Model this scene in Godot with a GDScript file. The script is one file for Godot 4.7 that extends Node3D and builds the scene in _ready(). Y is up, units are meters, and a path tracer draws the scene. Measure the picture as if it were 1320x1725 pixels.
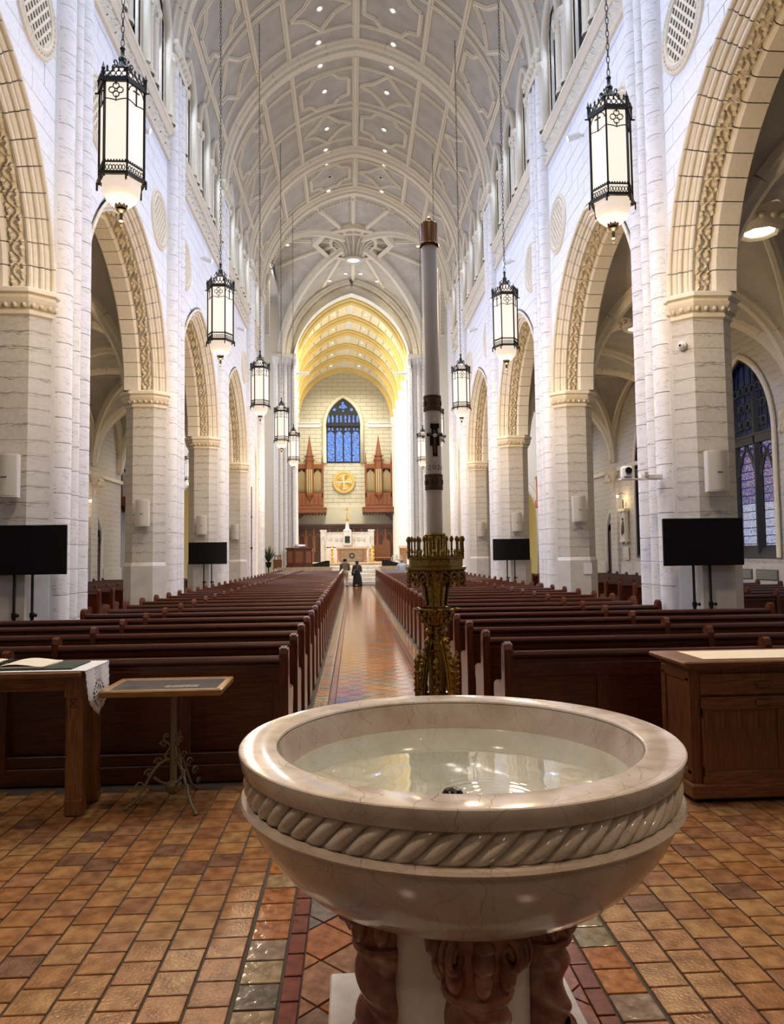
extends Node3D
# A cathedral nave seen over a marble baptismal font.  Metres, y up, the nave runs towards -z.

const C := 0.24        # x of the nave axis
const WX := 4.15       # half width of the nave between the wall faces
const WT := 0.82       # thickness of the nave walls
const Z0 := 4.3        # distance of the first pier
const PITCH := 5.9     # bay length
const NB := 5          # bays
const AW := 9.95       # half width out to the aisle walls
const VS := 12.65      # springing of the nave vault
const VD := 0.643
const VR := 4.793
const AS := 5.05       # springing of the arcade
const AD := 0.491
const AR := 2.94

var M := {}
var used := {}
var rng := RandomNumberGenerator.new()

func V(x: float, y: float, z: float) -> Vector3:
	return Vector3(x, y, -z)

func T(p: Vector3, ry := 0.0) -> Transform3D:
	return Transform3D(Basis(Vector3.UP, ry), p)

# ---------------------------------------------------------------- mesh helpers
func ns(smooth := false) -> SurfaceTool:
	var s := SurfaceTool.new()
	s.begin(Mesh.PRIMITIVE_TRIANGLES)
	s.set_smooth_group(0 if smooth else -1)
	return s

func tri(s: SurfaceTool, a: Vector3, b: Vector3, c: Vector3) -> void:
	s.add_vertex(a); s.add_vertex(c); s.add_vertex(b)

func quad(s: SurfaceTool, a: Vector3, b: Vector3, c: Vector3, d: Vector3) -> void:
	tri(s, a, b, c); tri(s, a, c, d)

func box(s: SurfaceTool, c: Vector3, z: Vector3, b := Basis()) -> void:
	var h := z * 0.5
	var p: Array[Vector3] = []
	for i in 8:
		p.append(c + b * Vector3(h.x if i & 1 else -h.x, h.y if i & 2 else -h.y, h.z if i & 4 else -h.z))
	quad(s, p[4], p[5], p[7], p[6]); quad(s, p[1], p[0], p[2], p[3])
	quad(s, p[5], p[1], p[3], p[7]); quad(s, p[0], p[4], p[6], p[2])
	quad(s, p[6], p[7], p[3], p[2]); quad(s, p[0], p[1], p[5], p[4])

func cbox(s: SurfaceTool, c: Vector3, z: Vector3, ch: float, b := Basis()) -> void:
	var h := z * 0.5
	var g := func(i: int, ax: int) -> Vector3:
		var v := Vector3(h.x if i & 1 else -h.x, h.y if i & 2 else -h.y, h.z if i & 4 else -h.z)
		for k in 3:
			if k != ax:
				v[k] -= signf(v[k]) * ch
		return c + b * v
	var f := [[0, 5, 1, 3, 7], [0, 0, 4, 6, 2], [1, 6, 7, 3, 2], [1, 0, 1, 5, 4], [2, 4, 5, 7, 6], [2, 1, 0, 2, 3]]
	for q in f:
		quad(s, g.call(q[1], q[0]), g.call(q[2], q[0]), g.call(q[3], q[0]), g.call(q[4], q[0]))
	for e in [[0, 1, 1, 2], [2, 3, 1, 2], [4, 5, 1, 2], [6, 7, 1, 2], [0, 2, 0, 2], [1, 3, 0, 2], [4, 6, 0, 2], [5, 7, 0, 2], [0, 4, 0, 1], [1, 5, 0, 1], [2, 6, 0, 1], [3, 7, 0, 1]]:
		quad(s, g.call(e[0], e[2]), g.call(e[1], e[2]), g.call(e[1], e[3]), g.call(e[0], e[3]))
	for i in 8:
		tri(s, g.call(i, 0), g.call(i, 1), g.call(i, 2))

func P2(a: Array) -> PackedVector2Array:
	var r := PackedVector2Array()
	for k in range(0, a.size(), 2):
		r.append(Vector2(a[k], a[k + 1]))
	return r

func ccw(p: PackedVector2Array) -> PackedVector2Array:
	if Geometry2D.is_polygon_clockwise(p):
		p = p.duplicate(); p.reverse()
	return p

# a polygon in local xy pushed from z = d0 to z = d1, then placed by xf
func extr(s: SurfaceTool, poly: PackedVector2Array, d0: float, d1: float, xf := Transform3D(), back := true) -> void:
	var p := ccw(poly)
	if d1 < d0:
		var k := d0; d0 = d1; d1 = k
	var ix := Geometry2D.triangulate_polygon(p)
	for k in range(0, ix.size(), 3):
		var a := p[ix[k]]; var b := p[ix[k + 1]]; var c := p[ix[k + 2]]
		if (b - a).cross(c - a) < 0:
			var t := b; b = c; c = t
		tri(s, xf * Vector3(a.x, a.y, d1), xf * Vector3(b.x, b.y, d1), xf * Vector3(c.x, c.y, d1))
		if back:
			tri(s, xf * Vector3(a.x, a.y, d0), xf * Vector3(c.x, c.y, d0), xf * Vector3(b.x, b.y, d0))
	for k in p.size():
		var a := p[k]; var b := p[(k + 1) % p.size()]
		quad(s, xf * Vector3(a.x, a.y, d0), xf * Vector3(b.x, b.y, d0), xf * Vector3(b.x, b.y, d1), xf * Vector3(a.x, a.y, d1))

# profile: [r, y, r, y, ...] from bottom to top; edges sharper than 40 degrees stay crisp
func lathe(s: SurfaceTool, prof: Array, n: int, xf := Transform3D(), a0 := 0.0, a1 := TAU) -> void:
	var p := P2(prof)
	var g := 1
	for k in p.size() - 1:
		if k > 0 and absf((p[k] - p[k - 1]).angle_to(p[k + 1] - p[k])) > 0.7:
			g += 1
		s.set_smooth_group(g)
		for j in n:
			var t0 := a0 + (a1 - a0) * j / n; var t1 := a0 + (a1 - a0) * (j + 1) / n
			var a := xf * Vector3(p[k].x * cos(t0), p[k].y, p[k].x * sin(t0))
			var b := xf * Vector3(p[k].x * cos(t1), p[k].y, p[k].x * sin(t1))
			var c := xf * Vector3(p[k + 1].x * cos(t1), p[k + 1].y, p[k + 1].x * sin(t1))
			var d := xf * Vector3(p[k + 1].x * cos(t0), p[k + 1].y, p[k + 1].x * sin(t0))
			if p[k].x > 0.0001: tri(s, a, c, b)
			if p[k + 1].x > 0.0001: tri(s, a, d, c)

# prismatic lathe (flat sided): n sides, first flat faces +z
func prism(s: SurfaceTool, prof: Array, n: int, xf := Transform3D()) -> void:
	s.set_smooth_group(-1)
	var p := P2(prof)
	var o := PI / 2 - PI / n
	for k in p.size() - 1:
		for j in n:
			var t0 := o + TAU * j / n; var t1 := o + TAU * (j + 1) / n
			quad(s, xf * Vector3(p[k].x * cos(t0), p[k].y, p[k].x * sin(t0)), xf * Vector3(p[k + 1].x * cos(t0), p[k + 1].y, p[k + 1].x * sin(t0)), xf * Vector3(p[k + 1].x * cos(t1), p[k + 1].y, p[k + 1].x * sin(t1)), xf * Vector3(p[k].x * cos(t1), p[k].y, p[k].x * sin(t1)))

# sweep a closed profile (side, up) along a path whose "up" is given at each point
func sweep(s: SurfaceTool, path: Array, ups: Array, prof: PackedVector2Array, caps := true, closed := true) -> void:
	var rows: Array = []
	var n := path.size()
	for k in n:
		var t: Vector3 = (path[min(k + 1, n - 1)] - path[max(k - 1, 0)]).normalized()
		var u: Vector3 = ups[k % ups.size()]
		var sd := t.cross(u).normalized()
		u = sd.cross(t).normalized()
		var r: Array[Vector3] = []
		for q in prof:
			r.append(path[k] + sd * q.x + u * q.y)
		rows.append(r)
	var m := prof.size()
	for k in n - 1:
		for j in (m if closed else m - 1):
			var j2 := (j + 1) % m
			quad(s, rows[k][j], rows[k][j2], rows[k + 1][j2], rows[k + 1][j])
	if caps and closed:
		for e in [0, n - 1]:
			for j in range(1, m - 1):
				tri(s, rows[e][0], rows[e][j], rows[e][j + 1])

func circ(r: float, n: int) -> PackedVector2Array:
	var p := PackedVector2Array()
	for k in n:
		p.append(Vector2(cos(TAU * k / n), sin(TAU * k / n)) * r)
	return p

func tube(s: SurfaceTool, path: Array, r: float, n := 6, r1 := -1.0) -> void:
	if r1 < 0: r1 = r
	var m := path.size()
	var up := Vector3(0.31, 0.9, 0.17)
	var rows: Array = []
	for k in m:
		var t: Vector3 = (path[min(k + 1, m - 1)] - path[max(k - 1, 0)]).normalized()
		if absf(t.dot(up.normalized())) > 0.95: up = Vector3(0.9, 0.1, 0.4)
		var sd := t.cross(up).normalized()
		up = sd.cross(t).normalized()
		var rr := lerpf(r, r1, float(k) / max(1, m - 1))
		var row: Array[Vector3] = []
		for j in n:
			row.append(path[k] + sd * cos(TAU * j / n) * rr + up * sin(TAU * j / n) * rr)
		rows.append(row)
	for k in m - 1:
		for j in n:
			quad(s, rows[k][j], rows[k][(j + 1) % n], rows[k + 1][(j + 1) % n], rows[k + 1][j])
	for e in [0, m - 1]:
		for j in range(1, n - 1):
			tri(s, rows[e][0], rows[e][j], rows[e][j + 1])

func ball(s: SurfaceTool, c: Vector3, r: Vector3, n := 8, m := 5) -> void:
	var row := func(k: int, j: int) -> Vector3:
		var a := PI * k / m - PI / 2; var b := TAU * j / n
		return c + Vector3(cos(a) * cos(b) * r.x, sin(a) * r.y, cos(a) * sin(b) * r.z)
	for k in m:
		for j in n:
			var a: Vector3 = row.call(k, j); var b: Vector3 = row.call(k, j + 1); var d: Vector3 = row.call(k + 1, j); var e: Vector3 = row.call(k + 1, j + 1)
			if k > 0: tri(s, a, e, b)
			if k < m - 1: tri(s, a, d, e)

func grid(s: SurfaceTool, nu: int, nv: int, f: Callable) -> void:
	var pts: Array[Vector3] = []
	for i in nu + 1:
		for j in nv + 1:
			pts.append(f.call(float(i) / nu, float(j) / nv))
	for i in nu:
		for j in nv:
			var k := i * (nv + 1) + j
			quad(s, pts[k], pts[k + nv + 1], pts[k + nv + 2], pts[k + 1])

func mesh(s: SurfaceTool, m: Material) -> ArrayMesh:
	s.generate_normals()
	s.set_material(m)
	return s.commit()

func put(me: Mesh, called: String, parent: Node, xf := Transform3D()) -> MeshInstance3D:
	var o := MeshInstance3D.new()
	o.mesh = me; o.name = called; o.transform = xf
	parent.add_child(o, true)
	return o

func mk(s: SurfaceTool, called: String, m: Material, parent: Node, xf := Transform3D()) -> MeshInstance3D:
	return put(mesh(s, m), called, parent, xf)

# ---------------------------------------------------------------- scene helpers
func numbered(n: String) -> String:
	if not used.has(n):
		used[n] = 0
		return n
	used[n] += 1
	return "%s_%03d" % [n, used[n]]

func thing(called: String, label: String, category: String, at := Vector3.ZERO, turn := 0.0, group := "") -> Node3D:
	var o := Node3D.new()
	o.name = numbered(called)
	add_child(o)
	o.position = at; o.rotation.y = turn
	o.set_meta("label", label); o.set_meta("category", category)
	if group: o.set_meta("group", group)
	return o

func struct(called: String, label: String, category := "") -> Node3D:
	var o := Node3D.new()
	o.name = numbered(called)
	add_child(o)
	o.set_meta("kind", "structure"); o.set_meta("label", label)
	if category: o.set_meta("category", category)
	return o

func dup(o: Node3D, at: Vector3, turn := 0.0, label := "") -> Node3D:
	var base: String = o.name
	if base.length() > 4 and base[-4] == "_" and base.right(3).is_valid_int(): base = base.left(-4)
	var c: Node3D = o.duplicate()
	c.name = numbered(base)
	add_child(c)
	c.position = at; c.rotation.y = turn
	if label: c.set_meta("label", label)
	return c

func stuff(o: Node) -> void:
	o.set_meta("kind", "stuff")

# ---------------------------------------------------------------- textures
func noise(w: int, h: int, freq: float, sd: int, oct := 4, kind := FastNoiseLite.TYPE_SIMPLEX_SMOOTH) -> PackedByteArray:
	var n := FastNoiseLite.new()
	n.noise_type = kind; n.frequency = freq; n.seed = sd; n.fractal_octaves = oct
	var im := n.get_seamless_image(w, h, false, false, 0.12)
	im.convert(Image.FORMAT_L8)
	return im.get_data()

func ramp(d: PackedByteArray, w: int, h: int, cols: Array) -> Image:
	# cols: [t, Color, t, Color ...]
	var lut := PackedByteArray()
	for k in 256:
		var t := k / 255.0
		var c: Color = cols[1]
		for j in range(0, cols.size() - 2, 2):
			if t >= cols[j]:
				c = (cols[j + 1] as Color).lerp(cols[j + 3], clampf((t - cols[j]) / maxf(cols[j + 2] - cols[j], 0.001), 0, 1))
		lut.append_array([c.r8, c.g8, c.b8])
	var o := PackedByteArray()
	o.resize(w * h * 3)
	for k in w * h:
		var q := d[k] * 3
		o[k * 3] = lut[q]; o[k * 3 + 1] = lut[q + 1]; o[k * 3 + 2] = lut[q + 2]
	return Image.create_from_data(w, h, false, Image.FORMAT_RGB8, o)

func mark(im: Image, x: float, y: float, len_: float, slope: float, thick: float, c: Color, strength: float, wob: float) -> void:
	var w := im.get_width(); var h := im.get_height()
	var ph := rng.randf() * TAU
	for k in int(len_):
		var t := k / len_
		var yy := y + slope * k + sin(t * 9.0 + ph) * wob
		var th := thick * sin(PI * clampf(t * 0.98 + 0.01, 0, 1)) * (0.6 + 0.4 * sin(t * 23 + ph))
		for j in int(maxf(1, ceilf(th))):
			var X := posmod(int(x) + k, w); var Y := posmod(int(yy) + j, h)
			im.set_pixel(X, Y, im.get_pixel(X, Y).lerp(c, strength * minf(1.0, th + 0.2)))

func itex(im: Image) -> ImageTexture:
	im.generate_mipmaps()
	return ImageTexture.create_from_image(im)

func mat(col: Color, rough: float, metal := 0.0, tex: Texture2D = null, sc := 1.0, tri_ := true) -> StandardMaterial3D:
	var m := StandardMaterial3D.new()
	m.albedo_color = col; m.roughness = rough; m.metallic = metal
	if tex:
		m.albedo_texture = tex
		if tri_:
			m.uv1_triplanar = true; m.uv1_world_triplanar = true
		m.uv1_scale = Vector3.ONE * sc
	return m

func bump(m: StandardMaterial3D, d: PackedByteArray, w: int, h: int, k: float) -> void:
	var im := Image.create_from_data(w, h, false, Image.FORMAT_L8, d)
	im.convert(Image.FORMAT_RGBA8)
	im.bump_map_to_normal_map(k)
	im.generate_mipmaps()
	m.normal_enabled = true
	m.normal_texture = ImageTexture.create_from_image(im)

func glow(col: Color, energy: float) -> StandardMaterial3D:
	var m := StandardMaterial3D.new()
	m.albedo_color = Color(col.r * 0.5, col.g * 0.5, col.b * 0.5); m.roughness = 0.4
	m.emission_enabled = true; m.emission = col; m.emission_energy_multiplier = energy
	return m

func c8(h: String) -> Color:
	return Color(h)

func make_materials() -> void:
	rng.seed = 7
	var n1 := noise(512, 512, 0.012, 3)
	var n2 := noise(512, 512, 0.05, 5)
	# plain wall ashlar, faintly pitted
	var im := ramp(n2, 512, 512, [0.0, c8("d9dadc"), 0.45, c8("e2e3e5"), 1.0, c8("e9eaeb")])
	for k in 200: mark(im, rng.randf() * 512, rng.randf() * 512, 6 + rng.randf() * 22, (rng.randf() - 0.5) * 0.3, 1.4, c8("a9a8a6"), 0.5, 1.5)
	M.wall = mat(Color(1, 1, 1), 0.75, 0, itex(im), 0.6)
	M.joint = mat(c8("8f9195"), 0.9)
	M.pier_joint = mat(c8("aaa498"), 0.9)
	# shaft drums: white with grey travertine flecks
	im = ramp(n1, 512, 512, [0.0, c8("dcdbda"), 0.5, c8("e3e2e1"), 1.0, c8("e9e8e7")])
	for k in 105:
		var x := rng.randf() * 512; var y := rng.randf() * 512
		for j in 1 + rng.randi() % 3:
			mark(im, x + rng.randf() * 30, y + rng.randf() * 22, 10 + rng.randf() * 26, 0.1 + rng.randf() * 0.5, 2.6, c8("605d5b"), 0.85, 2.0)
	M.shaft = mat(Color(1, 1, 1), 0.6, 0, itex(im), 0.8)
	# pier stone: dark wavering streaks along the bed
	im = ramp(n2, 512, 512, [0.0, c8("bab5a9"), 0.5, c8("c3beb3"), 1.0, c8("ccc8be")])
	for k in 10:
		for j in 9:
			mark(im, rng.randf() * 512, k * 51.2 + 22 + rng.randf() * 12, 40 + rng.randf() * 150, (rng.randf() - 0.5) * 0.04, 2.6, c8("756f64"), 0.72, 4.0)
		for j in 5:
			mark(im, rng.randf() * 512, k * 51.2 + rng.randf() * 51, 20 + rng.randf() * 60, (rng.randf() - 0.5) * 0.05, 1.6, c8("8d877b"), 0.5, 2.0)
	M.pier = mat(Color(1, 1, 1), 0.7, 0, itex(im), 0.5)
	im = ramp(n1, 512, 512, [0.0, c8("b9b4ab"), 0.5, c8("c8c4bc"), 1.0, c8("d2cec7")])
	M.dado = mat(Color(1, 1, 1), 0.5, 0, itex(im), 0.35)
	im = ramp(n2, 512, 512, [0.0, c8("d6cdb6"), 0.5, c8("ddd5c1"), 1.0, c8("e4ddcb")])
	M.cream = mat(Color(1, 1, 1), 0.7, 0, itex(im), 0.5)
	M.rib = M.cream
	im = ramp(n2, 512, 512, [0.15, c8("d3c8ae"), 0.5, c8("dad0b9"), 0.85, c8("e2dac6")])
	M.carved = mat(Color(1, 1, 1), 0.75, 0, itex(im), 1.2)
	M.mortar = mat(c8("9c9283"), 0.95)
	im = ramp(n1, 512, 512, [0.15, c8("aaa69c"), 0.5, c8("b6b2a8"), 0.85, c8("c1bdb4")])
	# grey acoustic plaster of the vault cells, mottled; the ribs beside it are cream stone
	M.vault = mat(Color(1, 1, 1), 0.85, 0, itex(im), 0.22)
	bump(M.vault, n2, 512, 512, 1.5)
	im = ramp(n2, 512, 512, [0.2, c8("b5a77c"), 0.5, c8("ded5b2"), 0.8, c8("f0ead2")])
	M.apse_ornament = mat(Color(1, 1, 1), 0.7, 0, itex(im), 0.9)
	M.apse_rib = mat(c8("cbb168"), 0.5)
	M.apse_stone = mat(c8("f3f0e4"), 0.7, 0, M.wall.albedo_texture, 0.5)
	M.apse_wall = mat(c8("e8e3ca"), 0.7, 0, M.wall.albedo_texture, 0.5)
	M.chapel = mat(c8("e3cf86"), 0.7)
	# terracotta floor
	M.grout = mat(c8("4b4237"), 0.85)
	var tn := noise(256, 256, 0.02, 21)
	var fine := noise(256, 256, 0.12, 22)
	var tt := itex(ramp(tn, 256, 256, [0.1, c8("b9aea8"), 0.5, c8("e2dbd5"), 0.9, c8("ffffff")]))
	M.tile = []
	for h in ["ae7c4d", "a87647", "b28351", "a2704a", "a97a55", "86634b", "b38857", "9b6e4b"]:
		var m := mat(c8(h), 0.26, 0, tt, 1.7)
		bump(m, fine, 256, 256, 0.6)
		M.tile.append(m)
	M.glazed = []
	for h in ["b87a45", "8f8468", "6f665c", "b07040", "a58e6a", "98846f"]:
		var m := mat(c8(h), 0.13, 0, tt, 3.0)
		bump(m, tn, 256, 256, 0.9)
		M.glazed.append(m)
	M.red_tile = mat(c8("7a3324"), 0.2, 0, tt, 3.0)
	M.diamond = []
	for h in ["a8683f", "9c5f3c", "ad7850", "8f7260", "9c7258", "7f766e"]:
		var m := mat(c8(h), 0.1, 0, tt, 3.0)
		bump(m, tn, 256, 256, 0.35)
		M.diamond.append(m)
	# woods: grain along u, and along v for posts
	var wn := PackedByteArray(); wn.resize(512 * 512)
	var src := noise(512, 512, 0.02, 31, 5)
	for y in 512:
		for x in 512:
			wn[y * 512 + x] = src[((y * 7) % 512) * 512 + (x / 3)]
	var wv := PackedByteArray(); wv.resize(512 * 512)
	for y in 512:
		for x in 512:
			wv[y * 512 + x] = wn[x * 512 + y]
	var wood := func(dark: String, light: String, rough: float, sc: float, vert: bool) -> StandardMaterial3D:
		var m := mat(Color(1, 1, 1), rough, 0, itex(ramp(wv if vert else wn, 512, 512, [0.2, c8(dark), 0.55, c8(dark).lerp(c8(light), 0.6), 0.85, c8(light)])), sc)
		m.clearcoat_enabled = true; m.clearcoat = 0.25; m.clearcoat_roughness = 0.2
		return m
	M.pew = wood.call("3a170a", "642d15", 0.32, 0.9, false)
	M.pew_v = wood.call("431b0b", "723619", 0.28, 0.9, true)
	M.oak = wood.call("5e3519", "8f5a30", 0.42, 1.3, false)
	M.oak_v = wood.call("5a3217", "87532b", 0.42, 1.3, true)
	M.light_oak = wood.call("8a6233", "b98a4e", 0.35, 1.6, false)
	M.table_oak = wood.call("6b4222", "9a6838", 0.38, 1.3, false)
	M.table_oak_v = wood.call("6b4222", "9a6838", 0.38, 1.3, true)
	M.organ = wood.call("63351a", "99592e", 0.4, 0.7, true)
	M.dark_wood = wood.call("2c1309", "4a2412", 0.45, 0.8, true)
	# marbles
	var mn := noise(1024, 1024, 0.006, 41, 5)
	im = ramp(mn, 1024, 1024, [0.1, c8("b9a797"), 0.4, c8("cbbbab"), 0.6, c8("d3c5b7"), 0.9, c8("ded3c8")])
	for k in 46:
		var x := rng.randf() * 1024; var y := rng.randf() * 1024; var dx := rng.randf() * 2 - 1; var dy := 0.4 + rng.randf()
		for j in 260 + rng.randi() % 340:
			dx = clampf(dx + (rng.randf() - 0.5) * 0.35, -1.4, 1.4); dy = clampf(dy + (rng.randf() - 0.5) * 0.2, 0.1, 1.3)
			x += dx; y += dy
			var X := posmod(int(x), 1024); var Y := posmod(int(y), 1024)
			im.set_pixel(X, Y, im.get_pixel(X, Y).lerp(c8("6e4d3c"), 0.7))
			if k % 5 == 0 or rng.randf() < 0.25:
				im.set_pixel(posmod(X + 1, 1024), Y, im.get_pixel(posmod(X + 1, 1024), Y).lerp(c8("7d5d4a"), 0.45))
	M.font = mat(Color(1, 1, 1), 0.12, 0, itex(im), 0.85)
	im = ramp(mn, 1024, 1024, [0.15, c8("6b3a30"), 0.45, c8("8c574a"), 0.6, c8("9b6a5a"), 0.9, c8("b58a78")])
	M.red_marble = mat(Color(1, 1, 1), 0.22, 0, itex(im), 1.6)
	im = ramp(mn, 1024, 1024, [0.1, c8("cfc8bf"), 0.5, c8("dcd6ce"), 0.9, c8("e8e4de")])
	M.white_marble = mat(Color(1, 1, 1), 0.25, 0, itex(im), 0.9)
	M.altar_marble = mat(c8("dfcdb4"), 0.35, 0, M.white_marble.albedo_texture, 0.6)
	M.pink_marble = mat(c8("c58a70"), 0.3)
	# metals, plastics
	M.bronze = mat(c8("2e2a22"), 0.45, 0.8)
	M.brass = mat(c8("b59a5a"), 0.3, 1.0, itex(ramp(n2, 512, 512, [0.2, c8("7d7358"), 0.5, c8("cfc6ae"), 0.85, c8("ffffff")])), 3.0)
	M.copper = mat(c8("7d5633"), 0.25, 1.0)
	M.gold = mat(c8("d8a94a"), 0.3, 1.0)
	M.pipe = mat(c8("b5a57c"), 0.45, 0.35)
	M.gilt = mat(c8("d9bd72"), 0.45, 0.55)
	M.painted_iron = mat(c8("83795c"), 0.5, 0.3)
	M.wax = mat(c8("ece5d6"), 0.4)
	M.wax_white = mat(c8("e9e6e0"), 0.5)
	M.band = mat(c8("7a6a52"), 0.5, 0.3)
	M.band_mark = mat(c8("2e2018"), 0.5)
	M.cross_wood = mat(c8("1d120c"), 0.5)
	M.ink = mat(c8("5a5349"), 0.6)
	M.black = mat(c8("050506"), 0.22)
	M.black_metal = mat(c8("0d0d0e"), 0.5, 0.4)
	M.white_plastic = mat(c8("d4d0c6"), 0.45)
	M.grille = mat(c8("bdb9ad"), 0.6)
	M.camera_white = mat(c8("dedede"), 0.35)
	M.dark_glass = mat(c8("101215"), 0.1)
	M.linen = mat(c8("e4e2de"), 0.9)
	M.paper = mat(c8("e6ddc6"), 0.85)
	M.green_cloth = mat(c8("24352b"), 0.8)
	M.cream_cloth = mat(c8("ecd9b8"), 0.85)
	M.iron_grey = mat(c8("20262e"), 0.5, 0.2)
	M.lead = mat(c8("0e1013"), 0.6)
	M.grille_green = mat(c8("59604f"), 0.6)
	M.hole = mat(c8("2b2a28"), 0.95)  # unlit lenses, and the shade painted behind the roundel lattice
	var wm := StandardMaterial3D.new()
	wm.albedo_color = Color(0.82, 0.87, 0.78, 1.0); wm.roughness = 0.02
	wm.transparency = BaseMaterial3D.TRANSPARENCY_ALPHA
	wm.albedo_color.a = 0.34
	M.water = wm
	# lamps
	M.lamp_glass = glow(c8("fff0de"), 1.0)
	M.lamp_bowl = glow(c8("ffe8d2"), 0.8)
	M.downlight = glow(c8("fff0d8"), 6.0)
	M.uplight = glow(c8("ffdf9c"), 6.0)
	M.flood = glow(c8("e4edff"), 3.0)
	M.oculus = glow(c8("dfe9ff"), 2.2)
	M.window_day = glow(c8("c8dcff"), 1.2)
	# stained glass, lit from outside
	M.glass_blue = stained(["1f4fd6", "2f7ff0", "58a8f5", "173aa8", "a8dcf8", "8a2040", "2a60d8", "2f8aa0"], 1.5, 71, 0.22)
	M.glass_deep = stained(["15207a", "24309c", "3a2a86", "11184e", "8a2038", "c99a3a", "5a86c0", "2a5e6a"], 1.3, 72, 0.42)
	M.glass_dim = stained(["15207a", "24309c", "11184e", "0c1238", "5a86c0", "11184e"], 0.22, 75, 0.5)
	M.glass_pale = stained(["4a74b8", "86a6c8", "c2cfe0", "6a70b4", "a8584a", "e0d6b0", "39508e", "b4c4cc"], 1.15, 73, 0.6)
	M.glass_clear = stained(["6f9cf0", "a8c8ff", "3f70e0", "2448a0", "b89ad8", "48b0c0", "7a68c8", "c8e0ff"], 0.8, 74, 0.55)

func stained(cols: Array, energy: float, sd: int, sc: float) -> StandardMaterial3D:
	var n := FastNoiseLite.new()
	n.noise_type = FastNoiseLite.TYPE_CELLULAR; n.seed = sd; n.frequency = 0.05
	n.cellular_return_type = FastNoiseLite.RETURN_CELL_VALUE
	var e := FastNoiseLite.new()
	e.noise_type = FastNoiseLite.TYPE_CELLULAR; e.seed = sd; e.frequency = 0.05
	e.cellular_return_type = FastNoiseLite.RETURN_DISTANCE2_SUB
	var im := Image.create(256, 256, false, Image.FORMAT_RGB8)
	for y in 256:
		for x in 256:
			var v := (n.get_noise_2d(x, y) + 1.0) * 0.5
			var c := c8(cols[int(v * 97.0) % cols.size()])
			if e.get_noise_2d(x, y) < -0.9: c = c8("08090c")
			im.set_pixel(x, y, c)
	var m := StandardMaterial3D.new()
	var t := itex(im)
	m.albedo_color = c8("30343c"); m.roughness = 0.25
	m.emission_enabled = true; m.emission = Color(1, 1, 1); m.emission_texture = t; m.emission_energy_multiplier = energy
	m.emission_operator = BaseMaterial3D.EMISSION_OP_MULTIPLY
	m.uv1_triplanar = true; m.uv1_world_triplanar = true; m.uv1_scale = Vector3.ONE * sc
	return m

# ================================================================ architecture
func pz(k: int) -> float:
	return Z0 + PITCH * k if k < 5 else 31.0   # the last bay before the crossing is a half one

func NV(s: float, d: float, y: float, z: float) -> Vector3:
	return Vector3(C + s * (WX + d), y, -z)

# local x = along the wall, y = up, z = into the wall
func wall_xf(s: float, z: float, y := 0.0, d := 0.0) -> Transform3D:
	return Transform3D(Basis(Vector3(0, 0, -s), Vector3.UP, Vector3(s, 0, 0)), NV(s, d, y, z))

func arc_pt(r: float, a: float, d: float) -> Vector3:
	return Vector3(r * cos(a), r * sin(a), d)

# one voussoir: profile of (radius, depth) points turned through a small angle about the arc centre
func voussoir(prof: PackedVector2Array, da: float, steps: int, m: Material, smooth := false) -> ArrayMesh:
	var s := ns(smooth)
	var mid := Vector2.ZERO
	for p in prof: mid += p / prof.size()
	for k in steps:
		var a0 := -da / 2 + da * k / steps; var a1 := -da / 2 + da * (k + 1) / steps
		for j in prof.size() - 1:
			quad(s, arc_pt(prof[j].x, a0, prof[j].y), arc_pt(prof[j + 1].x, a0, prof[j + 1].y), arc_pt(prof[j + 1].x, a1, prof[j + 1].y), arc_pt(prof[j].x, a1, prof[j].y))
	return mesh(s, m)

func roll_profile(a: Vector2, b: Vector2, n: int, amp: float) -> PackedVector2Array:
	var p := PackedVector2Array()
	var t := (b - a) / n
	var nn := Vector2(t.y, -t.x).normalized()
	if nn.x > 0: nn = -nn
	for k in n:
		var o := a + t * k
		var w := amp * (1.0 if k % 2 == 0 else 0.6)
		p.append(o)
		p.append(o + t * 0.18 + nn * w * 0.8)
		p.append(o + t * 0.5 + nn * w)
		p.append(o + t * 0.82 + nn * w * 0.8)
	p.append(b)
	return p

func leaf_relief(u: float, v: float) -> float:
	# scrolling stem with leaves, 0..1, tiles along u
	var st := 0.5 + 0.22 * sin(u * TAU)
	var stem := clampf(1.0 - absf(v - st) / 0.07, 0, 1)
	var r := 0.0
	for q in [[0.25, 0.24, 0.2], [0.75, 0.76, 0.2], [0.02, 0.16, 0.13], [0.98, 0.16, 0.13], [0.5, 0.86, 0.13], [0.5, 0.2, 0.11], [0.0, 0.84, 0.12], [1.0, 0.84, 0.12]]:
		var d := Vector2(u - q[0], (v - q[1]))
		var l: float = d.length() / q[2]
		if l < 1.0:
			r = maxf(r, (1.0 - l * l) * (0.7 + 0.3 * cos(d.angle() * 5.0)))
	return clampf(maxf(stem * 0.8, r), 0, 1)

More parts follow.
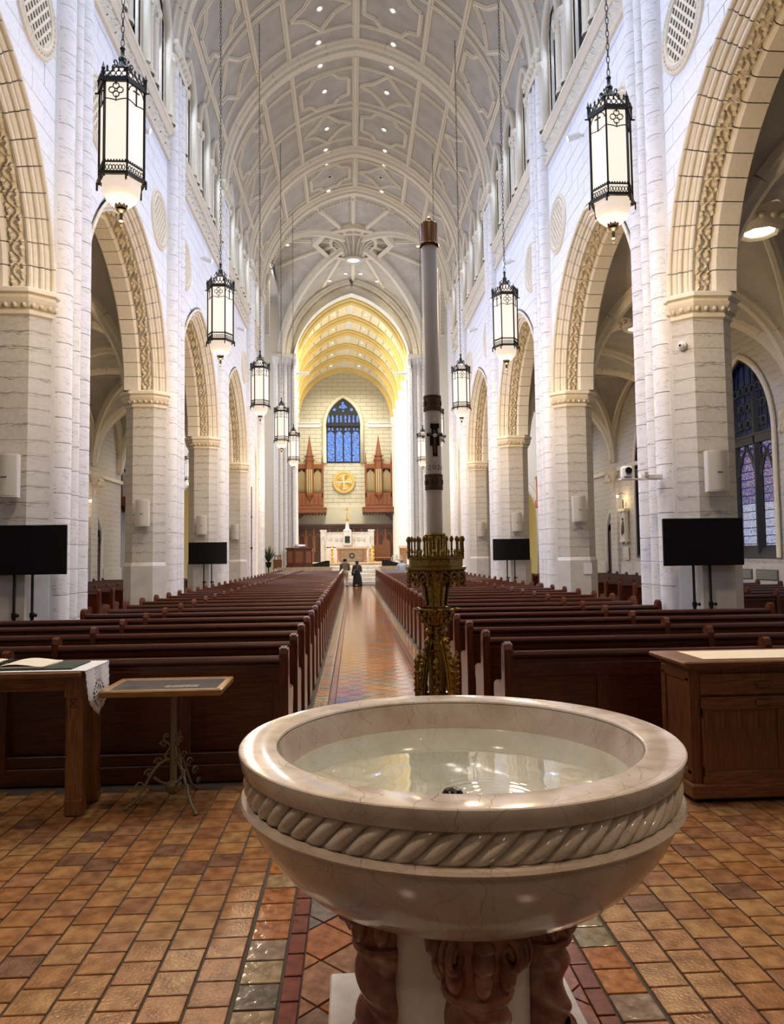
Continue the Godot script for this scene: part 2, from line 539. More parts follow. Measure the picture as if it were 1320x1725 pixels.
func build_floor() -> void:
	var f := struct("floor", "terracotta tiled floor with dark joints and a central run of diagonal tiles", "floor")
	var s := ns()
	box(s, V(C, -0.11, 16.0), Vector3(24, 0.2, 52))
	mk(s, "slab", M.grout, f)
	rng.seed = 11
	# field tiles, half a tile staggered from column to column
	var p := 0.158; var g := 0.011; var e := p - g
	var tm: Array = []
	for k in 8:
		var q := ns()
		cbox(q, Vector3(0, -0.006, 0), Vector3(e, 0.012, e), 0.0022)
		tm.append(mesh(q, M.tile[k]))
	var spots: Array = []
	for side in [-1, 1]:
		for ci in 22:
			var x: float = 0.305 + side * (0.75 + p * (ci + 0.5))
			var off := p * 0.5 * (ci % 2) + 0.03
			var z := 1.5 + off
			while z < 5.2:
				if not (absf(x) > 0.62 * z + 0.25):
					spots.append([Vector2(x - 0.1, z - 0.2).length(), x, z])
				z += p
	spots.sort_custom(func(a, b): return a[0] < b[0])
	var rest: Array = []
	for k in 8: rest.append(ns())
	for k in spots.size():
		var v := rng.randi() % 8
		if rng.randf() < 0.55: v = [0, 1, 2, 6][rng.randi() % 4]
		var xf := Transform3D(Basis.from_euler(Vector3((rng.randf() - 0.5) * 0.008, (rng.randf() - 0.5) * 0.012, (rng.randf() - 0.5) * 0.008)), V(spots[k][1], 0.0005 * rng.randf(), spots[k][2]))
		if k < 300:
			put(tm[v], "tile", f, xf)
		else:
			cbox(rest[v], xf.origin + Vector3(0, -0.006, 0), Vector3(e, 0.012, e), 0.0022, xf.basis)
	var am := ArrayMesh.new()
	for v in 8:
		rest[v].generate_normals(); rest[v].set_material(M.tile[v]); rest[v].commit(am)
	stuff(put(am, "outer_tiles", f))
	# glazed border and red strip on both sides of the diagonal field
	for side in [-1, 1]:
		var gm: Array = []
		for k in 6:
			var q := ns(); cbox(q, Vector3(0, -0.006, 0), Vector3(0.148, 0.012, e), 0.0022); gm.append(mesh(q, M.glazed[k]))
		var q2 := ns(); cbox(q2, Vector3(0, -0.006, 0), Vector3(0.066, 0.012, e), 0.002)
		var rm := mesh(q2, M.red_tile)
		var z := 1.5
		while z < 13.5:
			put(gm[rng.randi() % 6], "glazed_tile", f, Transform3D(Basis(), V(0.305 + side * 0.664, 0, z)))
			put(rm, "red_tile", f, Transform3D(Basis(), V(0.305 + side * 0.546, 0, z + 0.04)))
			z += p
		var s3 := ns(); var s4 := ns()
		while z < 38.0:
			cbox(s3, V(0.305 + side * 0.664, -0.006, z), Vector3(0.148, 0.012, e), 0.0022)
			cbox(s4, V(0.305 + side * 0.546, -0.006, z + 0.04), Vector3(0.066, 0.012, e), 0.002)
			z += p
		stuff(mk(s3, "border_tiles", M.glazed[4], f)); stuff(mk(s4, "red_border_tiles", M.red_tile, f))
	# diagonal tiles of the aisle, cut at the border
	var dg := 0.297
	var hw := 0.506
	var dm: Array = []
	for k in 6:
		var q := ns(); cbox(q, Vector3(0, -0.006, 0), Vector3(0.2, 0.012, 0.2), 0.0022, Basis(Vector3.UP, PI / 4)); dm.append(mesh(q, M.diamond[k]))
	var n := 0
	var far: Array = []
	for k in 6: far.append(ns())
	var lim := P2([-hw, -3, hw, -3, hw, 3, -hw, 3])
	var z2 := 1.5
	var row := 0
	while z2 < 38.2:
		for c in range(-2, 3):
			var x := (c + (0.5 if row % 2 else 0.0)) * dg
			if absf(x) - dg / 2 > hw - 0.01: continue
			var v := rng.randi() % 6
			var r := 0.2 / sqrt(2.0)
			var whole := absf(x) + r < hw
			n += 1
			var base := V(0.305 + x, 0, z2)
			if whole and n < 300:
				put(dm[v], "diamond_tile", f, Transform3D(Basis(), base))
			else:
				var po := P2([x - r, 0, x, -r, x + r, 0, x, r])
				for w in Geometry2D.intersect_polygons(po, lim):
					if n < 300:
						var q := ns()
						extr(q, w, -0.012, 0.0, Transform3D(Basis(Vector3.RIGHT, -PI / 2), V(0.305, 0, z2)), false)
						mk(q, "cut_tile", M.diamond[v], f)
					else:
						extr(far[v], w, -0.012, 0.0, Transform3D(Basis(Vector3.RIGHT, -PI / 2), V(0.305, 0, z2)), false)
		z2 += dg / 2
		row += 1
	am = ArrayMesh.new()
	for v in 6:
		far[v].generate_normals(); far[v].set_material(M.diamond[v]); far[v].commit(am)
	stuff(put(am, "aisle_tiles", f))

func oct_poly() -> PackedVector2Array:
	return P2([0, 0.5, 0.2, 0.7, 0.62, 0.7, 0.82, 0.5, 0.82, -0.5, 0.62, -0.7, 0.2, -0.7, 0, -0.5])

# polygon (depth, along) stacked at heights with outward offsets
func loft(s: SurfaceTool, poly: PackedVector2Array, ctr: Vector2, lv: Array, sd: float) -> void:
	var n := poly.size()
	var at := func(k: int, o: float, y: float) -> Vector3:
		var q := poly[k % n]
		var dir := (q - ctr).normalized()
		q += dir * o
		return Vector3(sd * q.x, y, -sd * q.y)
	for j in range(0, lv.size() - 2, 2):
		for k in n:
			quad(s, at.call(k, lv[j], lv[j + 1]), at.call(k + 1, lv[j], lv[j + 1]), at.call(k + 1, lv[j + 2], lv[j + 3]), at.call(k, lv[j + 2], lv[j + 3]))

func build_piers() -> void:
	var po := oct_poly()
	var ctr := Vector2(0.41, 0)
	var meshes := {}
	for sd in [-1.0, 1.0]:
		var s := ns()
		loft(s, po, ctr, [0.035, 0, 0.035, 1.42, 0.0, 1.5], sd)
		var m := {"dado": mesh(s, M.dado)}
		s = ns(); loft(s, po, ctr, [-0.012, 1.4, -0.012, 5.0], sd); m.core = mesh(s, M.pier_joint)
		s = ns(); loft(s, po, ctr, [-0.012, 0.0, 0.0, 0.004, 0.0, 0.199, -0.012, 0.203], sd); m.course = mesh(s, M.pier)
		s = ns(); loft(s, po, ctr, [0.0, 4.70, 0.035, 4.72, 0.035, 4.76, 0.015, 4.78, 0.06, 4.80, 0.11, 4.86, 0.13, 4.90, 0.10, 4.92, 0.10, 4.95, 0.16, 4.97, 0.16, 5.02, 0.1, 5.05, -0.3, 5.05], sd); m.capital = mesh(s, M.cream)
		s = ns(true)
		for k in po.size():
			var a := po[k]; var b := po[(k + 1) % po.size()]
			var cnt := int((b - a).length() / 0.085)
			for j in cnt:
				var q := a.lerp(b, (j + 0.5) / cnt)
				q += (q - ctr).normalized() * 0.075
				ball(s, Vector3(sd * q.x, 4.83, -sd * q.y), Vector3(0.035, 0.045, 0.035), 5, 4)
		m.leaves = mesh(s, M.carved)
		meshes[sd] = m
	var drum := {}
	for r in [0.155, 0.075]:
		var s := ns(true)
		lathe(s, [r - 0.01, 0.0, r, 0.006, r, 0.322, r - 0.01, 0.328], 10, Transform3D(), -0.35, PI + 0.35)
		drum[r] = mesh(s, M.shaft)
	var capm: ArrayMesh
	if true:
		var s := ns()
		var rect := P2([-0.2, -0.5, 0.05, -0.5, 0.05, 0.5, -0.2, 0.5])
		loft(s, rect, Vector2(0, 0), [-0.02, 12.3, 0.03, 12.33, 0.03, 12.37, 0.0, 12.4, 0.1, 12.55, 0.13, 12.6, 0.1, 12.62, 0.17, 12.66, 0.17, 12.74, 0.05, 12.76], 1.0)
		for k in 12:
			ball(s, Vector3(-0.24, 12.5 + 0.05 * (k % 2), -0.5 + k / 11.0), Vector3(0.05, 0.07, 0.045), 5, 4)
		capm = mesh(s, M.cream)
	for sd in [-1.0, 1.0]:
		for k in NB + 1:
			var p := struct("pier", "white stone nave pier with triple round shafts, %s" % ["beside the font", "with the larger television screens", "second along the nave", "third along the nave", "fourth along the nave", "at the crossing"][k], "pier")
			p.position = NV(sd, 0, 0, pz(k))
			var m: Dictionary = meshes[sd]
			put(m.dado, "dado", p); put(m.core, "core", p)
			for j in 16:
				put(m.course, "stone_course", p, Transform3D(Basis(), Vector3(0, 1.5 + j * 0.2, 0)))
			put(m.capital, "capital", p); put(m.leaves, "carved_leaves", p)
			var s := ns(); box(s, Vector3(sd * 0.0, 6.2, 0), Vector3(0.1, 12.4, 0.98)); mk(s, "pilaster", M.wall, p)
			var b := Basis(Vector3.UP, PI / 2 * sd + PI)   # drums bulge towards the nave
			for j in 37:
				for q in [[0.155, -0.33, 0.045], [0.075, 0.0, 0.11], [0.155, 0.33, 0.045]]:
					put(drum[q[0]], "shaft_drum", p, Transform3D(b, Vector3(-sd * q[2], 0.12 + j * 0.331, q[1])))
			s = ns(true)
			for q in [-0.33, 0.33]:
				lathe(s, [0.24, 0, 0.24, 0.06, 0.21, 0.08, 0.21, 0.1, 0.18, 0.125], 14, Transform3D(Basis(), Vector3(-sd * 0.045, 0, q)))
			mk(s, "base", M.dado, p)
			put(capm, "shaft_capital", p, Transform3D(Basis(Vector3.UP, 0.0 if sd > 0 else PI), Vector3.ZERO))

func build_nave_walls() -> void:
	rng.seed = 23
	var tmax := acos(AD / AR)
	var NVO := 13
	var da := tmax / NVO
	var gap := 0.0046
	var outer := voussoir(roll_profile(Vector2(2.985, -0.03), Vector2(2.735, 0.235), 5, 0.05), da - gap, 2, M.cream)
	var soffit := voussoir(P2([2.75, 0.45, 2.70, 0.46, 2.66, 0.50, 2.66, 0.78, 2.75, 0.83]), da - gap, 2, M.cream)
	var s := ns(true)
	var nda := da - gap * 0.3
	grid(s, 22, 16, func(u, v): return arc_pt(2.762 - 0.1 * leaf_relief(u, v), -nda / 2 + nda * u, 0.235 + 0.22 * v))
	var carved := mesh(s, M.carved)
	s = ns()
	for h in [-1, 1]:
		for k in 16:
			for q in [[2.99, 0.0, 2.77, 0.235], [2.77, 0.235, 2.77, 0.82]]:
				var c: Array = []
				for t in [k, k + 1]:
					var a: float = tmax * t / 16.0
					for w in [[q[0], q[1]], [q[2], q[3]]]:
						c.append(Vector3(h * (w[0] * cos(a) - AD), AS + w[0] * sin(a), w[1]))
				quad(s, c[0], c[1], c[3], c[2])
	var ring := mesh(s, M.mortar)
	# roundel: moulded ring, lattice and flat disc, painted dark for the shade behind
	var s2 := ns(true)
	lathe(s2, [0.44, -0.01, 0.45, -0.035, 0.48, -0.05, 0.51, -0.04, 0.53, -0.02, 0.56, -0.045, 0.59, -0.035, 0.605, 0.0], 36)
	for k in 40: ball(s2, Vector3(0.53 * cos(TAU * k / 40), -0.03, 0.53 * sin(TAU * k / 40)), Vector3(0.028, 0.02, 0.028), 5, 4)
	var rd_ring := mesh(s2, M.carved)
	s2 = ns()
	for dirn in [-1, 1]:
		for k in range(-4, 5):
			var o := k * 0.105
			var hl := sqrt(maxf(0, 0.44 * 0.44 - o * o))
			if hl > 0.05:
				box(s2, Basis(Vector3.UP, dirn * 0.7) * Vector3(o, -0.018, 0), Vector3(0.036, 0.014, hl * 2), Basis(Vector3.UP, dirn * 0.7))
	var rd_lat := mesh(s2, M.cream)
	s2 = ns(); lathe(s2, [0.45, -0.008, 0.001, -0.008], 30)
	var rd_shade := mesh(s2, M.hole)  # flat disc coloured dark in place of a shaded void
	s2 = ns(); lathe(s2, [0.45, -0.008, 0.001, -0.008], 30)
	var rd_shade2 := mesh(s2, M.carved)
	# carved panel of the frieze
	s2 = ns(true)
	grid(s2, 12, 12, func(u, v): return Vector3((u - 0.5) * 0.40, (v - 0.5) * 0.36, -0.01 - 0.11 * leaf_relief(u, v)))
	var fr_panel := mesh(s2, M.carved)
	# lancet window of the clerestory
	var lan := lancet(0.40, 1.65, 0.8, 8)
	s2 = ns(); box(s2, Vector3(0, 0.82, 0.33), Vector3(0.79, 1.64, 0.02)); extr(s2, lancet_head(0.395, 1.65, 0.79, 8), 0.32, 0.34)
	var la_glass := mesh(s2, M.glass_clear)
	s2 = ns(true)
	sweep(s2, lan.map(func(p): return Vector3(p.x, p.y, 0.2)), [Vector3(0, 0, 1)], P2([-0.02, -0.17, 0.05, -0.17, 0.05, 0.2, -0.02, 0.2]))
	var la_rev := mesh(s2, M.cream)
	s2 = ns()
	for y in 6: box(s2, Vector3(0, 0.27 * (y + 1), 0.30), Vector3(0.8, 0.03, 0.04))
	for x in [-0.375, 0.375]: box(s2, Vector3(x, 0.85, 0.2), Vector3(0.05, 1.75, 0.24))
	box(s2, Vector3(0, 0.85, 0.29), Vector3(0.04, 2.6, 0.05))
	var la_bars := mesh(s2, M.iron_grey)
	# colonnette between the lancets
	s2 = ns(true)
	lathe(s2, [0.12, 0, 0.12, 0.08, 0.085, 0.12, 0.085, 1.2, 0.11, 1.24, 0.085, 1.27, 0.10, 1.32, 0.17, 1.46, 0.17, 1.52, 0.08, 1.54], 10)
	for k in 7: ball(s2, Vector3(0.13 * cos(TAU * k / 7), 1.4, 0.13 * sin(TAU * k / 7)), Vector3(0.04, 0.06, 0.04), 5, 4)
	var colo := mesh(s2, M.cream)
	# hood over a lancet
	s2 = ns(true)
	var hood := lancet(0.56, 1.6, 0.95, 8)
	sweep(s2, hood.map(func(p): return Vector3(p.x, p.y, -0.08)), [Vector3(0, 0, -1)], P2([-0.07, -0.08, -0.07, 0.03, -0.03, 0.07, 0.03, 0.07, 0.07, 0.03, 0.07, -0.08]))
	var hoodm := mesh(s2, M.rib)
	for sd in [-1.0, 1.0]:
		var w := struct("wall_left" if sd < 0 else "wall_right", "white ashlar nave wall with cream moulded arches, on the side of the %s" % ("book table" if sd < 0 else "oak cabinet"), "wall")
		var back := ns(); var upper := ns()
		var blocks: Array = []
		for b in NB:
			var zc := (pz(b) + pz(b + 1)) / 2
			var W := pz(b + 1) - pz(b)
			var half := b == 4
			var xf := wall_xf(sd, zc)
			# arch rings
			for h in ([] if half else [-1, 1]):
				for j in NVO:
					var a := (j + 0.5) * da
					if h > 0: a = a
					else: a = PI - a
					var loc := xf * Transform3D(Basis(Vector3(0, 0, 1), a), Vector3(-h * AD, AS, 0))
					put(outer, "arch_voussoir", w, loc); put(carved, "carved_voussoir", w, loc); put(soffit, "soffit_voussoir", w, loc)
			if not half: put(ring, "arch_core", w, xf)
			else:
				var bl := ns(true)
				sweep(bl, lancet(0.5, 5.0, 1.3, 8).map(func(p): return xf * Vector3(p.x, p.y, 0.0)), [Vector3(-sd, 0, 0)], P2([-0.14, -0.02, -0.14, 0.04, -0.06, 0.09, 0.05, 0.05, 0.1, -0.02])); mk(bl, "blind_arch", M.cream, w)
				bl = ns(); extr(bl, PackedVector2Array(lancet(0.45, 5.0, 1.25, 8)), -0.008, 0.02, xf); mk(bl, "blind_panel", M.pier, w)
			# core of the wall: strips above the arch, both faces
			var n := 40
			for k in n:
				var u0 := -W / 2 + W * k / n; var u1 := -W / 2 + W * (k + 1) / n
				var y0 := 0.0 if half else ext_y(u0); var y1 := 0.0 if half else ext_y(u1)
				for d in [0.012, WT]:
					quad(back, xf * Vector3(u0, y0, d), xf * Vector3(u1, y1, d), xf * Vector3(u1, 10.15, d), xf * Vector3(u0, 10.15, d))
			# upper wall with three lancets
			var lans: Array = [0.0] if half else [-1.7, 0.0, 1.7]
			var n2 := 118
			for k in n2:
				var u0 := -W / 2 + W * k / n2; var u1 := -W / 2 + W * (k + 1) / n2
				var um := (u0 + u1) / 2
				var segs := [[10.7, 14.3]]
				for c in lans:
					var q: float = absf(um - c)
					if q < 0.4:
						var top := 11.1 + 1.65 + lancet_y(q, 0.4, 0.8)
						segs = [[10.7, 11.1], [top, 14.3]]
				for g in segs:
					quad(upper, xf * Vector3(u0, g[0], 0.0), xf * Vector3(u1, g[0], 0.0), xf * Vector3(u1, g[1], 0.0), xf * Vector3(u0, g[1], 0.0))
			box(back, xf * Vector3(0, 12.2, 0.55), Vector3(0.3, 4.3, W))
			for c in lans:
				var wx := xf * Transform3D(Basis(), Vector3(c, 11.1, 0))
				put(la_rev, "window_reveal", w, wx)
				var gl := put(la_glass, "window_pane", w, wx); gl.set_meta("label", "blue-white leaded clerestory glass")
				put(la_bars, "window_bars", w, wx)
				put(hoodm, "window_hood", w, xf * Transform3D(Basis(), Vector3(c, 11.0, 0)))
			for c in ([-0.8, 0.8] if half else [-2.35, -1.02, -0.68, 0.68, 1.02, 2.35]):
				put(colo, "colonnette", w, xf * Transform3D(Basis(), Vector3(c, 10.85, -0.08)))
			# frieze
			var fl := W - 1.0
			var fn := int(fl / 0.405)
			for q in [["string_course", 10.12, [0, 0, -0.06, 0.0, -0.10, 0.04, -0.06, 0.07, 0, 0.08]], ["cornice", 10.66, [0, 0, -0.05, 0.0, -0.12, 0.06, -0.16, 0.08, -0.16, 0.13, -0.10, 0.17, 0, 0.19]]]:
				var fs := ns()
				var po := P2(q[2])
				var pts := [xf * Vector3(-fl / 2, q[1], 0), xf * Vector3(fl / 2, q[1], 0)]
				for j in po.size() - 1:
					quad(fs, pts[0] + Vector3(sd * po[j].x, po[j].y, 0), pts[1] + Vector3(sd * po[j].x, po[j].y, 0), pts[1] + Vector3(sd * po[j + 1].x, po[j + 1].y, 0), pts[0] + Vector3(sd * po[j + 1].x, po[j + 1].y, 0))
				mk(fs, q[0], M.cream, w)
			var bs := ns()
			quad(bs, xf * Vector3(-fl / 2, 10.15, -0.005), xf * Vector3(fl / 2, 10.15, -0.005), xf * Vector3(fl / 2, 10.75, -0.005), xf * Vector3(-fl / 2, 10.75, -0.005))
			mk(bs, "frieze_ground", M.cream, w)
			for k in fn:
				put(fr_panel, "frieze_panel", w, xf * Transform3D(Basis(), Vector3(-fl / 2 + (k + 0.5) * fl / fn, 10.42, 0)))
			# roundels
			for c in ([] if half else [-1.8, 1.8]):
				var rx := xf * Transform3D(Basis(Vector3.RIGHT, PI / 2), Vector3(c, 8.5, 0))
				var rr := put(rd_ring, "roundel", w, rx)
				rr.set_meta("label", "round stone grille with carved rim")
				put(rd_lat, "lattice", rr); put(rd_shade if b == 0 else rd_shade2, "backing_disc", rr)
			# ashlar blocks, cut round the arch and the roundels
			var cut := PackedVector2Array()
			if half:
				cut = PackedVector2Array(lancet(0.6, 5.0, 1.4, 8)); cut[0].y = -1.0; cut[-1].y = -1.0
			else:
				for k in 25: cut.append(Vector2(-2.5 + 5.0 * k / 24.0, ext_y(-2.5 + 5.0 * k / 24.0) + 0.05))
				cut.append(Vector2(2.5, 4.0)); cut.append(Vector2(-2.5, 4.0))
			var ue := W / 2 - 0.48
			var c1 := PackedVector2Array(); var c2 := PackedVector2Array()
			for q in circ(0.6, 24):
				c1.append(q + Vector2(-1.8, 8.5)); c2.append(q + Vector2(1.8, 8.5))
			var row := 0
			var y := 5.06 - (0.29 * 17 if half else 0.0)
			while y < 10.1:
				var hh := minf(0.29, 10.12 - y)
				var u := -ue - (0.36 if row % 2 else 0.0)
				while u < ue:
					var a := maxf(u + 0.005, -ue); var e := minf(u + 0.715, ue)
					if e - a > 0.05:
						var pcs: Array = [P2([a, y + 0.005, e, y + 0.005, e, y + hh - 0.005, a, y + hh - 0.005])]
						for ct in ([cut] if half else [cut, c1, c2]):
							var nx: Array = []
							for pc in pcs:
								for r in Geometry2D.clip_polygons(pc, ct):
									if not Geometry2D.is_polygon_clockwise(r): nx.append(r)
							pcs = nx
						for pc in pcs:
							var ar := 0.0
							for k in pc.size(): ar += pc[k].cross(pc[(k + 1) % pc.size()])
							if absf(ar) > 0.012: blocks.append([zc, pc, xf])
					u += 0.72
				y += 0.29; row += 1
		mk(back, "wall_core", M.joint, w); mk(upper, "clerestory_wall", M.cream, w)
		var rest := ns()
		var share := {}
		for k in blocks.size():
			var xf: Transform3D = blocks[k][2]
			if k < 300:
				var q := ns()
				extr(q, blocks[k][1], -0.004 * rng.randf(), 0.02, xf)
				mk(q, "stone_block", M.wall, w)
			else:
				extr(rest, blocks[k][1], 0.0, 0.02, xf)
		stuff(mk(rest, "far_stone_blocks", M.wall, w))

func ext_y(u: float) -> float:
	var q := absf(u) + AD
	return AS + sqrt(maxf(0.0, 2.985 * 2.985 - q * q)) if q < 2.985 else AS

func lancet_y(q: float, a: float, rise: float) -> float:
	var d := (rise * rise - a * a) / (2 * a)
	var r := a + d
	return sqrt(maxf(0.0, r * r - (q + d) * (q + d)))

# outline of a pointed opening: up one side, over the head, down the other
func lancet(a: float, h: float, rise: float, n: int) -> Array:
	var p: Array = [Vector2(-a, 0)]
	for k in n + 1: p.append(Vector2(-a * cos(PI / 2 * k / n), h + lancet_y(a * cos(PI / 2 * k / n), a, rise)))
	for k in range(n - 1, -1, -1): p.append(Vector2(a * cos(PI / 2 * k / n), h + lancet_y(a * cos(PI / 2 * k / n), a, rise)))
	p.append(Vector2(a, 0))
	return p

func lancet_head(a: float, h: float, rise: float, n: int) -> PackedVector2Array:
	var p := PackedVector2Array(lancet(a, h, rise, n))
	p.remove_at(p.size() - 1); p.remove_at(0)
	return p

# ---------------------------------------------------------------- vaults
func vp(h: int, a: float, z: float, off := 0.0) -> Vector3:
	return Vector3(C + h * ((VR - off) * cos(a) - VD), VS + (VR - off) * sin(a), -z)

func vn(h: int, a: float) -> Vector3:
	return Vector3(-h * cos(a), -sin(a), 0)

func vrib(uvs: Array, w: float, hh: float, called: String, par: Node, m: Material) -> void:
	# uvs: list of [half, angle, z]; subdivided path lying on the vault
	var path: Array = []; var ups: Array = []
	for k in uvs.size() - 1:
		var a: Array = uvs[k]; var b: Array = uvs[k + 1]
		var n := int(maxf(1, ceilf(absf(b[1] - a[1]) / 0.09)))
		for j in n + (1 if k == uvs.size() - 2 else 0):
			var t := float(j) / n
			path.append(vp(a[0], lerpf(a[1], b[1], t), lerpf(a[2], b[2], t))); ups.append(vn(a[0], lerpf(a[1], b[1], t)))
	var s := ns()
	var up2: Array = ups
	sweep(s, path, up2, P2([-w / 2, -0.02, -w / 2, hh * 0.45, -w * 0.28, hh * 0.6, -w * 0.2, hh, w * 0.2, hh, w * 0.28, hh * 0.6, w / 2, hh * 0.45, w / 2, -0.02]))
	mk(s, called, m, par)

func build_vault() -> void:
	var v := struct("ceiling", "grey barrel vault with cream ribs in octagons and diamonds", "ceiling")
	var am := acos(VD / VR)
	var s := ns(true)
	var zs := -6.0; var ze := pz(NB)
	for h in [-1, 1]:
		s.set_smooth_group(1 if h < 0 else 2)
		grid(s, 24, 2, func(a, b): return vp(h, lerpf(0.12, am, a), lerpf(zs, ze, b), -0.01))
	mk(s, "web", M.vault, v)
	s = ns()
	for h in [-1, 1]: # outer shell over the web
		grid(s, 10, 1, func(a, b): return vp(h, lerpf(0.0, am, a), lerpf(zs, ze, b), -0.3))
	mk(s, "outer_shell", M.vault, v)
	var d2r := PI / 180.0
	# major transverse ribs cut into voussoirs
	var nv := 7
	for k in range(1, NB + 1):
		var z := pz(k)
		for h in [-1, 1]:
			for j in nv:
				var a0 := lerpf(0.03, am, float(j) / nv) + 0.0012; var a1 := lerpf(0.03, am, float(j + 1) / nv) - 0.0012
				var path: Array = []; var ups: Array = []
				for q in 4:
					var a := lerpf(a0, a1, q / 3.0)
					path.append(vp(h, a, z)); ups.append(vn(h, a))
				var q2 := ns()
				sweep(q2, path, ups, P2([-0.42, -0.02, -0.42, 0.05, -0.36, 0.09, -0.30, 0.05, -0.26, 0.12, -0.18, 0.16, -0.14, 0.13, -0.12, 0.22, 0.12, 0.22, 0.14, 0.13, 0.18, 0.16, 0.26, 0.12, 0.30, 0.05, 0.36, 0.09, 0.42, 0.05, 0.42, -0.02]))
				mk(q2, "rib_voussoir", M.rib, v)
	# carved fillet on the arch at the crossing
	s = ns(true)
	for h in [-1, 1]:
		for k in 40:
			var a := lerpf(0.1, am, k / 40.0)
			ball(s, vp(h, a, pz(NB) + 0.3, 0.3), Vector3(0.07, 0.07, 0.05), 5, 4)
	mk(s, "carved_fillet", M.carved, v)
	# thin ribs and figures
	var L1 := 56 * d2r; var L2 := 42 * d2r; var L3 := 17 * d2r
	for b in NB:
		var zc := (pz(b) + pz(b + 1)) / 2
		var half := b == 4
		var z0 := pz(b) + 0.4; var z1 := pz(b + 1) - 0.4
		vrib([[1, am, z0], [1, am, z1]], 0.22, 0.09, "ridge_rib", v, M.rib)
		for h in [-1, 1]:
			for a in [L1, L2, L3]:
				vrib([[h, a, z0], [h, a, z1]], 0.17, 0.08, "long_rib", v, M.rib)
			for zo in ([-0.92, 0.92] if half else [-2.0, -0.16, 0.16, 2.0]):
				vrib([[h, 0.2, zc + zo], [h, am - 0.02, zc + zo]], 0.11, 0.06, "cross_rib", v, M.rib)
			for row in (1 if half else 2):
				var zz: float = zc + (0.0 if half else -1.08 if row == 0 else 1.08)
				for col in [[L1, am, 0.86], [L3, L2, 0.86]]:
					var ac: float = (col[0] + col[1]) / 2; var ah: float = (col[1] - col[0]) / 2 - 0.035
					var octa: bool = (row == 0) == (h < 0)
					var fig: Array
					if octa: fig = [[0.35, 0.98], [0.55, 0.62], [0.92, 0.5], [0.92, -0.5], [0.55, -0.62], [0.35, -0.98], [-0.35, -0.98], [-0.55, -0.62], [-0.92, -0.5], [-0.92, 0.5], [-0.55, 0.62], [-0.35, 0.98]]
					else: fig = [[0, 1], [0.5, 0.3], [1, 0], [0.5, -0.3], [0, -1], [-0.5, -0.3], [-1, 0], [-0.5, 0.3]]
					for k in fig.size():
						var p: Array = fig[k]; var q: Array = fig[(k + 1) % fig.size()]
						vrib([[h, ac + ah * p[0], zz + col[2] * p[1]], [h, ac + ah * q[0], zz + col[2] * q[1]]], 0.13, 0.075, "figure_rib", v, M.rib)
	# recessed downlights
	s = ns(true)
	lathe(s, [0.062, 0.0, 0.09, -0.02, 0.12, -0.018, 0.13, 0.03], 16)
	var trim := mesh(s, M.white_plastic)
	s = ns(true); lathe(s, [0.001, -0.012, 0.064, -0.012], 14)
	var disc := mesh(s, M.downlight)
	s = ns(true); lathe(s, [0.001, -0.01, 0.064, -0.01], 14)
	var dark := mesh(s, M.hole)
	for b in range(0, NB):
		var zc := (pz(b) + pz(b + 1)) / 2
		for h in [-1, 1]:
			for q in ([[-1.08, 1.19], [1.08, 1.19], [0.0, 1.21]] if b == 4 else [[-2.42, 1.19], [2.42, 1.19], [-1.08, 1.21], [1.08, 1.21]]):
				var out: bool = b == 4 and q[0] == 0.0
				var t := thing("recessed_downlight", "unlit round recessed downlight in the vault before the crossing" if out else "small lit round downlight recessed in the ribbed vault", "downlight", vp(h, q[1], zc + q[0], 0.01), 0.0, "" if out else "downlights in the nave vault")
				if out: t.set_meta("group", "unlit downlights")
				var o := Node3D.new()
				var nrm := vn(h, q[1])
				var bs := Basis(Vector3(0, 0, 1).cross(-nrm) * -1.0, -nrm, Vector3(0, 0, 1)).orthonormalized()
				put(trim, "trim_ring", t, Transform3D(bs, Vector3.ZERO))
				put(dark if out else disc, "lens", t, Transform3D(bs, Vector3.ZERO))
				o.free()
				if not out:
					var l := SpotLight3D.new()
					l.name = "beam"
					l.light_color = c8("fff4e4"); l.light_energy = E_DOWN
					l.spot_range = 40; l.spot_attenuation = 2; l.spot_angle = 40; l.light_size = 0.08; l.shadow_enabled = true
					t.add_child(l)
					l.position = Vector3(0, -0.06, 0)
					l.rotation.x = -PI / 2

func aisle_h(u: float, v: float) -> float:
	# u, v in -1..1 : across and along the bay
	var a := 2.49; var dd := 0.386; var R := 2.876
	var f := sqrt(maxf(0.0, R * R - pow(absf(u) * a + dd, 2))) / 2.85 * 2.85
	var g := 2.85 * sqrt(maxf(0.0, 1 - v * v))
	return maxf(f, g)

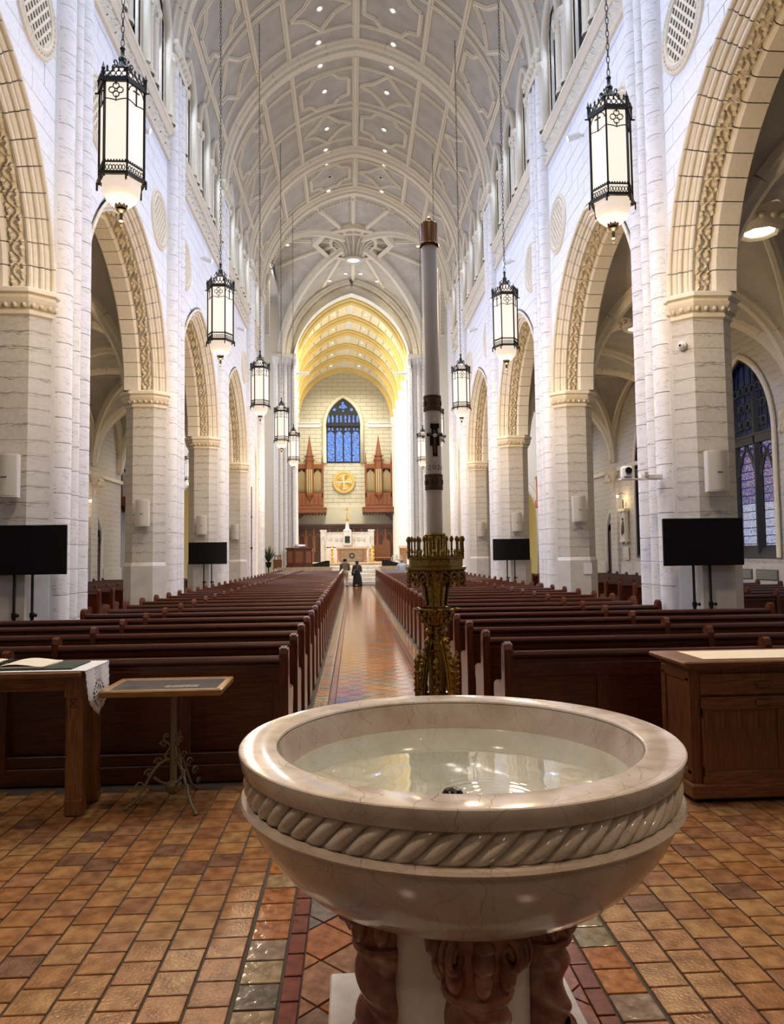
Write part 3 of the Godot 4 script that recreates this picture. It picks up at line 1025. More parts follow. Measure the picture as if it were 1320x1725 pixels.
func build_aisles() -> void:
	for sd in [-1.0, 1.0]:
		var v := struct("ceiling_aisle", "grey ribbed groin vault over the side aisle on the side of the %s" % ("book table" if sd < 0 else "oak cabinet"), "ceiling")
		var x0 := WX + WT; var xm := (x0 + AW) / 2; var xa := (AW - x0) / 2
		for b in NB:
			var zc := (pz(b) + pz(b + 1)) / 2
			var hw := (pz(b + 1) - pz(b)) / 2
			var at := func(u: float, w: float, o := 0.0) -> Vector3:
				return Vector3(C + sd * (xm + xa * u), AS + aisle_h(u, w) - o, -(zc + hw * w))
			var s := ns(true)
			grid(s, 32, 32, func(i, j): return at.call(sin((i - 0.5) * PI), sin((j - 0.5) * PI)))
			mk(s, "web", M.vault, v)
			var runs: Array = []
			runs.append([func(t: float) -> Vector3: return at.call(t, t, 0.0), 0.2, "diagonal_rib"])
			runs.append([func(t: float) -> Vector3: return at.call(t, -t, 0.0), 0.2, "diagonal_rib"])
			runs.append([func(t: float) -> Vector3: return at.call(t, 0.999, 0.0), 0.34, "cross_rib"])
			runs.append([func(t: float) -> Vector3: return at.call(t, 0.0, 0.0), 0.13, "ridge_rib"])
			runs.append([func(t: float) -> Vector3: return at.call(0.97, t, 0.0), 0.2, "wall_rib"])
			for r in runs:
				var seg := 10
				for j in seg:
					var path: Array = []
					for q in 4:
						var t := sin(lerpf(-PI / 2, PI / 2, (j + 0.01 + 0.98 * q / 3.0) / seg))
						path.append(r[0].call(t))
					var q2 := ns()
					var w: float = r[1]
					sweep(q2, path, [Vector3.DOWN if r[2] != "wall_rib" else Vector3(-sd * 0.7, -0.7, 0)], P2([-w / 2, -0.05, -w / 2, 0.08, -w * 0.3, 0.12, -w * 0.22, 0.2, w * 0.22, 0.2, w * 0.3, 0.12, w / 2, 0.08, w / 2, -0.05]))
					mk(q2, r[2], M.rib, v)
			var t2 := thing("boss_light", "glowing round opening in a carved ring at the aisle vault crown", "ceiling light", at.call(0, 0) + Vector3(0, -0.02, 0), 0.0, "boss lights of the aisle vaults")
			var q3 := ns(true)
			lathe(q3, [0.28, -0.32, 0.34, -0.36, 0.42, -0.32, 0.46, -0.2, 0.56, -0.12, 0.6, 0.0], 8)
			for k in 16: ball(q3, Vector3(0.5 * cos(TAU * k / 16), -0.2, 0.5 * sin(TAU * k / 16)), Vector3(0.07, 0.06, 0.07), 6, 4)
			mk(q3, "carved_ring", M.cream, t2)
			q3 = ns(true); lathe(q3, [0.001, -0.29, 0.29, -0.29], 16); mk(q3, "lamp_disc", M.downlight, t2)
			var l := SpotLight3D.new(); l.name = "beam"; l.light_color = c8("ffe2b4"); l.light_energy = E_BOSS; l.spot_range = 30; l.spot_attenuation = 2; l.spot_angle = 62; l.light_size = 0.25; l.shadow_enabled = true
			t2.add_child(l); l.position = Vector3(0, -0.4, 0); l.rotation.x = -PI / 2
		build_aisle_wall(sd)
		# gilded uplights on the aisle side of the capitals
		for k in range(1, NB + 1):
			var t := thing("uplight", "small glowing gilt uplight on the aisle side of a pier capital", "lamp", NV(sd, WT + 0.1, 5.06, pz(k)), 0.0, "uplights on the pier capitals")
			var s := ns(true); lathe(s, [0.001, -0.3, 0.03, -0.28, 0.05, -0.2, 0.13, -0.02, 0.16, 0.0, 0.14, 0.01], 10); mk(s, "bracket", M.cream, t)
			s = ns(true); lathe(s, [0.001, 0.05, 0.06, 0.045, 0.08, 0.01], 10); mk(s, "bulb", M.uplight, t)
			var l := OmniLight3D.new(); l.name = "glow"; l.light_color = c8("ffdfa0"); l.light_energy = E_UP; l.omni_range = 30; l.omni_attenuation = 2; l.light_size = 0.06; l.shadow_enabled = true
			t.add_child(l); l.position = Vector3(sd * 0.08, 0.18, 0)

func build_aisle_wall(sd: float) -> void:
	var w := struct("wall_aisle_left" if sd < 0 else "wall_aisle_right", "streaked stone outer wall of the side aisle on the side of the %s" % ("book table" if sd < 0 else "oak cabinet"), "wall")
	# local x runs along the nave for the right wall and back for the left; depth positive = outwards
	var X := func(d: float, y: float, z: float) -> Vector3: return Vector3(C + sd * (AW + d), y, -z)
	var s := ns()
	var holes: Array = []
	for b in NB:
		if b == 4: continue
		holes.append([pz(b) + PITCH / 2 - 0.5, 1.44, 1.4, 3.1, 2.12])
	holes.append([28.6, 0.62, 0.0, 2.25, 1.0])
	var za := -5.0
	while za < 31.4:
		var zb := za + 0.1
		var segs := [[0.0, 9.0]]
		for h in holes:
			var q: float = absf((za + zb) / 2 - h[0])
			if q < h[1]: segs = [[0.0, h[2]], [h[2] + h[3] + lancet_y(q, h[1], h[4]), 9.0]]
		for g in segs:
			if g[1] - g[0] > 0.01: quad(s, X.call(0, g[0], za), X.call(0, g[0], zb), X.call(0, g[1], zb), X.call(0, g[1], za))
		za = zb
	mk(s, "wall_face", M.pier, w)
	s = ns(); box(s, X.call(0.6, 5, 14), Vector3(0.3, 12, 40)); mk(s, "outer_skin", M.joint, w)
	# dado and string course
	var cuts := [[-5.0, 27.98], [29.22, 31.4]]
	s = ns()
	for c in cuts: box(s, X.call(-0.02, 0.6, (c[0] + c[1]) / 2), Vector3(0.05, 1.2, c[1] - c[0]))
	mk(s, "dado", M.dado, w)
	s = ns()
	for c in [[21.5, 31.4]]: box(s, X.call(-0.03, 4.75, (c[0] + c[1]) / 2), Vector3(0.12, 0.14, c[1] - c[0]))
	mk(s, "string_course", M.cream, w)
	# wall shafts and corbels
	for k in range(1, NB):
		s = ns(); box(s, X.call(-0.06, 2.2, pz(k)), Vector3(0.14, 4.4, 0.7)); mk(s, "wall_pier", M.pier, w)
		s = ns(true)
		lathe(s, [0.02, 3.9, 0.09, 4.0, 0.12, 4.15, 0.17, 4.3, 0.3, 4.6, 0.34, 4.65, 0.34, 4.78, 0.2, 4.82], 10, Transform3D(Basis(), X.call(-0.1, 0, pz(k))))
		for j in 7: ball(s, X.call(-0.34, 4.35 + 0.12 * (j % 2), pz(k) - 0.21 + j * 0.07), Vector3(0.08, 0.1, 0.06), 6, 4)
		mk(s, "corbel", M.carved, w)
	# big traceried windows
	var n := 0
	for b in NB - 1:
		n += 1
		var win := struct("window_%d" % (n if sd > 0 else n + 4), "tall dark-framed pointed stained glass window in the side aisle wall%s" % (" behind the larger television" if sd > 0 and b == 2 else ""), "window")
		var h: Array = holes[b]
		win.transform = Transform3D(Basis(Vector3(0, 0, -sd), Vector3.UP, Vector3(sd * 0.6, 0, 0)), X.call(-0.03, h[2], h[0]))
		var a: float = h[1]; var sp: float = h[3]; var rise: float = h[4]
		var out := lancet(a + 0.06, sp, rise + 0.07, 10)
		s = ns(true)
		sweep(s, out.map(func(p): return Vector3(p.x, p.y, -0.03)), [Vector3(0, 0, -1)], P2([-0.1, -0.05, -0.1, 0.03, -0.05, 0.08, 0.05, 0.05, 0.06, -0.05]))
		mk(s, "stone_hood", M.cream, win)
		s = ns()
		sweep(s, lancet(a - 0.03, sp, rise - 0.04, 10).map(func(p): return Vector3(p.x, p.y, 0.13)), [Vector3(0, 0, -1)], P2([-0.06, -0.2, -0.06, 0.13, 0.0, 0.13, 0.05, 0.05, 0.05, -0.2]))
		mk(s, "outer_frame", M.iron_grey, win)
		for x in [-0.52, 0.52]:
			s = ns(); extr(s, P2([-0.11, 0.2, -0.03, 0.02, 0.03, 0.02, 0.11, 0.2]), 0.1, sp + 1.1, Transform3D(Basis(Vector3.RIGHT, -PI / 2), Vector3(x, 0, 0.0)) * Transform3D(Basis.from_scale(Vector3(1, -1, 1)), Vector3.ZERO))
			mk(s, "mullion", M.iron_grey, win)
		s = ns(); box(s, Vector3(0, sp - 0.1, 0.12), Vector3(a * 2, 0.2, 0.2)); box(s, Vector3(0, sp + 0.02, 0.06), Vector3(a * 2, 0.06, 0.16)); mk(s, "transom", M.iron_grey, win)
		s = ns(); extr(s, P2([0.0, 0.0, 0.0, 0.35, 0.28, 0.0]), -a, a, Transform3D(Basis(Vector3(0, 0, -1), Vector3.UP, Vector3(1, 0, 0)), Vector3(0, 0, 0.25))); mk(s, "sill", M.iron_grey, win)
		# lights of the window: pane with saddle bars and a cusped head
		for q in [[-0.93, 0.56], [0.0, 0.82], [0.93, 0.56]]:
			var pw: float = q[1]
			var g := ns(); box(g, Vector3(q[0], sp / 2, 0.24), Vector3(pw + 0.16, sp - 0.2, 0.02))
			var pane := mk(g, "glass_pane", M.glass_deep, win)
			g = ns(); box(g, Vector3(q[0], sp * 0.27, 0.225), Vector3(pw * 0.8, sp * 0.36, 0.012)); mk(g, "figure_glass", M.glass_pale, pane)
			g = ns()
			for k in 12: box(g, Vector3(q[0], 0.35 + k * (sp - 0.6) / 12.0, 0.215), Vector3(pw + 0.1, 0.02, 0.02))
			for x in [-1, 1]: box(g, Vector3(q[0] + x * (pw / 2 - 0.02), sp / 2, 0.2), Vector3(0.05, sp, 0.05))
			mk(g, "saddle_bars", M.lead, pane)
			# cusped head plate with pierced arcs
			g = ns(true)
			for x in [-1, 1]:
				var path: Array = []
				for k in 9: path.append(Vector3(q[0] + x * (pw / 2) * cos(PI / 2 * k / 8), sp - 1.0 + lancet_y(pw / 2 * cos(PI / 2 * k / 8), pw / 2, pw * 0.85), 0.17))
				tube(g, path, 0.045, 6)
				path = []
				for k in 8: path.append(Vector3(q[0] + x * (pw * 0.3 + 0.13 * cos(TAU * k / 7)), sp - 0.42 + 0.13 * sin(TAU * k / 7), 0.17))
				tube(g, path, 0.03, 5)
				path = []
				for k in 6: path.append(Vector3(q[0] + x * (pw / 2) * (1 - k / 5.0), sp - 1.0 + (k / 5.0) * pw * 1.1, 0.18))
				tube(g, path, 0.035, 5)
			mk(g, "cusped_head", M.iron_grey, win)
		# head of the window: dark tracery with small lights
		s = ns(); extr(s, lancet_head(a - 0.04, sp, rise - 0.05, 10), 0.26, 0.28); mk(s, "tracery_glass", M.glass_dim, win)
		s = ns(true)
		for x in [-0.98, -0.75, -0.52, -0.3, 0.0, 0.3, 0.52, 0.75, 0.98]:
			var top := sp + lancet_y(absf(x), a, rise) - 0.04
			tube(s, [Vector3(x, sp, 0.18), Vector3(x, top, 0.18)], 0.05 if absf(x) in [0.52] else 0.036, 6)
		for yy in [0.35, 0.8, 1.25]:
			var hw2 := 0.0
			for k in 60:
				if lancet_y(k * a / 60.0, a, rise) > yy: hw2 = k * a / 60.0
			for x in [-0.86, -0.64, -0.41, -0.15, 0.15, 0.41, 0.64, 0.86]:
				if absf(x) < hw2:
					var path: Array = []
					for k in 9: path.append(Vector3(x + 0.11 * cos(TAU * k / 8), sp + yy + 0.11 * sin(TAU * k / 8), 0.18))
					tube(s, path, 0.045, 6)
		mk(s, "tracery", M.iron_grey, win)
	# arched doorway
	var dr := struct("door_%d" % (1 if sd > 0 else 2), "dark wooden door in a pointed stone recess of the aisle wall", "door")
	dr.transform = Transform3D(Basis(Vector3(0, 0, -sd), Vector3.UP, Vector3(sd * 0.35, 0, 0)), X.call(0, 0, 28.6))
	s = ns(true); sweep(s, lancet(0.62, 2.25, 1.0, 10).map(func(p): return Vector3(p.x, p.y, 0.17)), [Vector3(0, 0, -1)], P2([-0.04, -0.2, -0.04, 0.2, 0.02, 0.18, 0.03, -0.2])); mk(s, "reveal", M.wall, dr)
	s = ns(); extr(s, lancet_head(0.62, 2.25, 1.0, 10), 0.32, 0.36); box(s, Vector3(0, 2.5, 0.34), Vector3(1.24, 0.4, 0.04)); mk(s, "tympanum", M.wall, dr)
	s = ns(); box(s, Vector3(0, 2.38, 0.3), Vector3(1.2, 0.1, 0.08)); box(s, Vector3(-0.57, 1.2, 0.3), Vector3(0.08, 2.4, 0.08)); box(s, Vector3(0.57, 1.2, 0.3), Vector3(0.08, 2.4, 0.08)); mk(s, "frame", M.dark_wood, dr)
	for x in [-0.265, 0.265]:
		s = ns(); cbox(s, Vector3(x, 1.17, 0.31), Vector3(0.52, 2.32, 0.05), 0.01)
		for yy in [0.55, 1.15, 1.8]: cbox(s, Vector3(x, yy, 0.275), Vector3(0.36, 0.42, 0.03), 0.012)
		mk(s, "leaf", M.dark_wood, dr)
	s = ns(); cbox(s, Vector3(-0.1, 2.85, 0.29), Vector3(0.2, 0.26, 0.06), 0.02); mk(s, "black_sign", M.black, dr)

func build_crossing() -> void:
	var v := struct("ceiling_crossing", "beige groin vault over the crossing with a hanging fluted rosette", "ceiling")
	var z0 := 31.0; var z1 := 41.3; var zm := (z0 + z1) / 2; var za := (z1 - z0) / 2
	var hh := func(u: float, w: float) -> float:
		var f := sqrt(maxf(0.0, VR * VR - pow(absf(u) * WX + VD, 2)))
		var g := 4.75 * pow(maxf(0.0, 1 - w * w), 0.5)
		return maxf(f, g)
	var at := func(u: float, w: float) -> Vector3:
		return Vector3(C - 0.08 + WX * u, VS + hh.call(u, w), -(zm + za * w))
	var s := ns(true)
	grid(s, 36, 36, func(i, j): return at.call(sin((i - 0.5) * PI), sin((j - 0.5) * PI)))
	mk(s, "web", M.vault, v)
	for r in [[1, 1, 0.42, 0.3], [1, -1, 0.42, 0.3], [0, 1, 0.22, 0.14], [1, 0, 0.22, 0.14]]:
		for j in 12:
			var path: Array = []
			for q in 4:
				var t := sin(lerpf(-PI / 2, PI / 2, (j + 0.008 + 0.984 * q / 3.0) / 12.0))
				path.append(at.call(t * r[0], t * r[1]))
			var q2 := ns(); var w: float = r[2]; var h: float = r[3]
			sweep(q2, path, [Vector3.DOWN], P2([-w / 2, -0.05, -w / 2, h * 0.4, -w * 0.3, h * 0.55, -w * 0.2, h, w * 0.2, h, w * 0.3, h * 0.55, w / 2, h * 0.4, w / 2, -0.05]))
			mk(q2, "rib_voussoir", M.cream, v)
	# tiercerons
	for q in [[0.45, 1.0], [-0.45, 1.0], [0.45, -1.0], [-0.45, -1.0], [1.0, 0.45], [-1.0, 0.45], [1.0, -0.45], [-1.0, -0.45]]:
		var path: Array = []; 
		for k in 12:
			var t := 0.2 + 0.72 * k / 11.0
			path.append(at.call(q[0] * t, q[1] * t))
		var q2 := ns(); sweep(q2, path, [Vector3.DOWN], P2([-0.1, -0.1, -0.1, 0.06, -0.04, 0.12, 0.04, 0.12, 0.1, 0.06, 0.1, -0.1])); mk(q2, "thin_rib", M.cream, v)
	var ros := thing("hanging_rosette", "fluted stone rosette with a glowing blue-white opening under the crossing vault", "ceiling light", at.call(0, 0) + Vector3(0.0, 0, 0))
	s = ns(true)
	lathe(s, [0.34, -1.02, 0.42, -0.98, 0.40, -0.9, 0.44, -0.7, 0.58, -0.42, 0.84, -0.2, 1.12, -0.1], 32); mk(s, "funnel", M.vault, ros)
	for k in 16:
		var a := TAU * k / 16
		s = ns(true)
		var path: Array = []
		for q in [[0.41, -0.95], [0.43, -0.75], [0.56, -0.46], [0.82, -0.24], [1.12, -0.13]]: path.append(Vector3(q[0] * cos(a), q[1], q[0] * sin(a)))
		tube(s, path, 0.035, 5, 0.05); mk(s, "flute_rib", M.cream, ros)
	s = ns(true)
	lathe(s, [1.05, -0.2, 1.12, -0.24, 1.2, -0.2, 1.24, -0.05], 32); lathe(s, [1.75, -0.28, 1.9, -0.36, 2.05, -0.3, 2.1, 0.0, 1.75, -0.05], 8); mk(s, "ring", M.cream, ros)
	s = ns(true); lathe(s, [0.3, -1.06, 0.36, -1.1, 0.42, -1.06, 0.42, -0.98], 20); mk(s, "rim", M.cream, ros)
	s = ns(true); lathe(s, [0.001, -1.03, 0.31, -1.03], 18); mk(s, "glowing_disc", M.oculus, ros)
	# downlights of the crossing
	s = ns(true); lathe(s, [0.075, 0.0, 0.1, -0.02, 0.13, -0.018, 0.14, 0.03], 14); var trim := mesh(s, M.white_plastic)
	s = ns(true); lathe(s, [0.001, -0.012, 0.076, -0.012], 14); var disc := mesh(s, M.downlight)
	for q in [[-0.8, 0.1], [0.8, 0.1], [-0.32, 0.86], [-0.1, 0.8], [0.1, 0.8], [0.32, 0.86]]:
		var t := thing("crossing_downlight", "small round downlight in the crossing vault around the rosette", "downlight", at.call(q[0], q[1]) + Vector3(0, -0.03, 0), 0.0, "downlights of the crossing")
		put(trim, "trim_ring", t); put(disc, "lens", t)
		var l := SpotLight3D.new(); l.name = "beam"; l.light_color = c8("fff0dc"); l.light_energy = E_DOWN * 2.0; l.spot_range = 40; l.spot_attenuation = 2; l.spot_angle = 50; l.light_size = 0.08; l.shadow_enabled = true
		t.add_child(l); l.position = Vector3(0, -0.1, 0); l.rotation.x = -PI / 2
	# chancel arch wall at 41.3
	var w2 := struct("wall_chancel", "wall of the chancel arch with cream moulded voussoirs and white shafts", "wall")
	var cx := 0.06; var a := 3.2; var rise := 4.1; var sp := 12.8
	var dd := (rise * rise - a * a) / (2 * a); var R := a + dd
	var tm := acos(dd / R)
	s = ns()
	for k in 60:
		var u0 := -5.2 + 10.4 * k / 60; var u1 := -5.2 + 10.4 * (k + 1) / 60
		var y := func(u: float) -> float: return sp + lancet_y(absf(u), a + 0.9, rise + 0.8) if absf(u) < a + 0.9 else sp
		quad(s, V(cx + u0, y.call(u0), z1), V(cx + u1, y.call(u1), z1), V(cx + u1, 18.5, z1), V(cx + u0, 18.5, z1))
	for h in [-1, 1]: quad(s, V(cx + h * 4.0, 0, z1), V(cx + h * 5.2, 0, z1), V(cx + h * 5.2, sp, z1), V(cx + h * 4.0, sp, z1))
	mk(s, "wall_face", M.cream, w2)
	for h in [-1, 1]:
		for j in 10:
			var aa := (j + 0.5) * tm / 10
			for o in [[R + 0.62, R + 0.95, 0.12, -0.1, "outer_voussoir"], [R + 0.3, R + 0.61, 0.16, 0.1, "middle_voussoir"], [R, R + 0.3, 0.3, 0.45, "inner_voussoir"]]:
				var m := voussoir(P2([o[1], o[3] - 0.02, o[1] - 0.02, o[3] - 0.08, o[1] - 0.1, o[3] - 0.1, o[1] - 0.14, o[3] - 0.02, o[0] + 0.06, o[3], o[0] + 0.02, o[3] + 0.06, o[0], o[3] + 0.1, o[0], o[3] + 0.5]), tm / 10 - 0.003, 2, M.cream)
				var ang := aa if h > 0 else PI - aa
				put(m, o[4], w2, Transform3D(Basis(Vector3(1, 0, 0), Vector3.UP, Vector3(0, 0, 1)) , V(cx - h * dd, sp, z1)) * Transform3D(Basis.from_scale(Vector3(1, 1, -1)), Vector3.ZERO) * Transform3D(Basis(Vector3(0, 0, 1), ang), Vector3.ZERO))
		for k in 5:
			s = ns(true)
			lathe(s, [0.16, 0.0, 0.15, 0.4, 0.13, 0.5, 0.13, 12.3, 0.16, 12.33, 0.13, 12.38, 0.22, 12.65, 0.24, 12.8], 10, Transform3D(Basis(), V(cx + h * (3.33 + k * 0.24), 0, z1 + 0.35 - k * 0.14)))
			mk(s, "shaft", M.shaft, w2)
		s = ns(); box(s, V(cx + h * 3.85, 12.85, z1 + 0.1), Vector3(1.4, 0.16, 1.0)); mk(s, "impost", M.cream, w2)
	# transept shells and chapels beyond the aisles
	var tr := struct("wall_transept", "plain walls and ceiling of the transepts with yellow chapel niches", "wall")
	s = ns()
	for h in [-1, 1]:
		box(s, V(C + h * 12.0, 8, 37), Vector3(0.3, 16.4, 13))
		box(s, V(C + h * 8.5, 16.1, 37), Vector3(8.6, 0.3, 13))
		box(s, V(C + h * 11.1, 8, 31.4), Vector3(2.2, 16.4, 0.25))
		box(s, V(C + h * 7.5, 12.0, 31.1), Vector3(5.0, 8.4, 0.25))
		box(s, V(C + h * (WX + 0.3), 16.0, 37.0), Vector3(0.2, 6.4, 0.2))
	mk(s, "shell", M.pier, tr)
	for h in [-1, 1]:
		s = ns()
		for k in 40:
			var u0 := -3.4 + 6.8 * k / 40; var u1 := -3.4 + 6.8 * (k + 1) / 40
			var yy := func(u: float) -> float: return 3.6 + lancet_y(absf(u), 2.0, 2.6) if absf(u) < 2.0 else 0.0
			quad(s, V(C + h * 8.3 + u0, yy.call((u0 + u1) / 2), z1 + 0.06), V(C + h * 8.3 + u1, yy.call((u0 + u1) / 2), z1 + 0.06), V(C + h * 8.3 + u1, 16, z1 + 0.06), V(C + h * 8.3 + u0, 16, z1 + 0.06))
		mk(s, "chapel_wall", M.cream, tr)
		s = ns(); extr(s, PackedVector2Array(lancet(1.6, 5.0, 2.4, 8)), 0.0, 0.05, Transform3D(Basis(Vector3(0, 0, -h), Vector3.UP, Vector3(h, 0, 0)), V(C + h * 11.8, 4.5, 36.5))); mk(s, "added_transept_glass", M.glass_clear, tr)  # added pane, a source for the light put into the dark transept
		s = ns(true); lathe(s, [2.2, 0, 2.2, 4.0, 1.9, 5.0, 1.2, 6.0, 0.01, 6.6], 20, Transform3D(Basis(), V(C + h * 8.3, 0, z1)), PI, TAU); mk(s, "chapel_niche", M.chapel, tr)
		s = ns(true); sweep(s, lancet(2.05, 3.6, 2.65, 10).map(func(p): return V(C + h * 8.3 + p.x, p.y, z1 - 0.06)), [Vector3(0, 0, 1)], P2([-0.2, 0, -0.15, 0.08, 0, 0.12, 0.15, 0.08, 0.2, 0])); mk(s, "chapel_arch", M.cream, tr)
	# crossing sides: upper walls above the transept mouths are open; outer cap over everything
	s = ns(); box(s, V(C, 18.6, 36.4), Vector3(24, 0.2, 11.6)); mk(s, "roof_deck", M.vault, tr)

# ================================================================ chancel
func cc(z: float) -> float:
	return 0.05 - (z - 41.3) * 0.037

func build_chancel() -> void:
	var v := struct("ceiling_chancel", "pale yellow chancel vault with ornamented bands between golden ribs", "ceiling")
	var zs := [42.3, 45.1, 47.9, 50.8, 53.7, 57.0]
	var zb := 58.2
	var prof := func(z: float) -> Array:
		var a := lerpf(3.35, 3.9, (z - 41.3) / 17.0)
		var rise := lerpf(4.35, 4.0, (z - 41.3) / 17.0)
		var dd := (rise * rise - a * a) / (2 * a)
		return [dd, a + dd, acos(dd / (a + dd))]
	var pt := func(h: int, t: float, z: float, off: float) -> Vector3:
		var q: Array = prof.call(z)
		var an: float = t * q[2]
		return V(cc(z) + h * ((q[1] - off) * cos(an) - q[0]), 12.2 + (q[1] - off) * sin(an), z)
	for k in zs.size() + 1:
		var za: float = 41.3 if k == 0 else zs[k - 1]
		var ze: float = zb if k == zs.size() else zs[k]
		var s := ns(true)
		for h in [-1, 1]:
			s.set_smooth_group(h + 3)
			grid(s, 20, 1, func(i, j): return pt.call(h, i, lerpf(za, ze, j), 0.0))
		mk(s, "band", M.apse_stone, v)
		if k > 0 and k < zs.size() + 1:
			# raised ornament panels of the band
			var od := ns(true)
			for h in [-1, 1]:
				for j in 9:
					grid(od, 8, 8, func(i, w): return pt.call(h, 0.08 + (j + 0.06 + 0.88 * i) / 9.0 * 0.88, lerpf(za + 0.5, minf(ze, za + 2.9) - 0.45, w), 0.03 + 0.06 * leaf_relief(i, w)))
			mk(od, "ornament_band", M.apse_ornament, v)
	for z in zs:
		for h in [-1, 1]:
			for j in 4:
				var path: Array = []; var ups: Array = []
				for q in 7:
					var t: float = (j + q / 6.0) / 4.0
					path.append(pt.call(h, t, z, 0.0)); ups.append((V(cc(z), 12.2, z) - path[-1]).normalized())
				var s := ns()
				sweep(s, path, ups, P2([-0.36, 0, -0.36, 0.08, -0.28, 0.14, -0.2, 0.1, -0.16, 0.22, -0.08, 0.3, 0.08, 0.3, 0.16, 0.22, 0.2, 0.1, 0.28, 0.14, 0.36, 0.08, 0.36, 0]))
				mk(s, "golden_rib", M.apse_rib, v)
	# filling between the chancel arch and the vault
	var fs := ns()
	for h in [-1, 1]:
		for k in 20:
			var a: Vector3 = pt.call(h, k / 20.0, 41.75, 0.0); var b: Vector3 = pt.call(h, (k + 1) / 20.0, 41.75, 0.0)
			quad(fs, a, b, Vector3(b.x, 18.5, b.z), Vector3(a.x, 18.5, a.z))
	mk(fs, "arch_filling", M.apse_stone, v)
	# added lights along the crown, to brighten the chancel
	var ts := ns(true); lathe(ts, [0.07, 0.0, 0.1, -0.02, 0.14, 0.0], 12); var trim := mesh(ts, M.white_plastic)
	ts = ns(true); lathe(ts, [0.001, -0.01, 0.07, -0.01], 12); var disc := mesh(ts, M.downlight)
	for z in [43.7, 46.5, 49.4, 52.3, 55.3]:
		for h in [-1, 1]:
			var t := thing("added_chancel_downlight", "small added downlight in the yellow chancel vault between two golden ribs", "downlight", pt.call(h, 0.82, z, 0.06), 0.0, "added downlights of the chancel")
			put(trim, "trim_ring", t); put(disc, "lens", t)
			var l := SpotLight3D.new(); l.name = "beam"; l.light_color = c8("fff2dc"); l.light_energy = E_CHOIR; l.spot_range = 40; l.spot_attenuation = 2; l.spot_angle = 70; l.light_size = 0.08; l.shadow_enabled = true
			t.add_child(l); l.position = Vector3(0, -0.12, 0); l.rotation.x = -PI / 2
	for h in [-1, 1]:
		var t := thing("added_arch_floodlight", "added long white floodlight hidden on the chancel arch impost, %s side" % ("pulpit" if h < 0 else "fan"), "floodlight", V(h * 2.82, 12.08, 42.0))  # added fixture for the unseen flood that lights the chancel vault
		var fb := ns(); cbox(fb, Vector3(0, 0, 0), Vector3(0.8, 0.08, 0.3), 0.01); mk(fb, "housing", M.camera_white, t)
		fb = ns(); box(fb, Vector3(0, 0.045, 0), Vector3(0.74, 0.01, 0.24)); mk(fb, "lens", M.flood, t)
	# side walls and shafts
	for h in [-1, 1]:
		var w := struct("wall_chancel_left" if h < 0 else "wall_chancel_right", "white chancel side wall of clustered shafts on the side of the %s" % ("pulpit" if h < 0 else "fan"), "wall")
		var s := ns()
		var wx := func(z: float) -> float: return cc(z) + h * (lerpf(3.35, 3.9, (z - 41.3) / 17.0) + 0.05)
		quad(s, V(wx.call(41.3), 0, 41.3), V(wx.call(zb), 0, zb), V(wx.call(zb), 12.5, zb), V(wx.call(41.3), 12.5, 41.3))
		mk(s, "wall_face", M.wall, w)
		for z in [43.7, 46.5]:
			s = ns(); extr(s, PackedVector2Array(lancet(0.7, 5.2, 1.3, 6)), 0.0, 0.04, Transform3D(Basis(Vector3(0, 0, -h), Vector3.UP, Vector3(-h, 0, 0)), V(wx.call(z) - h * 0.03, 5.2, z))); mk(s, "added_window_glass", M.glass_clear, w)  # added panes, a source for the light put on the chancel wall
		for z in zs:
			for q in [-0.3, 0.0, 0.3]:
				s = ns(true)
				lathe(s, [0.2, 1.0, 0.17, 1.3, 0.15, 1.35, 0.15, 11.7, 0.19, 11.75, 0.15, 11.8, 0.25, 12.1, 0.27, 12.3], 9, Transform3D(Basis(), V(wx.call(z + q) - h * (0.12 if q == 0.0 else 0.04), 0, z + q)))
				mk(s, "shaft", M.shaft, w)
	# east wall
	var e := struct("wall_east", "cream ashlar east wall above the choir screen", "wall")
	var cx := cc(zb)
	var s := ns(); box(s, V(cx, 8, zb + 0.25), Vector3(9.4, 17, 0.4)); mk(s, "core", M.joint, e)
	s = ns()
	var row := 0
	var y := 4.2
	while y < 16.2:
		var u := -4.1 - (0.45 if row % 2 else 0.0)
		while u < 4.1:
			var hw := 3.95 if y < 12.2 else 3.95 * sqrt(maxf(0.0, 1 - pow((y - 12.2) / 4.15, 2)))
			var a := maxf(u, -hw); var b := minf(u + 0.9, hw)
			if b - a > 0.08 and (y > 6.0 or absf((a + b) / 2) < 9):
				box(s, V(cx + (a + b) / 2, y + 0.16, zb + 0.04), Vector3(b - a - 0.025, 0.295, 0.04))
			u += 0.9
		y += 0.32; row += 1
	stuff(mk(s, "stone_blocks", M.apse_wall, e))
	for q in [[-2.9, 2.0], [2.85, 2.0]]:
		s = ns(); box(s, V(cx + q[0], 11.95, zb), Vector3(q[1], 0.3, 0.12)); box(s, V(cx + q[0], 12.15, zb - 0.03), Vector3(q[1], 0.1, 0.2)); mk(s, "string_course", M.wall, e)
	s = ns(); box(s, V(cx, 5.45, zb), Vector3(7.8, 0.14, 0.12)); mk(s, "lower_band", M.apse_stone, e)
	s = ns(); box(s, V(cx, 4.7, zb - 0.02), Vector3(7.8, 1.5, 0.1)); mk(s, "plain_panel", M.apse_wall, e)
	# east window
	var win := struct("window_9", "tall blue stained glass window of four lights over the altar", "window")
	win.position = V(-0.68, 8.95, zb - 0.02)
	s = ns(true); sweep(s, lancet(1.42, 3.0, 2.25, 10).map(func(p): return Vector3(p.x, p.y, 0.0)), [Vector3(0, 0, 1)], P2([-0.22, -0.02, -0.22, 0.1, -0.1, 0.16, 0.05, 0.12, 0.1, -0.02])); mk(s, "stone_frame", M.apse_wall, win)
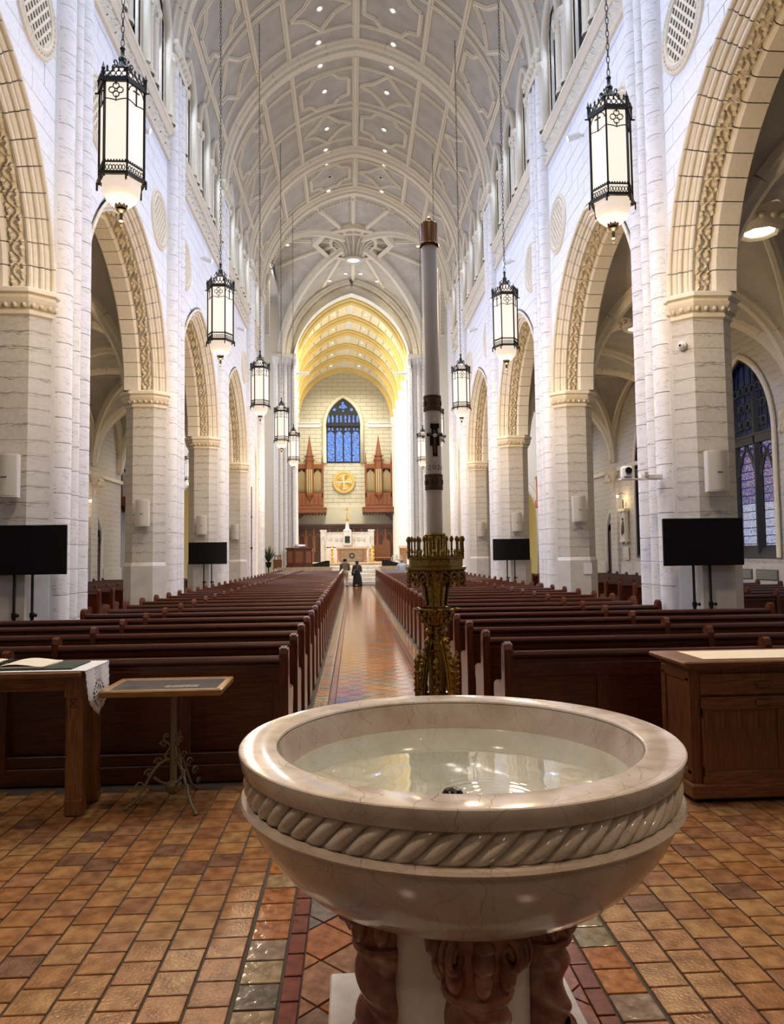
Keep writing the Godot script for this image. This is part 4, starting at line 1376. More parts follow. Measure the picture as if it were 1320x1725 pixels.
	s = ns(); box(s, Vector3(0, 1.5, -0.03), Vector3(2.7, 3.0, 0.08)); extr(s, lancet_head(1.35, 3.0, 2.15, 10), -0.07, 0.01); mk(s, "dark_frame", M.lead, win)
	for k in 4:
		var x := -0.98 + k * 0.655
		s = ns(); extr(s, PackedVector2Array(lancet(0.27, 2.1, 0.3, 6)), 0.0, 0.03, Transform3D(Basis(), Vector3(x, 0.1, 0.02))); mk(s, "lancet_pane", M.glass_blue, win)
		for q in [-0.13, 0.13]:
			s = ns(); extr(s, PackedVector2Array(lancet(0.07, 0.12, 0.1, 4)), 0.0, 0.03, Transform3D(Basis(), Vector3(x + q, 2.58, 0.02))); mk(s, "small_pane", M.glass_blue, win)
			s = ns(); extr(s, PackedVector2Array(lancet(0.08, 0.42, 0.18, 4)), 0.0, 0.03, Transform3D(Basis(), Vector3(x + q * 1.2, 3.22, 0.02))); mk(s, "upper_pane", M.glass_blue, win)
	for q in [[-0.68, 4.25, 0.13], [0.68, 4.25, 0.13], [0.0, 4.5, 0.2], [0.0, 4.78, 0.1], [-0.22, 4.45, 0.1], [0.22, 4.45, 0.1], [0.0, 4.15, 0.08]]:
		s = ns(); extr(s, circ(q[2], 8), 0.0, 0.03, Transform3D(Basis(), Vector3(q[0], q[1], 0.02))); mk(s, "tracery_pane", M.glass_blue, win)
	for x in [-0.655, 0.0, 0.655]:
		s = ns(); box(s, Vector3(x, 1.5, 0.05), Vector3(0.1, 3.0, 0.12)); mk(s, "mullion", M.lead, win)
	s = ns(); box(s, Vector3(0, 3.02, 0.05), Vector3(2.7, 0.22, 0.1)); mk(s, "transom", M.lead, win)
	# sanctuary platform and steps
	var pf := struct("floor_sanctuary", "raised pale marble sanctuary floor with a flight of steps", "floor")
	s = ns()
	box(s, V(cc(50), 0.5, 50.2), Vector3(8.6, 1.0, 17.6))
	mk(s, "platform", M.altar_marble, pf)
	for k in 5:
		s = ns(); cbox(s, V(0.15, 0.1 + 0.2 * k - 0.0, 40.2 + 0.36 * k), Vector3(2.6, 0.2, 0.8), 0.012); mk(s, "step", M.white_marble, pf)
	for h in [-1, 1]:
		s = ns(); box(s, V(0.15 + h * 2.75, 0.5, 40.7), Vector3(2.9, 1.0, 1.9)); mk(s, "front_wall", M.altar_marble, pf)
		s = ns(); extr(s, P2([0, 0.95, 0, 1.3, 0.2, 1.3, 1.5, 1.0, 1.5, 0.95]), -0.06, 0.06, Transform3D(Basis(Vector3.UP, 0.0 if h > 0 else PI), V(0.15 + h * 1.42, 0.03, 40.3))); mk(s, "black_ramp_rail", M.black_metal, pf)
	s = ns(); cbox(s, V(cc(46), 1.09, 46.6), Vector3(5.2, 0.18, 5.4), 0.02); mk(s, "altar_step", M.altar_marble, pf)

func spire(s: SurfaceTool, at: Vector3, r: float, h: float, n := 4) -> void:
	prism(s, [r, 0, r, h * 0.12, r * 1.25, h * 0.13, r * 1.25, h * 0.17, r * 0.85, h * 0.18, 0.01, h], n, T(at))

func build_chancel_things() -> void:
	var s: SurfaceTool
	# choir screen
	var zb := 57.6
	var cx := cc(zb)
	var t := thing("choir_screen", "dark carved wooden panelling along the foot of the east wall", "panelling", V(cx, 1.0, zb))
	s = ns(); box(s, Vector3(0, 1.45, -0.05), Vector3(7.6, 2.9, 0.1)); mk(s, "backboard", M.dark_wood, t)
	s = ns(); box(s, Vector3(0, 2.98, 0.15), Vector3(7.7, 0.14, 0.5)); box(s, Vector3(0, 2.82, 0.08), Vector3(7.6, 0.2, 0.3)); mk(s, "canopy", M.dark_wood, t)
	for k in 13:
		s = ns(); box(s, Vector3(-3.7 + k * 0.617, 1.4, 0.06), Vector3(0.1, 2.7, 0.14)); mk(s, "post", M.organ, t)
	for k in 12:
		s = ns(true); sweep(s, lancet(0.22, 1.0, 0.4, 5).map(func(p): return Vector3(p.x - 3.4 + k * 0.617, p.y + 0.9, 0.04)), [Vector3(0, 0, 1)], P2([-0.04, 0, -0.04, 0.05, 0.04, 0.05, 0.04, 0])); mk(s, "arched_panel", M.organ, t)
	# organ cases
	for h in [-1, 1]:
		var o := thing("organ_case", "carved wooden organ case with spire on the east wall, %s" % ("on the side of the pulpit" if h < 0 else "on the side of the fan"), "organ", V(-3.3 if h < 0 else 2.05, 4.95, 57.4), 0.0, "organ cases")
		s = ns(); cbox(s, Vector3(0, 0.9, -0.1), Vector3(2.1, 1.3, 0.9), 0.03); mk(s, "lower_case", M.organ, o)
		for k in 6:
			s = ns(); cbox(s, Vector3(-0.8 + k * 0.32, 0.95, 0.36), Vector3(0.24, 0.8, 0.05), 0.03); mk(s, "lower_panel", M.organ, o)
		s = ns(); cbox(s, Vector3(0, 0.12, 0.05), Vector3(2.5, 0.34, 1.3), 0.03); box(s, Vector3(0, 0.34, 0.03), Vector3(2.6, 0.1, 1.4)); mk(s, "balcony", M.organ, o)
		for k in 11:
			s = ns(true); lathe(s, [0.01, -0.28, 0.05, -0.22, 0.09, -0.12, 0.1, -0.02], 6, T(Vector3(-1.18 + k * 0.236, 0, 0.62))); mk(s, "pendant", M.dark_wood, o)
		s = ns(); extr(s, P2([0.35, -0.1, 1.2, -0.1, 1.2, -0.85, 1.05, -0.86, 1.0, -0.7, 0.8, -0.4]), -0.15, 0.15, Transform3D(Basis(Vector3.UP, 0.0 if h > 0 else PI), Vector3(0, 0, 0.1))); mk(s, "bracket", M.dark_wood, o)
		for x in [-1.0, 1.0]:
			s = ns(); cbox(s, Vector3(x, 2.45, 0.25), Vector3(0.16, 2.6, 0.2), 0.02); spire(s, Vector3(x, 3.7, 0.25), 0.11, 1.1); mk(s, "corner_post", M.organ, o)
		for g in [-0.62, 0.62]:
			for k in 6:
				var hh := 1.75 - 0.12 * absf(k - 2.5)
				s = ns(true); lathe(s, [0.03, 0, 0.052, 0.3, 0.052, hh, 0.04, hh + 0.02], 8, T(Vector3(g - 0.28 + k * 0.112, 1.6, 0.2))); mk(s, "organ_pipe", M.pipe, o)
			s = ns(); cbox(s, Vector3(g, 3.62, 0.22), Vector3(0.66, 0.3, 0.24), 0.02)
			for k in 6: extr(s, P2([-0.05, 0, 0.05, 0, 0, -0.16]), 0, 0.1, T(Vector3(g - 0.27 + k * 0.11, 3.48, 0.28)))
			mk(s, "cresting", M.organ, o)
			s = ns(); extr(s, P2([-0.36, 0, 0.36, 0, 0.3 * signf(-g), 0.5, 0.2 * signf(-g), 0.3]), 0, 0.05, T(Vector3(g, 3.77, 0.1))); mk(s, "gable", M.pipe, o)
		s = ns(); prism(s, [0.05, 0.9, 0.34, 1.35, 0.34, 4.0, 0.4, 4.02, 0.4, 4.12, 0.3, 4.14], 6, T(Vector3(0, 0, 0.35))); mk(s, "tower", M.organ, o)
		s = ns(); spire(s, Vector3(0, 4.1, 0.35), 0.3, 1.9, 6); mk(s, "spire", M.organ, o)
		for k in 3:
			s = ns(true); lathe(s, [0.04, 1.5, 0.07, 1.9, 0.07, 3.3, 0.05, 3.32], 8, T(Vector3(-0.16 + k * 0.16, 0, 0.62 + 0.04 * (1 - absf(k - 1))))); mk(s, "tower_pipe", M.pipe, o)
		s = ns(); box(s, Vector3(0, 2.6, -0.3), Vector3(2.0, 2.4, 0.1)); mk(s, "back", M.dark_wood, o)
	# round medallion
	t = thing("medallion", "gilded round medallion with a cross of eight petals on the east wall", "medallion", V(-0.66, 7.4, 58.15))
	s = ns(true); lathe(s, [0.001, 0.05, 0.7, 0.05, 0.72, 0.1, 0.84, 0.1, 0.86, 0.0], 32, Transform3D(Basis(Vector3.RIGHT, PI / 2), Vector3.ZERO)); mk(s, "disc", M.gilt, t)
	for k in 8:
		s = ns(); extr(s, P2([0, 0.06, 0.16, 0.55, 0, 0.62, -0.16, 0.55]), 0.05, 0.11, Transform3D(Basis(Vector3(0, 0, 1), TAU * k / 8 + PI / 8), Vector3.ZERO)); mk(s, "petal", M.gold if k % 2 else M.gilt, t)
	s = ns(); box(s, Vector3(0, 0, 0.12), Vector3(0.07, 1.2, 0.05)); box(s, Vector3(0, 0, 0.12), Vector3(1.2, 0.07, 0.05))
	for a in 4:
		box(s, Basis(Vector3(0, 0, 1), a * PI / 2) * Vector3(0, 0.58, 0.12), Vector3(0.26, 0.06, 0.05) if a % 2 == 0 else Vector3(0.06, 0.26, 0.05))
	mk(s, "cross", M.wax_white, t)
	for k in 40:
		s = ns(); box(s, Vector3(0.87 * cos(TAU * k / 40), 0.87 * sin(TAU * k / 40), 0.06), Vector3(0.07, 0.07, 0.05), Basis(Vector3(0, 0, 1), TAU * k / 40)); mk(s, "ray", M.gilt, t)
	# high altar / reredos
	t = thing("high_altar", "white marble high altar with a stepped tabernacle tower", "altar", V(-0.37, 1.0, 50.2))
	s = ns(); cbox(s, Vector3(0, 0.6, 0.1), Vector3(2.9, 1.0, 0.8), 0.03); mk(s, "altar_block", M.white_marble, t)
	s = ns(); cbox(s, Vector3(0, 1.65, -0.1), Vector3(3.0, 0.95, 0.3), 0.03); box(s, Vector3(0, 2.15, -0.1), Vector3(3.1, 0.07, 0.36)); mk(s, "reredos", M.white_marble, t)
	for x in [-1.62, 1.62]:
		s = ns(); cbox(s, Vector3(x, 1.15, 0), Vector3(0.38, 2.3, 0.5), 0.03); box(s, Vector3(x, 2.3, 0), Vector3(0.46, 0.1, 0.58)); mk(s, "side_pillar", M.white_marble, t)
		s = ns(true); sweep(s, lancet(0.1, 0.7, 0.2, 4).map(func(p): return Vector3(p.x + x, p.y + 1.0, 0.26)), [Vector3(0, 0, 1)], P2([-0.03, 0, -0.03, 0.03, 0.03, 0.03, 0.03, 0])); mk(s, "niche", M.dado, t)
	for x in [-1.1, -0.75, -0.42, 0.42, 0.75, 1.1]:
		s = ns(); cbox(s, Vector3(x, 1.72, 0.07), Vector3(0.22, 0.26, 0.04), 0.02); extr(s, P2([-0.09, 0, 0, -0.11, 0.09, 0, 0, 0.11]), 0.09, 0.12, T(Vector3(x, 1.72, 0))); mk(s, "carved_panel", M.dado, t)
	s = ns(); cbox(s, Vector3(0, 1.8, 0.1), Vector3(0.56, 1.0, 0.5), 0.02); prism(s, [0.4, 2.28, 0.3, 2.36, 0.2, 2.4, 0.13, 2.85, 0.18, 2.88, 0.01, 2.95], 4, T(Vector3(0, 0, 0.1))); mk(s, "tabernacle", M.white_marble, t)
	s = ns(); box(s, Vector3(0, 1.68, 0.36), Vector3(0.34, 0.46, 0.04)); mk(s, "green_veil", M.green_cloth, t)
	t = thing("altar_crucifix", "gold crucifix standing on top of the tabernacle tower", "crucifix", V(-0.37, 3.95, 50.1))
	s = ns(true); lathe(s, [0.12, 0, 0.12, 0.04, 0.05, 0.08, 0.09, 0.16, 0.04, 0.22, 0.06, 0.3, 0.03, 0.36], 10); mk(s, "foot", M.gold, t)
	s = ns(); box(s, Vector3(0, 0.65, 0), Vector3(0.05, 0.62, 0.04)); box(s, Vector3(0, 0.76, 0), Vector3(0.34, 0.05, 0.04)); mk(s, "cross", M.gold, t)
	# altar table
	t = thing("altar_table", "stone altar table on rose marble columns with a round emblem", "altar", V(-0.06, 1.18, 45.2))
	s = ns(); cbox(s, Vector3(0, 0.86, 0), Vector3(1.95, 0.12, 0.95), 0.02); mk(s, "mensa", M.altar_marble, t)
	s = ns(); cbox(s, Vector3(0, 0.4, -0.1), Vector3(1.5, 0.8, 0.6), 0.02); mk(s, "body", M.altar_marble, t)
	for x in [-0.8, 0.8]:
		s = ns(true); lathe(s, [0.13, 0, 0.13, 0.06, 0.09, 0.1, 0.085, 0.68, 0.13, 0.76, 0.14, 0.8], 10, T(Vector3(x, 0, 0.32))); mk(s, "column", M.pink_marble, t)
	s = ns(true); lathe(s, [0.001, 0.03, 0.11, 0.03, 0.13, 0.05, 0.17, 0.03, 0.18, 0.0], 20, Transform3D(Basis(Vector3.RIGHT, PI / 2), Vector3(0, 0.4, 0.2))); mk(s, "emblem", M.ink, t)
	s = ns(); box(s, Vector3(0, 0.4, 0.24), Vector3(0.03, 0.18, 0.02)); box(s, Vector3(0, 0.42, 0.24), Vector3(0.16, 0.03, 0.02)); mk(s, "emblem_mark", M.wax_white, t)
	t = thing("table_cross", "small gold cross standing on the altar table", "cross", V(-0.04, 2.1, 45.3))
	s = ns(); box(s, Vector3(0, 0.16, 0), Vector3(0.03, 0.32, 0.02)); box(s, Vector3(0, 0.22, 0), Vector3(0.16, 0.03, 0.02)); box(s, Vector3(0, 0.01, 0), Vector3(0.1, 0.02, 0.06)); mk(s, "cross_body", M.gold, t)
	# standing candlesticks
	for q in [[-1.26, 44.6], [1.05, 44.6], [-1.3, 46.0], [1.28, 46.2]]:
		t = thing("floor_candlestick", "tall knopped brass candlestick beside the altar table", "candlestick", V(q[0], 1.0 if q[1] < 45 else 1.18, q[1]), 0.0, "altar candlesticks")
		s = ns(true); lathe(s, [0.16, 0, 0.16, 0.05, 0.06, 0.1, 0.05, 0.18, 0.1, 0.24, 0.04, 0.3, 0.04, 0.42, 0.09, 0.48, 0.04, 0.54, 0.04, 0.66, 0.09, 0.72, 0.04, 0.78, 0.04, 0.9, 0.1, 0.96, 0.1, 0.99, 0.02, 1.0], 10); mk(s, "stem", M.gold, t)
		s = ns(true); lathe(s, [0.035, 0.99, 0.035, 1.32, 0.005, 1.34], 8); mk(s, "candle", M.wax_white, t)
	# pulpit
	t = thing("pulpit", "polygonal red-brown wooden pulpit at the edge of the sanctuary", "pulpit", V(-2.9, 1.0, 40.55))
	s = ns(); prism(s, [0.8, 0, 0.8, 0.1, 0.74, 0.12, 0.74, 0.95, 0.82, 0.98, 0.82, 1.05, 0.7, 1.06], 8); mk(s, "body", M.pew_v, t)
	for k in 8:
		var a := TAU * k / 8
		s = ns(); cbox(s, Vector3(0, 0.53, 0.69), Vector3(0.4, 0.64, 0.04), 0.02, Basis()); mk(s, "panel", M.organ, t, Transform3D(Basis(Vector3.UP, a), Vector3.ZERO))
	s = ns(); cbox(s, Vector3(0, 1.16, -0.1), Vector3(0.6, 0.05, 0.4), 0.01, Basis(Vector3.RIGHT, 0.3)); mk(s, "book_rest", M.pew, t)
	# seats, lectern, fan, easel
	for q in [[1.75, 46.6, 1.15], [2.15, 47.2, 1.5], [1.6, 48.5, 1.2]]:
		t = thing("sanctuary_chair", "high-backed light wooden chair of the sanctuary, %s" % ("the tallest" if q[2] > 1.4 else "the one nearer the steps" if q[1] < 47 else "the one beside the high altar"), "chair", V(q[0], 1.0, q[1]), PI, "sanctuary chairs")
		s = ns(); cbox(s, Vector3(0, 0.44, 0), Vector3(0.5, 0.06, 0.48), 0.01); mk(s, "seat", M.light_oak, t)
		s = ns(); cbox(s, Vector3(0, q[2] * 0.6, 0.23), Vector3(0.48, q[2] * 0.8, 0.05), 0.01); extr(s, P2([-0.24, 0, 0.24, 0, 0, 0.16]), 0.2, 0.25, T(Vector3(0, q[2] - 0.01, 0))); mk(s, "backrest", M.oak_v, t)
		for x in [-0.22, 0.22]:
			for z in [-0.2, 0.22]:
				s = ns(); cbox(s, Vector3(x, 0.21, z), Vector3(0.05, 0.42, 0.05), 0.006); mk(s, "leg", M.oak_v, t)
			s = ns(); cbox(s, Vector3(x, 0.66, 0.0), Vector3(0.05, 0.05, 0.46), 0.01); mk(s, "armrest", M.oak, t)
	t = thing("lectern", "light wooden lectern standing near the fan", "lectern", V(2.95, 1.0, 43.4))
	s = ns(); cbox(s, Vector3(0, 0.5, 0), Vector3(0.42, 1.0, 0.3), 0.02); mk(s, "body", M.light_oak, t)
	s = ns(); cbox(s, Vector3(0, 1.05, 0.02), Vector3(0.52, 0.04, 0.42), 0.01, Basis(Vector3.RIGHT, 0.35)); mk(s, "top", M.light_oak, t)
	t = thing("floor_fan", "round white wire-guard fan on the sanctuary floor", "fan", V(2.52, 1.0, 42.6))
	s = ns(true)
	for k in 3:
		var path: Array = []
		for j in 21: path.append(Vector3((0.1 + 0.1 * k) * cos(TAU * j / 20), 0.36 + (0.1 + 0.1 * k) * sin(TAU * j / 20), 0.08 - 0.02 * k))
		tube(s, path, 0.012, 5)
	for j in 12: tube(s, [Vector3(0, 0.36, 0.09), Vector3(0.3 * cos(TAU * j / 12), 0.36 + 0.3 * sin(TAU * j / 12), 0.04)], 0.008, 4)
	mk(s, "guard", M.camera_white, t)
	for k in 3:
		s = ns(); box(s, Vector3(0, 0.14, 0), Vector3(0.13, 0.2, 0.01), Basis(Vector3.UP, 0.5)); mk(s, "blade", M.grille, t, Transform3D(Basis(Vector3(0, 0, 1), TAU * k / 3), Vector3(0, 0.36, 0)))
	s = ns(); cbox(s, Vector3(0, 0.03, 0), Vector3(0.4, 0.06, 0.26), 0.015); box(s, Vector3(-0.2, 0.2, 0), Vector3(0.03, 0.36, 0.03)); box(s, Vector3(0.2, 0.2, 0), Vector3(0.03, 0.36, 0.03)); mk(s, "base", M.camera_white, t)
	t = thing("easel", "small wooden easel standing beside the pulpit", "easel", V(-4.05, 0.0, 40.0))
	s = ns(); box(s, Vector3(-0.2, 0.85, 0), Vector3(0.05, 1.7, 0.05), Basis(Vector3(0, 0, 1), -0.08)); box(s, Vector3(0.2, 0.85, 0), Vector3(0.05, 1.7, 0.05), Basis(Vector3(0, 0, 1), 0.08)); box(s, Vector3(0, 0.8, -0.3), Vector3(0.05, 1.7, 0.05), Basis(Vector3.RIGHT, 0.25)); mk(s, "legs", M.light_oak, t)
	s = ns(); box(s, Vector3(0, 0.95, 0.05), Vector3(0.6, 0.05, 0.08)); box(s, Vector3(0, 1.62, 0.0), Vector3(0.4, 0.05, 0.05)); mk(s, "ledge", M.light_oak, t)
	s = ns(); cbox(s, Vector3(0, 1.2, 0.06), Vector3(0.46, 0.46, 0.03), 0.008); mk(s, "board", M.oak, t)
	# altar flowers by the pulpit
	t = thing("flower_stand", "tall dark flower stand with green leaves by the chancel shafts", "plant stand", V(-4.45, 0.0, 39.2))
	s = ns(true); lathe(s, [0.16, 0, 0.14, 0.04, 0.03, 0.08, 0.03, 1.0, 0.12, 1.05, 0.16, 1.3, 0.13, 1.3], 10); mk(s, "stand", M.bronze, t)
	rng.seed = 5
	s = ns()
	for k in 60:
		var a := rng.randf() * TAU; var d := Vector3(cos(a), 0.8 + rng.randf() * 2.4, sin(a)).normalized() * (0.4 + rng.randf() * 0.7)
		var sd := d.cross(Vector3.UP).normalized() * 0.03
		quad(s, Vector3(0, 1.25, 0), Vector3(0, 1.25, 0) + d * 0.6 + sd, Vector3(0, 1.25, 0) + d, Vector3(0, 1.25, 0) + d * 0.6 - sd)
	mk(s, "leaves", mat(c8("36472a"), 0.6), t)
	# wooden gallery in the transept
	for h in [-1, 1]:
		t = thing("wooden_gallery", "brown wooden balcony rail high in the transept on the side of the %s" % ("book table" if h < 0 else "oak cabinet"), "balcony", V(C + h * 10.4, 3.9, 35.0))
		s = ns(); cbox(s, Vector3(0, 0.2, 0), Vector3(2.6, 0.4, 4.5), 0.03); mk(s, "deck", M.organ, t)
		for k in 16:
			s = ns(); cbox(s, Vector3(-h * 1.2, 0.95, -2.1 + k * 0.28), Vector3(0.08, 1.1, 0.14), 0.01); mk(s, "baluster", M.organ, t)
		for k in 9:
			s = ns(); cbox(s, Vector3(-1.1 + k * 0.28, 0.95, 2.2), Vector3(0.14, 1.1, 0.08), 0.01); mk(s, "baluster", M.organ, t)
		s = ns(); cbox(s, Vector3(-h * 1.2, 1.55, 0), Vector3(0.14, 0.12, 4.5), 0.02); cbox(s, Vector3(0, 1.55, 2.2), Vector3(2.6, 0.12, 0.14), 0.02); mk(s, "rail", M.organ, t)
		for k in 12:
			s = ns(true); lathe(s, [0.01, -0.3, 0.08, -0.2, 0.12, 0.0], 6, T(Vector3(-1.2 + k * 0.22, 0, 2.1))); mk(s, "pendant", M.dark_wood, t)
		s = ns(); box(s, Vector3(0.5 * h, 2.6, -1.6), Vector3(1.6, 3.4, 0.2)); mk(s, "back_panel", M.dark_wood, t)

# ================================================================ behind the camera
func build_west_end() -> void:
	var w := struct("wall_west", "plain west wall behind the font with the gallery window", "wall")
	var s := ns()
	box(s, V(C, 4.0, -6.1), Vector3(24, 8, 0.3))
	box(s, V(C - 7.5, 13.0, -6.1), Vector3(9, 10.5, 0.3)); box(s, V(C + 7.5, 13.0, -6.1), Vector3(9, 10.5, 0.3))
	box(s, V(C, 17.2, -6.1), Vector3(9, 1.6, 0.3))
	mk(s, "wall_face", M.wall, w)
	# side walls of the bay at the west end
	s = ns()
	for h in [-1, 1]:
		box(s, V(C + h * (WX + 0.1), 9.8, -0.9), Vector3(0.2, 8.5, 10.2))
		box(s, V(C + h * (AW + 0.35), 4.5, -0.5), Vector3(0.3, 10, 11.5))
		box(s, V(C + h * 7.4, 9.2, -0.9), Vector3(5.2, 0.3, 10.4))
	mk(s, "bay_walls", M.wall, w)
	var win := struct("window_10", "large pale leaded window above the west gallery", "window")
	s = ns(); box(s, V(C, 12.2, -6.1), Vector3(6, 8.4, 0.05)); mk(s, "glass_pane", M.window_day, win)
	for k in 5:
		s = ns(); box(s, V(C - 2.4 + k * 1.2, 12.2, -6.0), Vector3(0.12, 8.4, 0.1)); mk(s, "mullion", M.iron_grey, win)
	var g := struct("ceiling_gallery", "underside of the west gallery above the font with small downlights", "ceiling")
	s = ns(); box(s, V(C, 4.75, -2.0), Vector3(8.3, 0.3, 8.0)); mk(s, "soffit", M.vault, g)
	s = ns(); box(s, V(C, 5.2, 1.95), Vector3(8.3, 1.2, 0.2)); mk(s, "parapet", M.oak, g)
	# narthex downlights
	for q in [[-1.6, 0.9], [2.1, 0.9], [-1.6, -1.6], [2.1, -1.6]]:
		var t := thing("gallery_downlight", "warm round downlight under the west gallery", "downlight", V(C + q[0] - 0.24, 4.6, q[1]), 0.0, "gallery downlights")
		s = ns(true); lathe(s, [0.1, -0.01, 0.14, -0.03, 0.16, 0.0], 14); mk(s, "trim_ring", M.white_plastic, t)
		s = ns(true); lathe(s, [0.001, -0.012, 0.1, -0.012], 14); mk(s, "lens", M.downlight, t)
		var l := SpotLight3D.new(); l.name = "beam"; l.light_color = c8("ffdfbd"); l.light_energy = E_GAL; l.spot_range = 20; l.spot_attenuation = 2; l.spot_angle = 60; l.light_size = 0.12; l.shadow_enabled = true
		t.add_child(l); l.position = Vector3(0, -0.05, 0); l.rotation.x = -PI / 2

# ================================================================ things in the foreground
func build_font() -> void:
	var f := thing("baptismal_font", "round cream marble font with a rope band on twisted red marble columns", "font", V(0.325, 0, 2.365))
	var s := ns(true)
	lathe(s, [0.64, 0.942, 0.665, 0.943, 0.672, 0.95, 0.681, 0.993, 0.6805, 0.997, 0.677, 1.0, 0.574, 1.0, 0.568, 0.998, 0.565, 0.992], 96); mk(s, "rim", M.font, f)
	s = ns(true)
	lathe(s, [0.564, 0.99, 0.552, 0.93, 0.53, 0.86, 0.48, 0.79, 0.38, 0.75, 0.2, 0.735, 0.001, 0.735], 96); mk(s, "basin", M.font, f)
	s = ns(true)
	lathe(s, [0.24, 0.555, 0.34, 0.562, 0.43, 0.583, 0.51, 0.625, 0.575, 0.685, 0.625, 0.755, 0.655, 0.82, 0.661, 0.838], 96); mk(s, "bowl", M.font, f)
	s = ns(true)
	lathe(s, [0.655, 0.838, 0.672, 0.842, 0.677, 0.849, 0.672, 0.857, 0.65, 0.86], 96); mk(s, "bead", M.font, f)
	s = ns(true); lathe(s, [0.64, 0.855, 0.64, 0.95], 64); mk(s, "rope_ground", M.font, f)
	s = ns(true)
	var n := 66
	var w := TAU / n
	grid(s, 10, 8, func(t, v):
		var a: float = PI / 2 - 0.15 * (t - 0.5) + w * (v - 0.5)
		var r: float = 0.641 + 0.026 * pow(sin(PI * clampf(v, 0.001, 0.999)), 0.6) * pow(sin(PI * clampf(t, 0.004, 0.996)), 0.4)
		return Vector3(r * cos(a), 0.857 + 0.092 * t, r * sin(a)))
	var lobe := mesh(s, M.font)
	for k in n: put(lobe, "rope_lobe", f, Transform3D(Basis(Vector3.UP, w * k), Vector3.ZERO))
	# core drum, plinth, columns
	s = ns(true); lathe(s, [0.21, 0.06, 0.21, 0.56], 40); mk(s, "core", M.white_marble, f)
	s = ns(); cbox(s, Vector3(0.0, 0.03, 0), Vector3(0.84, 0.058, 0.84), 0.006); mk(s, "plinth", M.white_marble, f)
	s = ns(true)
	grid(s, 36, 40, func(i, j):
		var th: float = TAU * i; var y: float = 0.1 + 0.26 * j
		var r: float = 0.082 + 0.013 * cos(2.0 * (th - y * 22.0)) - 0.004 * pow(absf(cos(th - y * 22.0 + 0.6)), 12)
		return Vector3(r * cos(th), y, r * sin(th)))
	lathe(s, [0.12, 0.058, 0.12, 0.075, 0.105, 0.085, 0.11, 0.095, 0.09, 0.105], 24)
	lathe(s, [0.085, 0.355, 0.1, 0.36, 0.103, 0.37, 0.1, 0.38, 0.088, 0.385], 24)
	var shaft := mesh(s, M.red_marble)
	s = ns(true)
	lathe(s, [0.088, 0.32, 0.092, 0.36, 0.105, 0.41, 0.13, 0.45, 0.13, 0.47], 24)
	for k in 8:
		var a := TAU * k / 8
		ball(s, Vector3(0.1 * cos(a), 0.365, 0.1 * sin(a)), Vector3(0.028, 0.04, 0.028), 8, 6)
		ball(s, Vector3(0.117 * cos(a), 0.378, 0.117 * sin(a)), Vector3(0.012, 0.018, 0.012), 6, 4)
	for k in 4:
		var a := TAU * k / 4 + PI / 4
		var b := Basis(Vector3.UP, -a)
		var path: Array = []
		for j in 22:
			var t := j / 21.0
			var an := -0.3 + t * 8.6; var r := 0.038 * (1.0 - 0.78 * t)
			path.append(b * Vector3(0.125 + r * sin(an), 0.415 + r * cos(an), 0))
		for o in [-0.022, 0.0, 0.022]:
			tube(s, path.map(func(p): return p + b * Vector3(0, 0, o)), 0.013, 6, 0.009)
		ball(s, b * Vector3(0.125, 0.413, 0), Vector3(0.02, 0.02, 0.024), 8, 5)
		var c := Basis(Vector3.UP, -TAU * k / 4)
		ball(s, c * Vector3(0.115, 0.41, 0), Vector3(0.032, 0.034, 0.034), 10, 6)
		ball(s, c * Vector3(0.13, 0.442, 0), Vector3(0.02, 0.015, 0.03), 8, 5)
	var cap := mesh(s, M.red_marble)
	for a in [90.0, 187.0, -7.0, -90.0]:
		var p := Vector3(0.25 * cos(deg_to_rad(a)) + 0.01, 0, 0.25 * sin(deg_to_rad(a)))
		var col := put(shaft, "twisted_column", f, Transform3D(Basis(), p))
		col.set_meta("label", "twisted red marble column")
		put(cap, "capital", col, Transform3D(Basis(Vector3.UP, deg_to_rad(-a)) * Basis.from_scale(Vector3(1, 1.25, 1)), Vector3(0, -0.015, 0)))
	# water
	var wt := thing("font_water", "clear greenish water with ripples filling the marble font", "water", V(0.325, 0, 2.365))
	s = ns(true)
	var src := Vector2(0.06, 0.31)
	grid(s, 110, 150, func(i, j):
		var r: float = 0.5375 * i; var a: float = TAU * j
		var p := Vector2(r * cos(a), r * sin(a))
		var d := (p - src).length()
		var y := 0.9 + 0.002 * exp(-d * d / 0.012) * sin(d * 190.0 + 1.5 * sin(p.angle() * 3.0)) * minf(1.0, (1.0 - i) * 6.0) + 0.00007 * sin(p.x * 40) * sin(p.y * 46 + 1.0) * minf(1.0, (1.0 - i) * 6.0)
		return Vector3(p.x, y, p.y))
	mk(s, "water_body", M.water, wt)
	var dn := thing("font_spout", "small black round spout standing in the font water", "spout", V(0.27, 0.745, 2.08))
	s = ns(true); lathe(s, [0.012, 0.0, 0.012, 0.145, 0.026, 0.16, 0.03, 0.168, 0.022, 0.178, 0.001, 0.182], 14); mk(s, "nozzle", M.black, dn)

